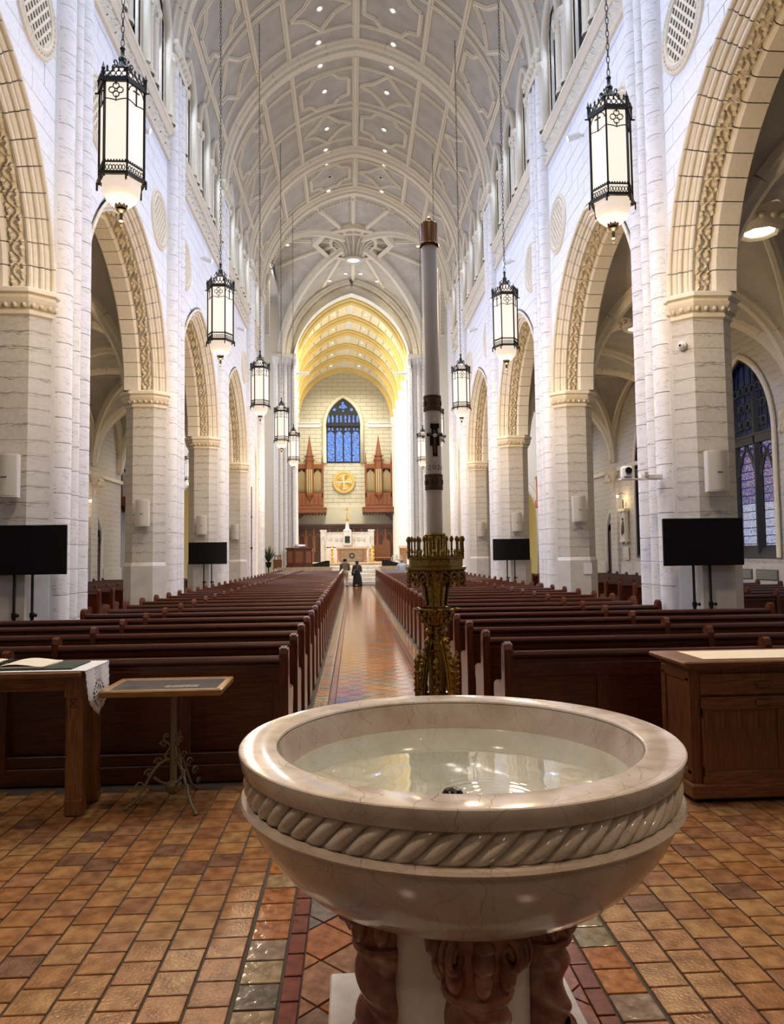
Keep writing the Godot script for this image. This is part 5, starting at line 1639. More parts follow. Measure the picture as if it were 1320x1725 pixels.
func build_candle() -> void:
	var at := V(0.515, 0, 4.6)
	var t := thing("candle_stand", "ornate gothic brass stand with buttresses carrying the tall paschal candle", "candle stand", at)
	var s := ns()
	prism(s, [0.2, 0, 0.2, 0.05, 0.17, 0.08, 0.17, 0.12, 0.14, 0.15, 0.14, 0.2], 8); mk(s, "base", M.brass, t)
	s = ns(); prism(s, [0.055, 0.2, 0.055, 0.98, 0.062, 0.99, 0.062, 1.03, 0.045, 1.05, 0.045, 1.13, 0.06, 1.14], 8); mk(s, "shaft", M.brass, t)
	s = ns(true); lathe(s, [0.05, 1.13, 0.075, 1.15, 0.085, 1.19, 0.105, 1.235, 0.1, 1.245], 16)
	for k in 14:
		var a := TAU * k / 14
		ball(s, Vector3(0.082 * cos(a), 1.17, 0.082 * sin(a)), Vector3(0.016, 0.022, 0.016), 6, 4)
		ball(s, Vector3(0.1 * cos(a + 0.2), 1.21, 0.1 * sin(a + 0.2)), Vector3(0.017, 0.02, 0.017), 6, 4)
		if k % 2 == 0: ball(s, Vector3(0.125 * cos(a), 1.235, 0.125 * sin(a)), Vector3(0.026, 0.01, 0.026), 6, 4)
	mk(s, "leaf_capital", M.brass, t)
	s = ns(); prism(s, [0.06, 1.245, 0.062, 1.28, 0.075, 1.38, 0.115, 1.46], 8); mk(s, "flared_neck", M.brass, t)
	for k in 8:
		var a := TAU * k / 8 + PI / 8
		s = ns(true)
		tube(s, [Vector3(0.066 * cos(a), 1.26, 0.066 * sin(a)), Vector3(0.08 * cos(a), 1.37, 0.08 * sin(a)), Vector3(0.125 * cos(a), 1.465, 0.125 * sin(a))], 0.008, 5)
		mk(s, "neck_rib", M.brass, t)
	# star-shaped tray with gallery
	s = ns(); prism(s, [0.1, 1.46, 0.185, 1.475, 0.195, 1.485, 0.195, 1.5, 0.175, 1.505, 0.175, 1.545, 0.185, 1.55, 0.185, 1.56, 0.06, 1.56], 8); mk(s, "tray", M.brass, t)
	for k in 8:
		var b := Basis(Vector3.UP, TAU * k / 8)
		s = ns(true)
		for j in 3:
			var x := -0.05 + j * 0.05
			lathe(s, [0.006, 1.555, 0.0045, 1.6, 0.008, 1.605, 0.0055, 1.615, 0.0055, 1.655, 0.012, 1.662, 0.012, 1.675, 0.003, 1.69], 6, Transform3D(b, b * Vector3(x, 0, 0.168)))
		for j in 2:
			lathe(s, [0.006, 1.555, 0.005, 1.585, 0.012, 1.595, 0.003, 1.61], 6, Transform3D(b, b * Vector3(-0.025 + j * 0.05, 0, 0.17)))
			var path: Array = []
			for q in 7: path.append(b * Vector3(-0.025 + j * 0.05 + 0.023 * cos(PI * q / 6), 1.582 - 0.02 * sin(PI * q / 6), 0.17))
			tube(s, path, 0.005, 5)
		mk(s, "gallery_cresting", M.brass, t)
		s = ns(true)
		for j in 2:
			var x := -0.035 + j * 0.07
			var path: Array = []
			for q in 9: path.append(b * Vector3(x + 0.035 * cos(PI * q / 8), 1.43 + 0.04 * sin(PI * q / 8), 0.17))
			tube(s, path, 0.007, 5)
			path = []
			for q in 9: path.append(b * Vector3(x + 0.017 * cos(TAU * q / 8), 1.425 + 0.017 * sin(TAU * q / 8), 0.17))
			tube(s, path, 0.006, 5)
		for x in [-0.07, 0.0]:
			lathe(s, [0.003, 1.375, 0.012, 1.39, 0.007, 1.4, 0.013, 1.415, 0.008, 1.43, 0.008, 1.47], 6, Transform3D(b, b * Vector3(x, 0, 0.17)))
		mk(s, "pendant_fringe", M.brass, t)
	s = ns(true); lathe(s, [0.062, 1.56, 0.062, 1.69, 0.068, 1.7, 0.062, 1.71, 0.056, 1.71], 24)
	for k in 16: tube(s, [Vector3(0.063 * cos(TAU * k / 16), 1.57, 0.063 * sin(TAU * k / 16)), Vector3(0.063 * cos(TAU * k / 16), 1.69, 0.063 * sin(TAU * k / 16))], 0.005, 4)
	mk(s, "candle_socket", M.brass, t)
	# four flying buttresses with columns and crockets
	for k in 4:
		var b := Basis(Vector3.UP, TAU * k / 4 + 0.62)
		s = ns(true)
		lathe(s, [0.04, 0.05, 0.04, 0.12, 0.028, 0.14, 0.028, 0.58, 0.034, 0.6, 0.028, 0.62, 0.03, 0.64, 0.042, 0.69, 0.045, 0.71, 0.03, 0.72], 8, Transform3D(b, b * Vector3(0, 0, 0.125)))
		for j in 6: ball(s, b * (Vector3(0.036 * cos(TAU * j / 6), 0.67, 0.125 + 0.036 * sin(TAU * j / 6))), Vector3(0.012, 0.016, 0.012), 5, 4)
		var col := mk(s, "buttress_column", M.brass, t)
		s = ns(true)
		var path: Array = []
		for j in 9:
			var q := j / 8.0
			path.append(b * Vector3(0, 0.72 + 0.36 * q, 0.13 - 0.075 * pow(q, 1.6)))
		tube(s, path, 0.014, 6, 0.01)
		tube(s, path.map(func(p): return p + b * Vector3(0.02, -0.02, 0)), 0.007, 5)
		tube(s, path.map(func(p): return p + b * Vector3(-0.02, -0.02, 0)), 0.007, 5)
		mk(s, "flying_arch", M.gold if k == 0 else M.brass, col)
		s = ns(true)
		for j in 9:
			var p: Vector3 = path[mini(j, 8)]
			ball(s, p + b * Vector3(0, 0.006, 0.018), Vector3(0.014, 0.014, 0.014), 6, 4)
			if j % 2: ball(s, p + b * Vector3(0.016, 0.0, 0.01), Vector3(0.01, 0.012, 0.01), 5, 4)
		ball(s, path[8] + Vector3(0, 0.02, 0), Vector3(0.032, 0.026, 0.032), 8, 5); ball(s, path[8] + Vector3(0, 0.05, 0), Vector3(0.022, 0.022, 0.022), 8, 5)
		mk(s, "crockets", M.brass, col)
		s = ns(true)
		lathe(s, [0.014, 0.72, 0.014, 0.86, 0.018, 0.865, 0.01, 0.88, 0.012, 0.92, 0.018, 0.935, 0.004, 0.965], 6, Transform3D(b, b * Vector3(0, 0, 0.165)))
		for j in 5: ball(s, b * Vector3(0, 0.76 + j * 0.035, 0.182), Vector3(0.01, 0.01, 0.01), 5, 4)
		mk(s, "pinnacle", M.brass, col)
		# thin clustered shaft between the columns
		var b2 := Basis(Vector3.UP, TAU * k / 4 + 0.62 + PI / 4)
		s = ns(true)
		lathe(s, [0.026, 0.1, 0.02, 0.13, 0.02, 0.46, 0.028, 0.48, 0.02, 0.5, 0.02, 0.72, 0.03, 0.75, 0.016, 0.78, 0.016, 0.9, 0.022, 0.92, 0.004, 0.95], 8, Transform3D(b2, b2 * Vector3(0, 0, 0.085)))
		for j in 6: ball(s, b2 * Vector3(0.012 * (1 - 2 * (j % 2)), 0.74 + j * 0.03, 0.1), Vector3(0.012, 0.012, 0.012), 5, 4)
		mk(s, "cluster_shaft", M.brass, t)
	# the candle
	var c := thing("paschal_candle", "tall thick off-white paschal candle with bands, cross and the year 2024", "candle", at + Vector3(0, 1.56, 0))
	c.rotation.z = 0.004
	s = ns(true); lathe(s, [0.05, 0.0, 0.05, 1.99, 0.045, 2.0], 40); mk(s, "wax_body", M.wax, c)
	s = ns(true); lathe(s, [0.05, 1.985, 0.061, 1.99, 0.063, 2.0, 0.056, 2.01, 0.058, 2.13, 0.054, 2.14, 0.03, 2.155, 0.02, 2.158, 0.014, 2.175, 0.003, 2.18], 32); mk(s, "copper_follower", M.copper, c)
	s = ns(true); lathe(s, [0.001, 2.16, 0.014, 2.16, 0.016, 2.168, 0.009, 2.182, 0.002, 2.195], 12); mk(s, "flame", glow(c8("ffc27a"), 1.6), c)
	for q in [[0.42, "Ω"], [0.92, "Α"]]:
		var y: float = q[0]
		s = ns(true); lathe(s, [0.05, y, 0.056, y + 0.002, 0.056, y + 0.098, 0.05, y + 0.1], 36)
		var bd := mk(s, "band", M.band, c)
		s = ns(true)
		for yy in [0.004, 0.016, 0.084, 0.096]: lathe(s, [0.0555, y + yy - 0.002, 0.0575, y + yy - 0.001, 0.0575, y + yy + 0.001, 0.0555, y + yy + 0.002], 36)
		for k in 6:
			if k == 0: continue
			var a := PI / 2 - k * TAU / 6
			var ax := Basis(Vector3.UP, PI / 2 - a)
			box(s, ax * Vector3(0, y + 0.05, 0.0565), Vector3(0.006, 0.045, 0.004), ax); box(s, ax * Vector3(0, y + 0.056, 0.0565), Vector3(0.024, 0.006, 0.004), ax); box(s, ax * Vector3(0.011, y + 0.05, 0.0562), Vector3(0.004, 0.03, 0.004), ax)
		var path: Array = []
		for k in 21:
			var a := PI / 2 + 0.38 * cos(TAU * k / 20)
			path.append(Vector3(0.057 * cos(a), y + 0.05 + 0.026 * sin(TAU * k / 20), 0.057 * sin(a)))
		tube(s, path, 0.0018, 4)
		mk(s, "band_ornament", M.band_mark, bd)
		var tm := letters(q[1], 0.034, M.band_mark)
		put(tm, "greek_letter", bd, T(Vector3(0, y + 0.05, 0.0565)))
	var yr := "2024"
	for k in 4:
		var a := -0.63 + k * 0.6
		put(letters(yr[k], 0.03, M.ink), "numeral", c, Transform3D(Basis(Vector3.UP, a), Vector3(0.0505 * sin(a), 0.56, 0.0505 * cos(a))))
	s = ns(); extr(s, P2([-0.013, -0.1, 0.016, -0.1, 0.016, -0.035, 0.03, -0.035, 0.03, 0.025, 0.05, 0.025, 0.05, 0.045, 0.02, 0.045, 0.02, 0.075, 0.03, 0.075, 0.03, 0.105, -0.026, 0.105, -0.026, 0.075, -0.018, 0.075, -0.018, 0.045, -0.05, 0.045, -0.05, 0.025, -0.03, 0.025, -0.03, -0.035, -0.013, -0.035]), 0.05, 0.058, T(Vector3(0.004, 0.73, 0)))
	var cr := mk(s, "painted_cross", M.cross_wood, c)
	s = ns(true); tube(s, [Vector3(0.004, 0.77, 0.06), Vector3(0.004, 0.70, 0.061), Vector3(0.006, 0.65, 0.06)], 0.007, 6); tube(s, [Vector3(-0.04, 0.768, 0.06), Vector3(0.004, 0.758, 0.061), Vector3(0.046, 0.768, 0.06)], 0.004, 5); ball(s, Vector3(0.004, 0.785, 0.06), Vector3(0.009, 0.011, 0.006), 6, 5); mk(s, "figure", M.band, cr)
	for q in [[0.004, 0.855, 0.0], [0.006, 0.607, 0.0], [0.006, 0.757, 0.01], [-0.066, 0.757, -0.03], [0.068, 0.757, -0.03]]:
		s = ns(); prism(s, [0.004, 0, 0.012, 0.004, 0.013, 0.018, 0.004, 0.024], 6, Transform3D(Basis(), Vector3(q[0], q[1] - 0.01, 0.058 + q[2]))); mk(s, "wax_nail", M.wax_white, c)

func letters(tx: String, h: float, m: Material) -> Mesh:
	var t := TextMesh.new()
	var f := SystemFont.new()
	f.font_names = PackedStringArray(["Droid Serif"])
	t.font = f; t.text = tx; t.font_size = 64; t.pixel_size = h / 46.0; t.depth = 0.002
	t.vertical_alignment = VERTICAL_ALIGNMENT_CENTER
	t.material = m
	return t

func pew_end_poly() -> PackedVector2Array:
	return P2([0.0, 0.0, 0.02, 0.88, 0.035, 0.92, 0.065, 0.935, 0.1, 0.93, 0.125, 0.9, 0.13, 0.68, 0.15, 0.635, 0.2, 0.615, 0.42, 0.6, 0.46, 0.57, 0.46, 0.5, 0.43, 0.44, 0.44, 0.06, 0.46, 0.0])

func make_pew(called: String, label: String, group: String, L: float, dir: float, divs: Array, panelled: bool) -> Node3D:
	var t := thing(called, label, "pew", Vector3.ZERO, 0.0, group)
	var s := ns()
	var mid := dir * L / 2
	cbox(s, Vector3(mid, 0.44, -0.075), Vector3(L - 0.04, 0.76, 0.025), 0.004, Basis(Vector3.RIGHT, 0.05)); mk(s, "back_panel", M.pew, t)
	s = ns(true); sweep(s, [Vector3(dir * 0.03, 0.84, -0.055), Vector3(dir * (L - 0.03), 0.84, -0.055)], [Vector3.UP], P2([-0.035, -0.02, -0.035, 0.005, -0.02, 0.022, 0.0, 0.026, 0.02, 0.022, 0.035, 0.005, 0.035, -0.02])); mk(s, "top_rail", M.pew, t)
	s = ns(); cbox(s, Vector3(mid, 0.79, -0.052), Vector3(L - 0.06, 0.05, 0.03), 0.008); mk(s, "back_moulding", M.pew, t)
	s = ns(); cbox(s, Vector3(mid, 0.44, -0.27), Vector3(L - 0.06, 0.035, 0.38), 0.01, Basis(Vector3.RIGHT, 0.03)); mk(s, "seat", M.pew, t)
	if panelled:
		s = ns(); cbox(s, Vector3(mid, 0.06, -0.035), Vector3(L - 0.06, 0.12, 0.05), 0.006); mk(s, "skirting", M.pew, t)
		s = ns(); cbox(s, Vector3(mid, 0.16, -0.045), Vector3(L - 0.06, 0.08, 0.04), 0.006); mk(s, "bottom_rail", M.pew, t)
		s = ns(); cbox(s, Vector3(mid, 0.73, -0.045), Vector3(L - 0.06, 0.1, 0.04), 0.006); mk(s, "upper_rail", M.pew, t)
		var n := int(L / 0.62)
		for k in n + 1:
			s = ns(); cbox(s, Vector3(dir * (0.07 + (L - 0.14) * k / n), 0.44, -0.046), Vector3(0.085, 0.52, 0.036), 0.005); mk(s, "stile", M.pew_v, t)
	else:
		s = ns(); cbox(s, Vector3(mid, 0.16, -0.75), Vector3(L - 0.2, 0.05, 0.14), 0.012); mk(s, "kneeler", M.dark_wood, t)
	var po := pew_end_poly()
	for x in [0.0, L - 0.065]:
		s = ns()
		# bevelled end: three slabs
		var xf := Transform3D(Basis(Vector3(0, 0, -1), Vector3.UP, Vector3(1, 0, 0)), Vector3(dir * (x + 0.0325), 0, 0))
		extr(s, po, -0.022, 0.022, xf)
		var inn := PackedVector2Array()
		for p in po: inn.append(p + (Vector2(0.2, 0.45) - p).normalized() * 0.012)
		extr(s, inn, -0.033, 0.033, xf)
		var e := mk(s, "pew_end", M.pew_v, t)
		s = ns()
		var ov := PackedVector2Array()
		for q in circ(1.0, 12): ov.append(Vector2(0.078 + q.x * 0.022, 0.78 + q.y * 0.07))
		extr(s, ov, -0.0345, 0.0345, xf); mk(s, "dark_motif", M.dark_wood, e)  # proud dark plate in place of the shade in a carved recess
	for x in divs:
		s = ns()
		extr(s, P2([0.0, 0.1, 0.02, 0.88, 0.035, 0.92, 0.065, 0.935, 0.1, 0.93, 0.125, 0.9, 0.13, 0.62, 0.4, 0.6, 0.42, 0.2, 0.1, 0.1]), -0.025, 0.025, Transform3D(Basis(Vector3(0, 0, -1), Vector3.UP, Vector3(1, 0, 0)), Vector3(dir * x, 0, 0)))
		mk(s, "divider", M.pew_v, t)
	return t

func ordinal(n: int) -> String:
	var o := ["", "first", "second", "third", "fourth", "fifth", "sixth", "seventh", "eighth", "ninth", "tenth", "eleventh", "twelfth", "thirteenth", "fourteenth", "fifteenth", "sixteenth", "seventeenth", "eighteenth", "nineteenth"]
	if n < 20: return o[n]
	var t: String = ["", "", "twent", "thirt"][n / 10]
	return t + ("ieth" if n % 10 == 0 else "y-" + o[n % 10])

func rowlab(k: int, dir: float) -> String:
	return "dark red pew, %s row before the panelled rear pew, %s side" % [ordinal(k), "book table" if dir < 0 else "oak cabinet"]

func sidelab(k: int, dir: float) -> String:
	return "dark wooden side aisle pew, %s row from the west, %s side" % [ordinal(k + 1), "book table" if dir < 0 else "oak cabinet"]

func build_pews() -> void:
	var lab := "dark red wooden pew in the ranks along the central aisle"
	var grp := "pews along the central aisle"
	for dir in [-1.0, 1.0]:
		var x0 := -0.47 if dir < 0 else 1.09
		var rear := make_pew("rear_pew", "panelled back of the rearmost pew %s" % ("behind the small display table" if dir < 0 else "behind the oak cabinet"), "", 4.1, dir, [1.98], true)
		rear.position = V(x0, 0, 5.33)
		var long: Node3D = make_pew("pew", lab, grp, 4.1, dir, [1.98], false)
		var short: Node3D = null
		for k in range(1, 36):
			var p := V(x0, 0, 5.33 + 0.88 * k)
			if k <= 4:
				if k == 1: long.position = p; long.set_meta("label", rowlab(k, dir))
				else: dup(long, p, 0.0, rowlab(k, dir))
			else:
				if short == null:
					short = make_pew("pew", lab, grp, 3.05, dir, [1.98], false); short.position = p; short.set_meta("label", rowlab(k, dir))
				else: dup(short, p, 0.0, rowlab(k, dir))
		var side: Node3D = null
		for k in 17:
			var z := 11.6 + 0.88 * k
			var px: float = C + dir * 5.62
			if side == null:
				side = make_pew("aisle_pew", "dark wooden pew in the side aisle beyond the piers", "pews in the side aisles", 3.2, dir, [1.0], false); side.position = V(px, 0, z); side.set_meta("label", sidelab(k, dir))
			else: dup(side, V(px, 0, z), 0.0, sidelab(k, dir))

func make_lamp() -> Node3D:
	var t := thing("pendant_lamp", "", "pendant lamp", Vector3.ZERO, 0.0, "hanging nave lanterns")
	var R := 0.235
	var s: SurfaceTool
	s = ns(true); lathe(s, [0.001, 0.0, 0.012, 0.02, 0.006, 0.04, 0.03, 0.06, 0.014, 0.09, 0.022, 0.12, 0.012, 0.14, 0.05, 0.165, 0.055, 0.175, 0.02, 0.19, 0.06, 0.2, 0.065, 0.215], 10)
	for k in 8: ball(s, Vector3(0.06 * cos(TAU * k / 8), 0.225, 0.06 * sin(TAU * k / 8)), Vector3(0.01, 0.02, 0.01), 5, 4)
	mk(s, "finial", M.bronze, t)
	s = ns(true); lathe(s, [0.05, 0.232, 0.1, 0.236, 0.118, 0.25, 0.122, 0.262, 0.16, 0.29, 0.166, 0.305, 0.188, 0.35, 0.196, 0.42, 0.196, 0.5], 24); mk(s, "glass_bowl", M.lamp_bowl, t)
	# six panes with posts
	for k in 6:
		var b := Basis(Vector3.UP, TAU * k / 6)
		var ap := R * cos(PI / 6)
		s = ns(); box(s, b * Vector3(0, 0.99, ap - 0.012), Vector3(R - 0.02, 1.0, 0.008), b); mk(s, "glass_pane", M.lamp_glass, t)
		s = ns(); box(s, b * Vector3(R / 2, 0.98, ap), Vector3(0.018, 1.06, 0.022), b * Basis(Vector3.UP, PI / 6)); mk(s, "post", M.bronze, t)
		# lower band
		s = ns()
		box(s, b * Vector3(0, 0.48, ap + 0.008), Vector3(R + 0.02, 0.035, 0.03), b); box(s, b * Vector3(0, 0.60, ap + 0.004), Vector3(R, 0.014, 0.016), b)
		for j in 8: box(s, b * Vector3(-R / 2 + (j + 0.5) * R / 8, 0.615, ap + 0.004), Vector3(0.012, 0.016, 0.012), b)
		var s2 := ns(true)
		var path: Array = []
		for q in 25:
			var x := -0.1 + 0.2 * q / 24.0
			path.append(b * Vector3(x, 0.54 + 0.03 * sin(q * TAU / 8), ap + 0.004))
		tube(s, path, 0.005, 4)
		path = []
		for q in 25:
			var x := -0.1 + 0.2 * q / 24.0
			path.append(b * Vector3(x, 0.54 - 0.03 * sin(q * TAU / 8), ap + 0.004))
		tube(s, path, 0.005, 4)
		box(s, b * Vector3(R / 2, 0.44, ap + 0.03), Vector3(0.016, 0.09, 0.016), b)
		mk(s, "lower_band", M.bronze, t)
		# upper tracery: quatrefoil and cross by turns
		s = ns()
		box(s, b * Vector3(0, 1.485, ap + 0.006), Vector3(R + 0.02, 0.05, 0.03), b)
		path = []
		for q in 9: path.append(b * Vector3(-0.11 + 0.22 * q / 8.0, 1.26 + 0.02 * absf(cos(q * PI / 8)), ap + 0.002))
		tube(s, path, 0.006, 4)
		if k % 2 == 0:
			for o in [[0, 0.045], [0, -0.045], [0.042, 0], [-0.042, 0]]:
				path = []
				for q in 11: path.append(b * Vector3(o[0] + 0.032 * cos(TAU * q / 10), 1.37 + o[1] + 0.032 * sin(TAU * q / 10), ap + 0.003))
				tube(s, path, 0.006, 4)
			box(s, b * Vector3(0, 1.28, ap + 0.003), Vector3(0.01, 0.06, 0.008), b); box(s, b * Vector3(0, 1.45, ap + 0.003), Vector3(0.01, 0.05, 0.008), b)
		else:
			box(s, b * Vector3(0, 1.36, ap + 0.004), Vector3(0.014, 0.19, 0.01), b); box(s, b * Vector3(0, 1.405, ap + 0.004), Vector3(0.08, 0.014, 0.01), b)
			path = []
			for q in 9: path.append(b * Vector3(0.1 * cos(PI * q / 8), 1.38 + 0.085 * sin(PI * q / 8), ap + 0.003))
			tube(s, path, 0.006, 4)
		mk(s, "upper_tracery", M.bronze, t)
		# cresting
		s = ns(true)
		for j in 4:
			var x := -R / 2 + (j + 0.5) * R / 4
			path = []
			for q in 8: path.append(b * Vector3(x + 0.026 * cos(TAU * q / 7), 1.545 + 0.032 * sin(TAU * q / 7), ap + 0.012))
			tube(s, path, 0.006, 4)
			lathe(s, [0.006, 1.56, 0.012, 1.59, 0.008, 1.6, 0.014, 1.61, 0.003, 1.635], 5, Transform3D(b, b * Vector3(x, 0, ap + 0.012)))
		lathe(s, [0.012, 1.46, 0.014, 1.58, 0.022, 1.6, 0.01, 1.63, 0.002, 1.67], 6, Transform3D(b, b * Vector3(R / 2, 0, ap + 0.015)))
		tube(s, [b * Vector3(R / 2, 1.46, ap + 0.01), b * Vector3(R / 2 + 0.02, 1.46, ap + 0.05)], 0.01, 5)
		mk(s, "cresting", M.bronze, t)
		s = ns(true); tube(s, [b * Vector3(R / 2, 1.5, ap), b * Vector3(0.05, 1.72, 0.07)], 0.008, 5); mk(s, "roof_rib", M.bronze, t)
	s = ns(); prism(s, [R - 0.02, 1.5, 0.075, 1.72], 6); mk(s, "glass_roof", M.lamp_bowl, t)
	s = ns(true); lathe(s, [0.085, 1.69, 0.095, 1.7, 0.085, 1.72, 0.05, 1.75, 0.035, 1.82, 0.045, 1.84, 0.02, 1.88, 0.02, 1.94, 0.03, 1.96, 0.01, 1.99], 12)
	for k in 6:
		var a := TAU * k / 6
		var path: Array = []
		for q in 8: path.append(Vector3((0.09 + 0.02 * cos(TAU * q / 7)) * cos(a), 1.75 + 0.03 * sin(TAU * q / 7), (0.09 + 0.02 * cos(TAU * q / 7)) * sin(a)))
		tube(s, path, 0.007, 4)
		ball(s, Vector3(0.085 * cos(a + 0.5), 1.785, 0.085 * sin(a + 0.5)), Vector3(0.012, 0.02, 0.012), 5, 4)
	mk(s, "upper_crown", M.bronze, t)
	# chain up to the vault
	s = ns(true)
	var top := 16.13 - 5.09
	var y := 1.98
	var k2 := 0
	while y < top:
		var hl := 0.05
		var path: Array = []
		var ax := Vector3(1, 0, 0) if k2 % 2 == 0 else Vector3(0, 0, 1)
		for q in 9: path.append(Vector3(0, y + hl * 0.9, 0) + ax * 0.017 * cos(TAU * q / 8) + Vector3(0, hl * sin(TAU * q / 8), 0))
		tube(s, path, 0.005, 4)
		y += 0.078; k2 += 1
	mk(s, "chain", M.bronze, t)
	var l := OmniLight3D.new(); l.name = "lamp_glow"; l.light_color = c8("ffdcae"); l.light_energy = E_LAMP; l.omni_range = 40; l.omni_attenuation = 2; l.light_size = 0.15; l.shadow_enabled = true
	t.add_child(l); l.position = Vector3(0, -0.12, 0)
	return t

func build_lamps() -> void:
	var proto := make_lamp()
	var n := 0
	for h in [-1, 1]:
		for k in 5:
			var p := V(-2.42 if h < 0 else 3.0, 5.09, (7.75 if h < 0 else 8.05) + (5.87 if k < 4 else 5.7) * k)
			var lab := "glowing bronze lantern %s, over the pews on the %s side" % [["before the first pier", "after the first pier", "after the second pier", "after the third pier", "at the crossing"][k], "book table" if h < 0 else "oak cabinet"]
			if n == 0: proto.position = p; proto.set_meta("label", lab)
			else: dup(proto, p, 0.0, lab)
			n += 1
	for q in [[-7.9, 36.2, "on the side of the book table"], [8.35, 36.2, "on the side of the oak cabinet"]]:
		dup(proto, V(q[0], 4.9, q[1]), 0.0, "glowing hexagonal bronze lantern hanging in the transept %s" % q[2])

func build_tables() -> void:
	var s: SurfaceTool
	# book table
	var t := thing("book_table", "brown oak table with chamfered legs holding an open book on a cloth", "table", V(-2.5, 0, 4.88))
	s = ns(); cbox(s, Vector3(0, 0.875, 0), Vector3(1.68, 0.032, 0.54), 0.006); mk(s, "tabletop", M.table_oak, t)
	for q in [[0.77, 0.13], [0.77, -0.13], [-0.74, 0.13], [-0.74, -0.13]]:
		s = ns()
		var w := 0.052
		extr(s, P2([-w, -w * 0.6, -w * 0.6, -w, w * 0.6, -w, w, -w * 0.6, w, w * 0.6, w * 0.6, w, -w * 0.6, w, -w, w * 0.6]), 0.1, 0.74, Transform3D(Basis(Vector3.RIGHT, -PI / 2), Vector3(q[0], 0, q[1])))
		cbox(s, Vector3(q[0], 0.055, q[1]), Vector3(0.108, 0.11, 0.108), 0.014); cbox(s, Vector3(q[0], 0.79, q[1]), Vector3(0.11, 0.13, 0.11), 0.004)
		var lg := mk(s, "leg", M.table_oak_v, t)
		s = ns(); box(s, Vector3(q[0], 0.69, q[1] + 0.05), Vector3(0.05, 0.006, 0.008), Basis(Vector3(0, 0, 1), 0.8)); box(s, Vector3(q[0], 0.69, q[1] + 0.05), Vector3(0.05, 0.006, 0.008), Basis(Vector3(0, 0, 1), -0.8)); box(s, Vector3(q[0], 0.715, q[1] + 0.05), Vector3(0.05, 0.005, 0.008)); box(s, Vector3(q[0], 0.665, q[1] + 0.05), Vector3(0.05, 0.005, 0.008)); mk(s, "carved_cross", M.dark_wood, lg)
	for z in [-0.13, 0.13]:
		s = ns(); cbox(s, Vector3(0, 0.81, z), Vector3(1.46, 0.1, 0.03), 0.004); mk(s, "apron", M.table_oak, t)
	for x in [-0.74, 0.77]:
		s = ns(); cbox(s, Vector3(x, 0.81, 0), Vector3(0.03, 0.1, 0.2), 0.004); mk(s, "end_apron", M.table_oak, t)
	# lace runner with real openings
	t = thing("lace_runner", "white lace runner hanging over the end of the book table", "table runner", V(-2.5, 0.892, 4.86))
	s = ns(); box(s, Vector3(0.0, 0.0025, 0), Vector3(1.69, 0.003, 0.44)); mk(s, "top_cloth", M.linen, t)
	s = ns()
	var x0 := 0.848
	var cols := 56; var rows := 44
	for i in cols:
		for j in rows:
			var u := (i + 0.5) / cols * 2 - 1; var v := (j + 0.5) / rows
			# v = 0 at the table edge, tongue narrows to the tip with scallops
			var wdt := (1.0 - 0.9 * pow(v, 2.8)) * (0.97 + 0.03 * sin(v * 46.0))
			if absf(u) > wdt: continue
			if v > 0.96 and absf(u) > 0.1: continue
			var hole := false
			var r := Vector2(u * 1.2, (v - 0.55) * 1.9).length()
			if absf(r - 0.5) < 0.05 and fmod(atan2(u, v - 0.55) * 5.0 + 20.0, 1.0) < 0.6: hole = true
			if absf(r - 0.28) < 0.06 and fmod(atan2(u, v - 0.55) * 3.0 + 20.0, 1.0) < 0.55: hole = true
			if v < 0.5 and absf(u) < 0.3 and (i + j) % 4 == 0: hole = true
			if absf(u) > wdt - 0.16 and (i * 3 + j * 5) % 7 == 0: hole = true
			if hole: continue
			var zz0 := -0.22 + 0.44 * i / cols; var zz1 := -0.22 + 0.44 * (i + 1) / cols
			var P := func(z: float, vv: float) -> Vector3:
				var dr := 0.31 * vv
				return Vector3(x0 + 0.012 + 0.012 * sin(vv * 2.0) + 0.008 * sin(z * 30.0) * vv, 0.002 - dr, z)
			quad(s, P.call(zz0, float(j) / rows), P.call(zz1, float(j) / rows), P.call(zz1, float(j + 1) / rows), P.call(zz0, float(j + 1) / rows))
	box(s, Vector3(x0 + 0.004, 0.0015, 0), Vector3(0.02, 0.003, 0.44))
	mk(s, "lace_tongue", M.linen, t)
	t = thing("open_book", "open guest book with cream pages on a dark green cover", "book", V(-2.16, 0.897, 4.86))
	s = ns(); cbox(s, Vector3(0.02, 0.004, 0), Vector3(0.8, 0.008, 0.34), 0.003); mk(s, "cover", M.green_cloth, t)
	for d in [-1, 1]:
		s = ns(true)
		grid(s, 10, 1, func(i, j): return Vector3(-0.05 + d * 0.29 * i, 0.012 + 0.022 * sin(PI * clampf(i * 1.1, 0, 1)) * (1 - i * 0.6) + 0.006, (j - 0.5) * 0.3))
		box(s, Vector3(-0.05 + d * 0.15, 0.012, 0), Vector3(0.29, 0.012, 0.3)); mk(s, "page_block", M.paper, t)
	s = ns(true); tube(s, [Vector3(-0.05, 0.02, -0.15), Vector3(-0.05, 0.035, 0.0), Vector3(-0.05, 0.02, 0.15)], 0.008, 6)
	for k in 9: tube(s, [Vector3(-0.07, 0.02, -0.12 + k * 0.03), Vector3(-0.05, 0.045, -0.12 + k * 0.03), Vector3(-0.03, 0.02, -0.12 + k * 0.03)], 0.003, 4)
	mk(s, "ring_spine", M.black_metal, t)
	t = thing("pen", "dark pen lying on the open book page", "pen", V(-2.36, 0.938, 4.88), 0.5)
	s = ns(true); tube(s, [Vector3(-0.07, 0, 0), Vector3(0.05, 0, 0), Vector3(0.068, 0, 0)], 0.005, 6, 0.003); mk(s, "barrel", M.black, t)
	# display table on a scrolled iron stand
	t = thing("display_table", "glass-topped oak display board on a scrolled iron tripod pedestal", "table", V(-1.185, 0, 4.975))
	s = ns()
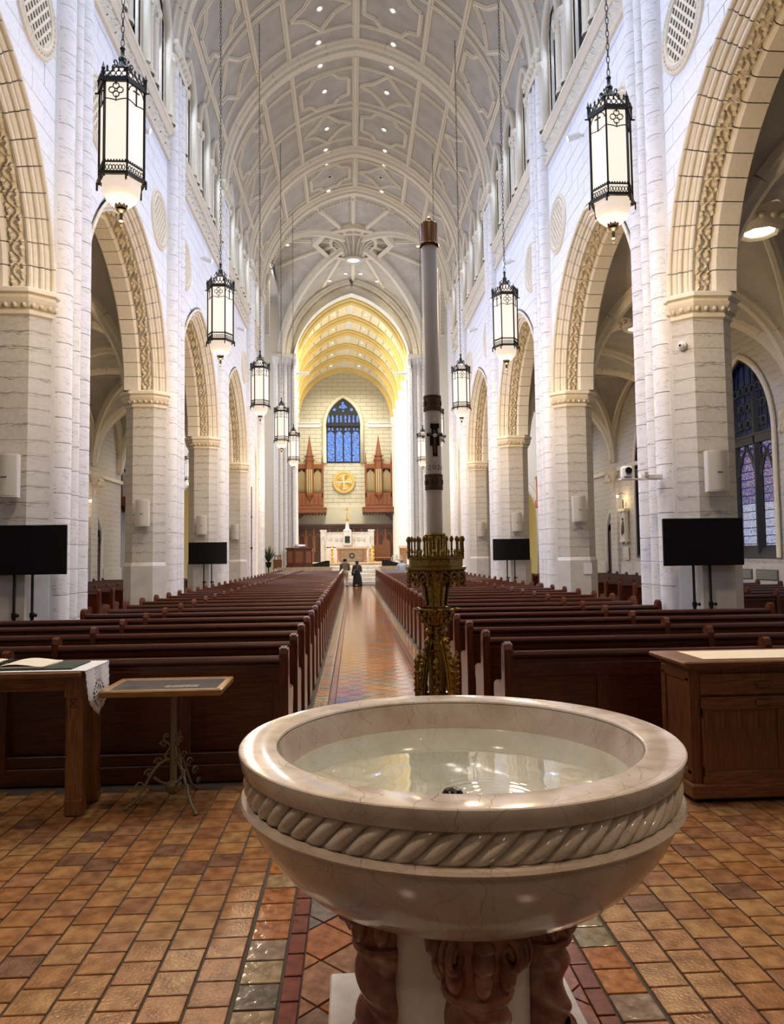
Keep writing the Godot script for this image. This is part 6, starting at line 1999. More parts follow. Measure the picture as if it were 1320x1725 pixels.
	cbox(s, Vector3(-0.03, 0.722, 0), Vector3(0.74, 0.02, 0.48), 0.004); mk(s, "base_board", M.light_oak, t)
	for q in [[-0.03, 0.228, 0.76, 0.045], [-0.03, -0.228, 0.76, 0.045], [-0.39, 0, 0.045, 0.48], [0.33, 0, 0.045, 0.48]]:
		s = ns(); cbox(s, Vector3(q[0], 0.731, q[1]), Vector3(q[2], 0.042, q[3]), 0.008); mk(s, "frame", M.light_oak, t)
	s = ns(); box(s, Vector3(-0.03, 0.7335, 0), Vector3(0.68, 0.003, 0.42)); mk(s, "brown_lining", mat(c8("6b4a3c"), 0.8), t)
	var gm := StandardMaterial3D.new(); gm.albedo_color = Color(0.9, 0.95, 0.93, 0.08); gm.transparency = BaseMaterial3D.TRANSPARENCY_ALPHA; gm.roughness = 0.03
	s = ns(); box(s, Vector3(-0.03, 0.746, 0), Vector3(0.68, 0.003, 0.42)); mk(s, "glass_top", gm, t)
	s = ns(true); lathe(s, [0.001, 0.0, 0.03, 0.01, 0.045, 0.03, 0.055, 0.06, 0.05, 0.075, 0.026, 0.09, 0.022, 0.1, 0.022, 0.71], 16, T(Vector3(0, 0.035, 0))); mk(s, "post", M.painted_iron, t)
	for q in [[0.21, 0.31], [-0.25, 0.18], [0.1, -0.21]]:
		var d := Vector3(q[0], 0, q[1])
		var L := d.length(); d = d.normalized()
		s = ns(true)
		var P := func(x: float, y: float) -> Vector3: return d * x + Vector3(0, y, 0)
		var pts: Array = []
		for k in 15:
			var u := k / 14.0
			pts.append(P.call(lerpf(0.03, L, pow(u, 0.9)), 0.27 - 0.25 * u + 0.03 * sin(u * PI * 2.0)))
		tube(s, pts, 0.011, 6, 0.008)
		pts = []
		for k in 15:
			var u := k / 14.0
			pts.append(P.call(0.035 + 0.02 * sin(u * 9.0) + 0.015 * u, 0.26 + 0.17 * u))
		tube(s, pts, 0.009, 6, 0.005)
		pts = []
		for k in 8: pts.append(P.call(0.02 + 0.11 * k / 7.0, 0.11 + 0.06 * pow(k / 7.0, 2)))
		tube(s, pts, 0.008, 6)
		for w in [[0.1, 0.26, 0.032], [0.16, 0.2, 0.034], [0.22, 0.13, 0.03], [0.26, 0.05, 0.022], [0.07, 0.37, 0.024], [0.05, 0.42, 0.016]]:
			pts = []
			for k in 16:
				var a := k / 15.0 * 7.5
				var r: float = w[2] * (1 - 0.8 * k / 15.0)
				pts.append(P.call(w[0] + r * cos(a), w[1] + r * sin(a)))
			tube(s, pts, 0.006, 5, 0.004)
		ball(s, P.call(L, 0.012), Vector3(0.014, 0.012, 0.014), 8, 5)
		mk(s, "scrolled_leg", M.painted_iron, t)
	t = thing("card_under_glass", "small pale printed card and photo lying under the display glass", "card", V(-1.165, 0.7355, 4.94))
	s = ns(); box(s, Vector3(0.04, 0.002, 0), Vector3(0.24, 0.003, 0.1), Basis(Vector3.UP, 0.05)); mk(s, "dark_backing", M.black_metal, t)
	for k in 5:
		s = ns(); box(s, Vector3(-0.05 + k * 0.044, 0.0045, 0.0), Vector3(0.038, 0.002, 0.075), Basis(Vector3.UP, 0.1 * (k % 2))); mk(s, "paper_slip", M.cream_cloth if k % 2 else M.paper, t)
	t = thing("dark_brooch", "small dark rosette lying under the display glass", "ornament", V(-1.445, 0.7355, 4.93))
	s = ns(true)
	for k in 7: ball(s, Vector3(0.035 * cos(TAU * k / 7), 0.004, 0.03 * sin(TAU * k / 7)), Vector3(0.02, 0.004, 0.016), 6, 4)
	mk(s, "petals", M.iron_grey, t)
	# oak cabinet
	t = thing("oak_cabinet", "low oak cabinet with a drawer and two panelled doors", "cabinet", V(2.74, 0, 4.83))
	s = ns(); box(s, Vector3(0, 0.475, 0), Vector3(1.22, 0.75, 0.44)); mk(s, "body", M.oak_v, t)
	s = ns(); cbox(s, Vector3(0, 0.075, 0.0), Vector3(1.28, 0.09, 0.5), 0.008); mk(s, "plinth", M.oak, t)
	s = ns(); box(s, Vector3(0, 0.018, 0), Vector3(1.18, 0.035, 0.4)); mk(s, "toe_kick", M.black, t)
	s = ns(); cbox(s, Vector3(0, 0.868, 0.0), Vector3(1.36, 0.032, 0.56), 0.008); cbox(s, Vector3(0, 0.845, 0), Vector3(1.29, 0.025, 0.5), 0.008); mk(s, "top", M.oak, t)
	s = ns(); cbox(s, Vector3(0, 0.735, 0.232), Vector3(1.12, 0.13, 0.02), 0.004)
	var dw := mk(s, "drawer", M.oak, t)
	for x in [-0.16, 0.3]:
		s = ns(); cbox(s, Vector3(x, 0.73, 0.256), Vector3(0.09, 0.035, 0.03), 0.005); mk(s, "handle", M.oak, dw)
	s = ns(true); lathe(s, [0.001, 0.004, 0.006, 0.004, 0.008, 0.0, 0.011, 0.004, 0.012, 0.0], 12, Transform3D(Basis(Vector3.RIGHT, PI / 2), Vector3(-0.16, 0.785, 0.243))); mk(s, "keyhole", M.gold, dw)
	for x in [-0.285, 0.285]:
		s = ns(); box(s, Vector3(x, 0.39, 0.226), Vector3(0.5, 0.5, 0.012))
		var door := mk(s, "door", M.oak_v, t)
		for q in [[x, 0.615, 0.55, 0.08], [x, 0.155, 0.55, 0.085]]:
			s = ns(); cbox(s, Vector3(q[0], q[1], 0.236), Vector3(q[2], q[3], 0.022), 0.004); mk(s, "rail", M.oak, door)
		for d in [-0.245, 0.245]:
			s = ns(); cbox(s, Vector3(x + d, 0.385, 0.236), Vector3(0.06, 0.38, 0.022), 0.004); mk(s, "stile", M.oak_v, door)
		s = ns(); cbox(s, Vector3(x + (0.12 if x < 0 else -0.12), 0.62, 0.262), Vector3(0.1, 0.028, 0.03), 0.005); mk(s, "handle", M.oak, door)
		for yy in [0.2, 0.56]:
			s = ns(); box(s, Vector3(x + (-0.278 if x < 0 else 0.278), yy, 0.248), Vector3(0.008, 0.06, 0.012)); mk(s, "hinge", M.black_metal, door)
	s = ns(true); lathe(s, [0.001, 0.004, 0.006, 0.004, 0.008, 0.0, 0.011, 0.004, 0.012, 0.0], 12, Transform3D(Basis(Vector3.RIGHT, PI / 2), Vector3(0.03, 0.63, 0.25))); mk(s, "lock", M.gold, t)
	s = ns()
	for q in [[0.485, 0.06, 0.55, 0.07]]: pass
	for q in [[0.78, 0.0, 0.06, 0.42], [0.16, 0.0, 0.07, 0.42]]: cbox(s, Vector3(-0.614, q[0], q[1]), Vector3(0.018, q[2], q[3]), 0.003)
	for z in [-0.185, 0.185]: cbox(s, Vector3(-0.614, 0.47, z), Vector3(0.018, 0.6, 0.06), 0.003)
	mk(s, "side_frame", M.oak_v, t)
	t = thing("cabinet_cloth", "cream cloth runner spread on the oak cabinet top", "cloth", V(2.78, 0.8845, 4.83))
	s = ns(); cbox(s, Vector3(0, 0.002, 0.0), Vector3(1.1, 0.004, 0.38), 0.0015); mk(s, "sheet", M.cream_cloth, t)

func build_devices() -> void:
	var s: SurfaceTool
	var t: Node3D
	# white floods under the cornice, turned to the opposite wall
	for h in [-1, 1]:
		for b in 4:
			t = thing("wall_flood", "small white cylinder floodlight above the %s nave arch, %s side" % [ordinal(b + 1), "book table" if h < 0 else "oak cabinet"], "floodlight", NV(h, -0.2, 9.35, pz(b) + PITCH / 2), 0.0, "floodlights under the cornice")
			var tilt := Basis(Vector3(0, 0, 1), h * 1.9)
			s = ns(true); lathe(s, [0.001, -0.14, 0.05, -0.13, 0.06, -0.1, 0.06, 0.12, 0.055, 0.12], 14, Transform3D(tilt, Vector3.ZERO)); mk(s, "housing", M.camera_white, t)
			s = ns(true); lathe(s, [0.055, 0.11, 0.001, 0.11], 14, Transform3D(tilt, Vector3.ZERO)); mk(s, "lens", M.flood, t)
			s = ns(); box(s, Vector3(h * 0.1, 0.04, 0), Vector3(0.2, 0.03, 0.04)); mk(s, "bracket", M.camera_white, t)
			var fl := SpotLight3D.new(); fl.name = "beam"; fl.light_color = c8("9fc0ff"); fl.light_energy = E_FLOOD * (1.25 if h < 0 else 0.95); fl.spot_range = 40; fl.spot_attenuation = 2; fl.spot_angle = 68; fl.light_size = 0.06; fl.shadow_enabled = true
			t.add_child(fl); fl.position = tilt * Vector3(0, 0.15, 0); fl.basis = Basis.looking_at(Vector3(-h, -0.3, 0))
	# television screens on twin-pole stands
	var tv: Node3D = null
	for q in [[-4.08, 9.36, 1.70, "before the first pier, book table side"], [4.55, 9.36, 1.68, "before the first pier, oak cabinet side"], [-4.08, 21.0, 1.70, "before the third pier, book table side"], [4.55, 21.0, 1.70, "before the third pier, oak cabinet side"]]:
		var lab := "black flat television on a twin-pole stand, %s" % q[3]
		if tv == null:
			t = thing("television_stand", lab, "television", V(q[0], 0, q[1]), 0.0, "televisions in front of the piers")
			tv = t
			s = ns(); cbox(s, Vector3(0, 1.70, 0), Vector3(1.07, 0.615, 0.035), 0.008); mk(s, "screen_case", M.black, t)
			s = ns(); box(s, Vector3(0, 1.70, 0.0185), Vector3(1.045, 0.59, 0.002)); mk(s, "screen", M.black, t)
			for x in [-0.12, 0.1]:
				s = ns(true); lathe(s, [0.022, 0.03, 0.022, 0.9, 0.017, 0.92, 0.017, 1.9], 10, T(Vector3(x, 0, -0.05)))
				lathe(s, [0.03, 0.86, 0.03, 0.92], 10, T(Vector3(x, 0, -0.05))); tube(s, [Vector3(x, 0.89, -0.05), Vector3(x + 0.05, 0.89, -0.03)], 0.012, 6); ball(s, Vector3(x + 0.055, 0.89, -0.03), Vector3(0.02, 0.025, 0.02), 6, 4)
				mk(s, "pole", M.black_metal, t)
			s = ns(); cbox(s, Vector3(0, 0.02, -0.03), Vector3(0.7, 0.03, 0.16), 0.01); mk(s, "foot", M.black_metal, t)
		else:
			dup(tv, V(q[0], 0, q[1]), 0.0, lab)
	# wall loudspeakers on the piers
	var sp: Node3D = null
	for h in [-1, 1]:
		for k in range(1, 5):
			var p := V(C + h * (WX + 0.36), 2.62 if k == 1 else 2.5, pz(k) - 0.86)
			var lab := "pale curved loudspeaker mounted on the %s nave pier, %s side" % [["first", "second", "third", "fourth"][k - 1], "book table" if h < 0 else "oak cabinet"]
			if sp == null:
				t = thing("wall_loudspeaker", lab, "loudspeaker", p, 0.0, "loudspeakers on the piers")
				sp = t
				s = ns(true)
				var po := PackedVector2Array()
				for j in 9: po.append(Vector2(-0.14 + 0.28 * j / 8.0, 0.05 + 0.05 * sin(PI * j / 8.0)))
				po.append(Vector2(0.12, -0.08)); po.append(Vector2(-0.12, -0.08))
				s.set_smooth_group(-1)
				extr(s, po, -0.27, 0.27, Transform3D(Basis(Vector3.RIGHT, -PI / 2) * Basis.from_scale(Vector3(1, -1, 1)), Vector3.ZERO)); mk(s, "cabinet", M.white_plastic, t)
				s = ns(); grid(s, 8, 1, func(i, j): return Vector3(-0.125 + 0.25 * i, (j - 0.5) * 0.5, 0.056 + 0.05 * sin(PI * (0.05 + 0.9 * i)))); mk(s, "grille", M.grille, t)
				s = ns(); box(s, Vector3(0, -0.02, 0.108), Vector3(0.07, 0.012, 0.004)); mk(s, "badge", M.ink, t)
				s = ns(); box(s, Vector3(0, 0, -0.11), Vector3(0.08, 0.2, 0.1)); mk(s, "bracket", M.white_plastic, t)
			else: dup(sp, p, 0.0, lab)
	# cameras on the first pier
	t = thing("pan_camera", "white pan-tilt camera on a wall bracket fixed to the round shaft", "camera", V(3.93, 2.62, 9.72))
	s = ns(); cbox(s, Vector3(0.1, -0.03, 0), Vector3(0.3, 0.07, 0.1), 0.008); box(s, Vector3(-0.16, -0.06, 0.02), Vector3(0.34, 0.02, 0.12)); mk(s, "bracket", M.camera_white, t)
	s = ns(); cbox(s, Vector3(-0.24, 0.03, 0.03), Vector3(0.14, 0.16, 0.14), 0.025); mk(s, "head", M.camera_white, t)
	s = ns(true); lathe(s, [0.045, 0, 0.045, 0.02, 0.03, 0.022, 0.001, 0.018], 14, Transform3D(Basis(Vector3.RIGHT, PI / 2), Vector3(-0.24, 0.05, 0.1))); mk(s, "lens", M.dark_glass, t)
	s = ns(); box(s, Vector3(0.02, 0.0, 0.06), Vector3(0.05, 0.06, 0.02)); mk(s, "junction", M.grille, t)
	t = thing("dome_camera", "small white dome security camera high on the first pier", "camera", NV(1, 0.1, 4.35, pz(1) - 0.6))
	t.rotation.y = -PI / 4 + 0.2
	s = ns(true); lathe(s, [0.001, 0.1, 0.05, 0.09, 0.06, 0.05, 0.06, 0.0], 16, Transform3D(Basis(Vector3.RIGHT, PI / 2), Vector3.ZERO)); mk(s, "housing", M.camera_white, t)
	s = ns(true); ball(s, Vector3(-0.01, -0.01, 0.09), Vector3(0.045, 0.045, 0.04), 12, 8); mk(s, "eyeball", M.camera_white, t)
	s = ns(true); ball(s, Vector3(-0.02, -0.01, 0.12), Vector3(0.02, 0.02, 0.015), 8, 6); mk(s, "lens", M.dark_glass, t)
	# notice on the second pier
	t = thing("paper_notice", "small white paper notice fixed low on the second pier", "notice", V(C + WX + 0.56, 1.25, pz(2) - 0.745))
	s = ns(); box(s, Vector3.ZERO, Vector3(0.18, 0.24, 0.004)); mk(s, "sheet", M.linen, t)
	# microphone boom by the fourth pier
	t = thing("microphone_stand", "tall thin black boom stand beside the fourth pier", "stand", V(-3.62, 0, 26.6))
	s = ns(true); tube(s, [Vector3(0, 0.05, 0), Vector3(0, 4.1, 0)], 0.016, 6); mk(s, "pole", M.black_metal, t)
	for a in 3:
		s = ns(true); tube(s, [Vector3(0, 0.5, 0), Vector3(0.06 * cos(a * 2.1 + 1.5), 0.02, 0.25 * sin(a * 2.1 + 1.5))], 0.012, 5); mk(s, "leg", M.black_metal, t)
	s = ns(true); ball(s, Vector3(0, 1.9, 0), Vector3(0.04, 0.06, 0.04), 8, 5); ball(s, Vector3(0, 3.0, 0), Vector3(0.03, 0.04, 0.03), 8, 5); mk(s, "clamp", M.black_metal, t)
	# stations of the cross on the aisle walls
	for q in [[1.0, 26.9, "beside the arched aisle door"], [-1.0, 26.9, "beside the far door, book table side"], [1.0, 20.45, "beside the tall aisle window"], [-1.0, 14.9, "deep in the near aisle"]]:
		var h: float = q[0]
		t = thing("station_relief", "lit cream framed relief with small cross, %s" % q[2], "relief", Vector3(C + h * (AW - 0.02), 1.95, -q[1]), -h * PI / 2, "stations of the cross")
		s = ns(); cbox(s, Vector3(0, 0.62, 0.06), Vector3(0.56, 1.1, 0.12), 0.03); box(s, Vector3(0, 1.2, 0.08), Vector3(0.66, 0.1, 0.2)); box(s, Vector3(0, 0.06, 0.07), Vector3(0.62, 0.08, 0.16)); mk(s, "frame", M.cream, t)
		for x in [-0.24, 0.24]:
			s = ns(true); lathe(s, [0.04, 0.1, 0.03, 0.14, 0.03, 1.05, 0.045, 1.12], 8, T(Vector3(x, 0, 0.13))); mk(s, "colonnette", M.cream, t)
		s = ns(); box(s, Vector3(0, 0.62, 0.122), Vector3(0.36, 0.85, 0.01)); mk(s, "panel", M.dado, t)
		s = ns(true); ball(s, Vector3(0.02, 0.55, 0.14), Vector3(0.1, 0.25, 0.05), 10, 6); ball(s, Vector3(0.02, 0.86, 0.14), Vector3(0.05, 0.06, 0.05), 8, 5); ball(s, Vector3(-0.1, 0.45, 0.13), Vector3(0.07, 0.2, 0.04), 8, 5); mk(s, "carved_figure", M.ink, t)
		s = ns(); box(s, Vector3(0, 1.42, 0.1), Vector3(0.03, 0.34, 0.03)); box(s, Vector3(0, 1.48, 0.1), Vector3(0.13, 0.03, 0.03)); mk(s, "top_cross", M.bronze, t)
		for x in [-0.2, 0.2]:
			s = ns(true); lathe(s, [0.01, -0.12, 0.05, -0.06, 0.07, 0.03], 6, T(Vector3(x, 0, 0.08))); mk(s, "corbel", M.cream, t)
		s = ns(); cbox(s, Vector3(0, -0.42, 0.03), Vector3(0.5, 0.48, 0.05), 0.012)
		for a in 3:
			for b in 3: cbox(s, Vector3(-0.15 + 0.15 * a, -0.28 - 0.14 * b, 0.06), Vector3(0.1, 0.1, 0.02), 0.008)
		mk(s, "name_tablet", M.cream, t)
		s = ns(true); lathe(s, [0.001, 1.66, 0.04, 1.68, 0.05, 1.74, 0.03, 1.76], 8, T(Vector3(0, 0, 0.3))); mk(s, "picture_lamp", M.uplight, t)
		s = ns(true); tube(s, [Vector3(0, 1.8, 0.0), Vector3(0, 1.84, 0.15), Vector3(0, 1.75, 0.3)], 0.012, 5); mk(s, "lamp_arm", M.bronze, t)
		var l := OmniLight3D.new(); l.name = "picture_glow"; l.light_color = c8("ffd9a0"); l.light_energy = E_UP * 0.15; l.omni_range = 12; l.omni_attenuation = 2; l.light_size = 0.05; l.shadow_enabled = true
		t.add_child(l); l.position = Vector3(0, 1.6, 0.32)
	# vents under the aisle window
	for q in [17.6, 18.75, 19.9]:
		t = thing("vent_grille", "olive metal vent grille in the wall under the aisle window", "vent", V(C + AW - 0.06, 0.86, q), -PI / 2, "vent grilles")
		s = ns(); cbox(s, Vector3(0, 0.12, 0), Vector3(0.95, 0.26, 0.03), 0.006); mk(s, "frame", M.grille_green, t)
		for k in 6:
			s = ns(); box(s, Vector3(0, 0.03 + k * 0.036, 0.018), Vector3(0.88, 0.012, 0.016)); mk(s, "slat", M.grille, t)

# ================================================================ people
func sdf_body(bones: Array, cell: float, m: Material) -> ArrayMesh:
	# bones: [a, b, ra, rb, colour]; surface nets of the smooth union
	var lo := Vector3.INF; var hi := -Vector3.INF
	for b in bones:
		for k in 2:
			var r: Vector3 = Vector3.ONE * (b[2 + k] + cell * 3)
			lo = lo.min(b[k] - r); hi = hi.max(b[k] + r)
	var n := Vector3i(((hi - lo) / cell).ceil()) + Vector3i.ONE
	var d := PackedFloat32Array(); d.resize(n.x * n.y * n.z); d.fill(1.0)
	for b in bones:
		var a: Vector3 = b[0]; var ab: Vector3 = b[1] - b[0]
		var rm: float = maxf(b[2], b[3]) + cell * 3
		var i0 := Vector3i(((a.min(b[1]) - Vector3.ONE * rm - lo) / cell).floor()).clamp(Vector3i.ZERO, n - Vector3i.ONE)
		var i1 := Vector3i(((a.max(b[1]) + Vector3.ONE * rm - lo) / cell).ceil()).clamp(Vector3i.ZERO, n - Vector3i.ONE)
		for z in range(i0.z, i1.z + 1):
			for y in range(i0.y, i1.y + 1):
				for x in range(i0.x, i1.x + 1):
					var p := lo + Vector3(x, y, z) * cell
					var t := clampf((p - a).dot(ab) / maxf(ab.length_squared(), 1e-6), 0, 1)
					var v := (p - a - ab * t).length() - lerpf(b[2], b[3], t)
					var ix := x + n.x * (y + n.y * z)
					var o := d[ix]
					var h := maxf(0.03 - absf(o - v), 0.0) / 0.03
					d[ix] = minf(o, v) - h * h * 0.0075
	var vid := {}
	var vs: Array[Vector3] = []
	for z in n.z - 1:
		for y in n.y - 1:
			for x in n.x - 1:
				var sum := Vector3.ZERO; var cnt := 0
				var c: Array[float] = []
				var neg := 0
				for k in 8:
					var v := d[(x + (k & 1)) + n.x * ((y + ((k >> 1) & 1)) + n.y * (z + (k >> 2)))]
					c.append(v)
					if v < 0: neg += 1
				if neg == 0 or neg == 8: continue
				for e in [[0, 1], [2, 3], [4, 5], [6, 7], [0, 2], [1, 3], [4, 6], [5, 7], [0, 4], [1, 5], [2, 6], [3, 7]]:
					if (c[e[0]] < 0) != (c[e[1]] < 0):
						var t: float = c[e[0]] / (c[e[0]] - c[e[1]])
						var p0 := Vector3(e[0] & 1, (e[0] >> 1) & 1, e[0] >> 2); var p1 := Vector3(e[1] & 1, (e[1] >> 1) & 1, e[1] >> 2)
						sum += p0.lerp(p1, t); cnt += 1
				vid[x + n.x * (y + n.y * z)] = vs.size()
				vs.append(lo + (Vector3(x, y, z) + sum / cnt) * cell)
	var s := ns(true)
	var colr := func(p: Vector3) -> Color:
		var best := 1e9; var cc_ := Color.WHITE
		for b in bones:
			var ab: Vector3 = b[1] - b[0]
			var t := clampf((p - b[0]).dot(ab) / maxf(ab.length_squared(), 1e-6), 0, 1)
			var v: float = (p - b[0] - ab * t).length() - lerpf(b[2], b[3], t)
			if v < best: best = v; cc_ = b[4]
		return cc_
	var emit := func(i: int) -> void:
		s.set_color(colr.call(vs[i])); s.add_vertex(vs[i])
	for z in range(1, n.z - 1):
		for y in range(1, n.y - 1):
			for x in range(1, n.x - 1):
				var i := x + n.x * (y + n.y * z)
				for ax in 3:
					var st: int = [1, n.x, n.x * n.y][ax]
					if (d[i] < 0) == (d[i + st] < 0): continue
					var u: int = [n.x, n.x * n.y, 1][ax]; var w: int = [n.x * n.y, 1, n.x][ax]
					var q := [i - u - w, i - w, i, i - u]
					if not (vid.has(q[0]) and vid.has(q[1]) and vid.has(q[2]) and vid.has(q[3])): continue
					var o := [0, 2, 1, 0, 3, 2] if d[i] < 0 else [0, 1, 2, 0, 2, 3]
					for k in o: emit.call(vid[q[k]])
	return mesh(s, m)

func build_people() -> void:
	var m := StandardMaterial3D.new()
	m.vertex_color_use_as_albedo = true; m.roughness = 0.8
	var L := func(h: String) -> Color: return c8(h).srgb_to_linear()
	var skin: Color = L.call("b58666"); var olive: Color = L.call("5f5646"); var khaki: Color = L.call("a79f90"); var shoe: Color = L.call("1c1a18"); var black: Color = L.call("1b191b"); var brown: Color = L.call("3a3434"); var pale: Color = L.call("a9b7cc")
	var hair := mat(c8("15110f"), 0.6)
	# person in an olive jacket, bowing with one knee bent
	var a := thing("person", "person in an olive jacket and pale trousers bowing in the aisle", "person", V(-0.42, 0, 37.6))
	var B: Array = []
	B.append([Vector3(0, 0.74, 0.02), Vector3(0, 0.86, 0.0), 0.135, 0.14, khaki])
	B.append([Vector3(0, 0.88, 0.0), Vector3(0, 1.12, -0.1), 0.14, 0.15, olive]); B.append([Vector3(-0.1, 1.13, -0.11), Vector3(0.1, 1.13, -0.11), 0.115, 0.115, olive])
	B.append([Vector3(0, 1.16, -0.14), Vector3(0, 1.25, -0.19), 0.055, 0.052, skin]); B.append([Vector3(0, 1.28, -0.2), Vector3(0, 1.36, -0.22), 0.085, 0.088, skin])
	for h in [-1, 1]:
		B.append([Vector3(h * 0.085, 0.74, 0.02), Vector3(h * 0.095, 0.42, -0.1 if h < 0 else -0.02), 0.1, 0.075, khaki])
		B.append([Vector3(h * 0.095, 0.42, -0.1 if h < 0 else -0.02), Vector3(h * 0.1, 0.09, -0.02 if h < 0 else 0.14), 0.072, 0.05, khaki])
		B.append([Vector3(h * 0.1, 0.05, 0.0 if h < 0 else 0.17), Vector3(h * 0.11, 0.04, -0.16 if h < 0 else 0.02), 0.045, 0.04, shoe])
		B.append([Vector3(h * 0.19, 1.13, -0.1), Vector3(h * 0.22, 0.88, -0.12), 0.068, 0.055, olive]); B.append([Vector3(h * 0.22, 0.88, -0.12), Vector3(h * 0.08, 0.86, -0.32), 0.052, 0.04, olive])
		B.append([Vector3(h * 0.08, 0.86, -0.32), Vector3(h * 0.02, 0.88, -0.38), 0.035, 0.03, skin])
		B.append([Vector3(h * 0.086, 1.31, -0.2), Vector3(h * 0.092, 1.33, -0.2), 0.018, 0.018, skin])
	B.append([Vector3(0, 1.31, -0.3), Vector3(0, 1.3, -0.315), 0.016, 0.018, skin])
	put(sdf_body(B, 0.016, m), "body", a)
	var s := ns(true); ball(s, Vector3(0, 1.36, -0.19), Vector3(0.102, 0.1, 0.11), 12, 8); mk(s, "hair", hair, a)
	# person in a long dark dress, genuflecting
	a = thing("person", "person in a long dark dress with a shoulder bag kneeling in the aisle", "person", V(0.2, 0, 38.0))
	B = []
	B.append([Vector3(0, 0.6, 0.02), Vector3(0, 0.78, 0), 0.16, 0.14, black]); B.append([Vector3(0, 0.8, 0), Vector3(0, 1.0, -0.06), 0.135, 0.14, brown])
	B.append([Vector3(-0.09, 1.02, -0.06), Vector3(0.09, 1.02, -0.06), 0.105, 0.105, brown])
	B.append([Vector3(0, 0.62, 0.02), Vector3(0.02, 0.1, 0.0), 0.17, 0.21, black]); B.append([Vector3(-0.06, 0.5, 0.02), Vector3(-0.07, 0.08, 0.02), 0.14, 0.17, black]); B.append([Vector3(0.08, 0.5, 0), Vector3(0.1, 0.08, 0.02), 0.14, 0.17, black])
	B.append([Vector3(0, 1.05, -0.08), Vector3(0, 1.13, -0.11), 0.052, 0.05, skin]); B.append([Vector3(0, 1.16, -0.11), Vector3(0, 1.23, -0.12), 0.082, 0.085, skin])
	for h in [-1, 1]:
		B.append([Vector3(h * 0.17, 1.02, -0.06), Vector3(h * 0.22, 0.8, -0.04), 0.06, 0.05, brown]); B.append([Vector3(h * 0.22, 0.8, -0.04), Vector3(h * 0.12, 0.76, -0.2), 0.045, 0.036, skin])
		B.append([Vector3(h * 0.12, 0.76, -0.2), Vector3(h * 0.07, 0.77, -0.26), 0.033, 0.028, skin])
		B.append([Vector3(h * 0.07, 0.05, 0.1), Vector3(h * 0.07, 0.04, 0.22), 0.045, 0.04, shoe])
	B.append([Vector3(-0.04, 0.07, 0.17), Vector3(-0.04, 0.05, 0.24), 0.045, 0.04, skin])
	put(sdf_body(B, 0.016, m), "body", a)
	s = ns(true); ball(s, Vector3(0, 1.24, -0.09), Vector3(0.1, 0.1, 0.108), 12, 8); ball(s, Vector3(0, 1.16, 0.0), Vector3(0.05, 0.06, 0.045), 8, 6); mk(s, "hair", hair, a)
	s = ns(true); tube(s, [Vector3(0.13, 1.1, -0.06), Vector3(0.08, 1.03, 0.06), Vector3(-0.08, 0.86, 0.14), Vector3(-0.2, 0.72, 0.12)], 0.014, 5); mk(s, "bag_strap", M.band, a)
	s = ns(); cbox(s, Vector3(-0.23, 0.66, 0.1), Vector3(0.12, 0.2, 0.26), 0.03); mk(s, "bag", M.black, a)
	# seated worshipper in pale blue
	a = thing("person", "person in a pale blue shirt seated in the front pews", "person", V(2.35, 0.1, 35.48))
	B = []
	B.append([Vector3(0, 0.52, 0.05), Vector3(0, 0.9, -0.02), 0.15, 0.16, pale]); B.append([Vector3(-0.11, 0.98, -0.04), Vector3(0.11, 0.98, -0.04), 0.11, 0.11, pale]); B.append([Vector3(0, 1.02, -0.06), Vector3(0, 1.1, -0.1), 0.055, 0.05, skin]); B.append([Vector3(0, 1.14, -0.12), Vector3(0, 1.21, -0.14), 0.085, 0.085, skin])
	for h in [-1, 1]:
		B.append([Vector3(h * 0.18, 0.98, -0.04), Vector3(h * 0.23, 0.74, -0.06), 0.065, 0.055, pale]); B.append([Vector3(h * 0.23, 0.74, -0.06), Vector3(h * 0.14, 0.68, -0.26), 0.045, 0.036, skin]); B.append([Vector3(h * 0.14, 0.68, -0.26), Vector3(h * 0.11, 0.66, -0.33), 0.034, 0.03, skin])
		B.append([Vector3(h * 0.09, 0.54, 0.02), Vector3(h * 0.11, 0.54, -0.36), 0.085, 0.065, black]); B.append([Vector3(h * 0.11, 0.54, -0.36), Vector3(h * 0.11, 0.1, -0.36), 0.06, 0.045, black]); B.append([Vector3(h * 0.11, 0.05, -0.34), Vector3(h * 0.11, 0.04, -0.48), 0.04, 0.035, shoe])
	put(sdf_body(B, 0.018, m), "body", a)
	s = ns(true); ball(s, Vector3(0, 1.2, -0.1), Vector3(0.1, 0.1, 0.1), 10, 7); mk(s, "hair", mat(c8("8d8a86"), 0.7), a)

# ================================================================ assembly
const E_FLOOD := 20.0
const E_CHOIR := 30.0
const E_DOWN := 12.0
const E_BOSS := 6.0
const E_UP := 2.0
const E_GAL := 4.8
const E_LAMP := 4.0

func area(called: String, at: Vector3, look: Vector3, w: float, h: float, col: String, e: float) -> void:
	var l := AreaLight3D.new()
	l.name = called
	l.area_size = Vector2(w, h); l.light_color = c8(col); l.light_energy = e
	l.area_normalize_energy = true
	l.area_range = 90; l.area_attenuation = 2; l.shadow_enabled = true
	add_child(l)
	l.look_at_from_position(at, at + look, Vector3.UP if absf(look.normalized().y) < 0.95 else Vector3.FORWARD)

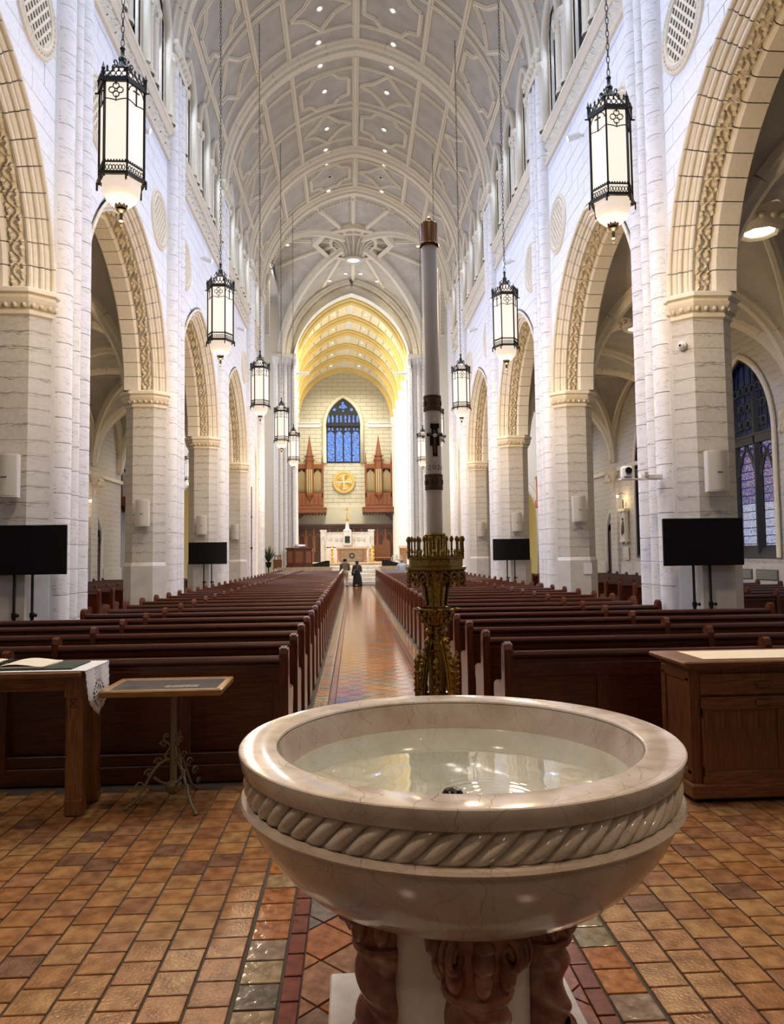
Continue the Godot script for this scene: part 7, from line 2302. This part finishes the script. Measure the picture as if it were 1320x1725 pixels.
func _ready() -> void:
	var cam := Camera3D.new()
	cam.name = "camera"
	cam.fov = rad_to_deg(2.0 * atan(862.5 / 1240.0))
	cam.near = 0.05; cam.far = 200
	add_child(cam)
	cam.position = Vector3(0, 1.575, 0)
	cam.rotation_degrees = Vector3(3.37, -3.07, -0.73)
	cam.current = true
	var we := WorldEnvironment.new()
	we.name = "environment"
	var env := Environment.new()
	env.background_mode = Environment.BG_COLOR
	env.background_color = c8("a8bfe0")
	env.tonemap_mode = Environment.TONE_MAPPER_LINEAR
	env.tonemap_exposure = 1.0
	env.sdfgi_enabled = true; env.ssao_enabled = true; env.ssil_enabled = true
	we.environment = env
	add_child(we)
	# daylight through the west window, the clerestory and added chancel windows
	area("west_window_light", V(C, 12.2, -5.9), Vector3(0, -0.12, -1), 6.0, 8.0, "c9dcff", 16.0)
	for b in NB:
		for h in [-1, 1]:
			for u in ([0.0] if b == 4 else [-1.7, 0.0, 1.7]):
				area("clerestory_light", V(C + h * (WX + 0.2), 12.05, (pz(b) + pz(b + 1)) / 2 + u), Vector3(-h, -0.4, 0), 0.62, 1.7, "cfe0ff", 2.6 if h < 0 else 2.2)
	for z in [43.7, 46.5]:
		area("added_chancel_daylight", V(cc(z) - 3.15, 8.2, z), Vector3(1, -0.05, 0.1), 1.3, 5.0, "d4e6ff", 24.0)  # added behind the jamb, to brighten the right chancel wall
	for h in [-1, 1]:
		area("added_chancel_flood", V(h * 2.82, 12.15, 42.0), Vector3(-h * 0.3, 1, -0.7), 0.74, 0.24, "fff1d6", 9.0)  # added out of view, to light the chancel vault from the impost
	for h in [-1, 1]:
		area("added_transept_daylight", V(C + h * 11.6, 8.0, 36.5), Vector3(-h, -0.1, 0), 3.0, 5.0, "dfe8ff", 90.0)  # added to lift the dark transept
	make_materials()
	build_floor()
	build_piers()
	build_nave_walls()
	build_vault()
	build_aisles()
	build_crossing()
	build_chancel()
	build_west_end()
	build_chancel_things()
	build_font()
	build_candle()
	build_pews()
	build_lamps()
	build_tables()
	build_devices()
	build_people()
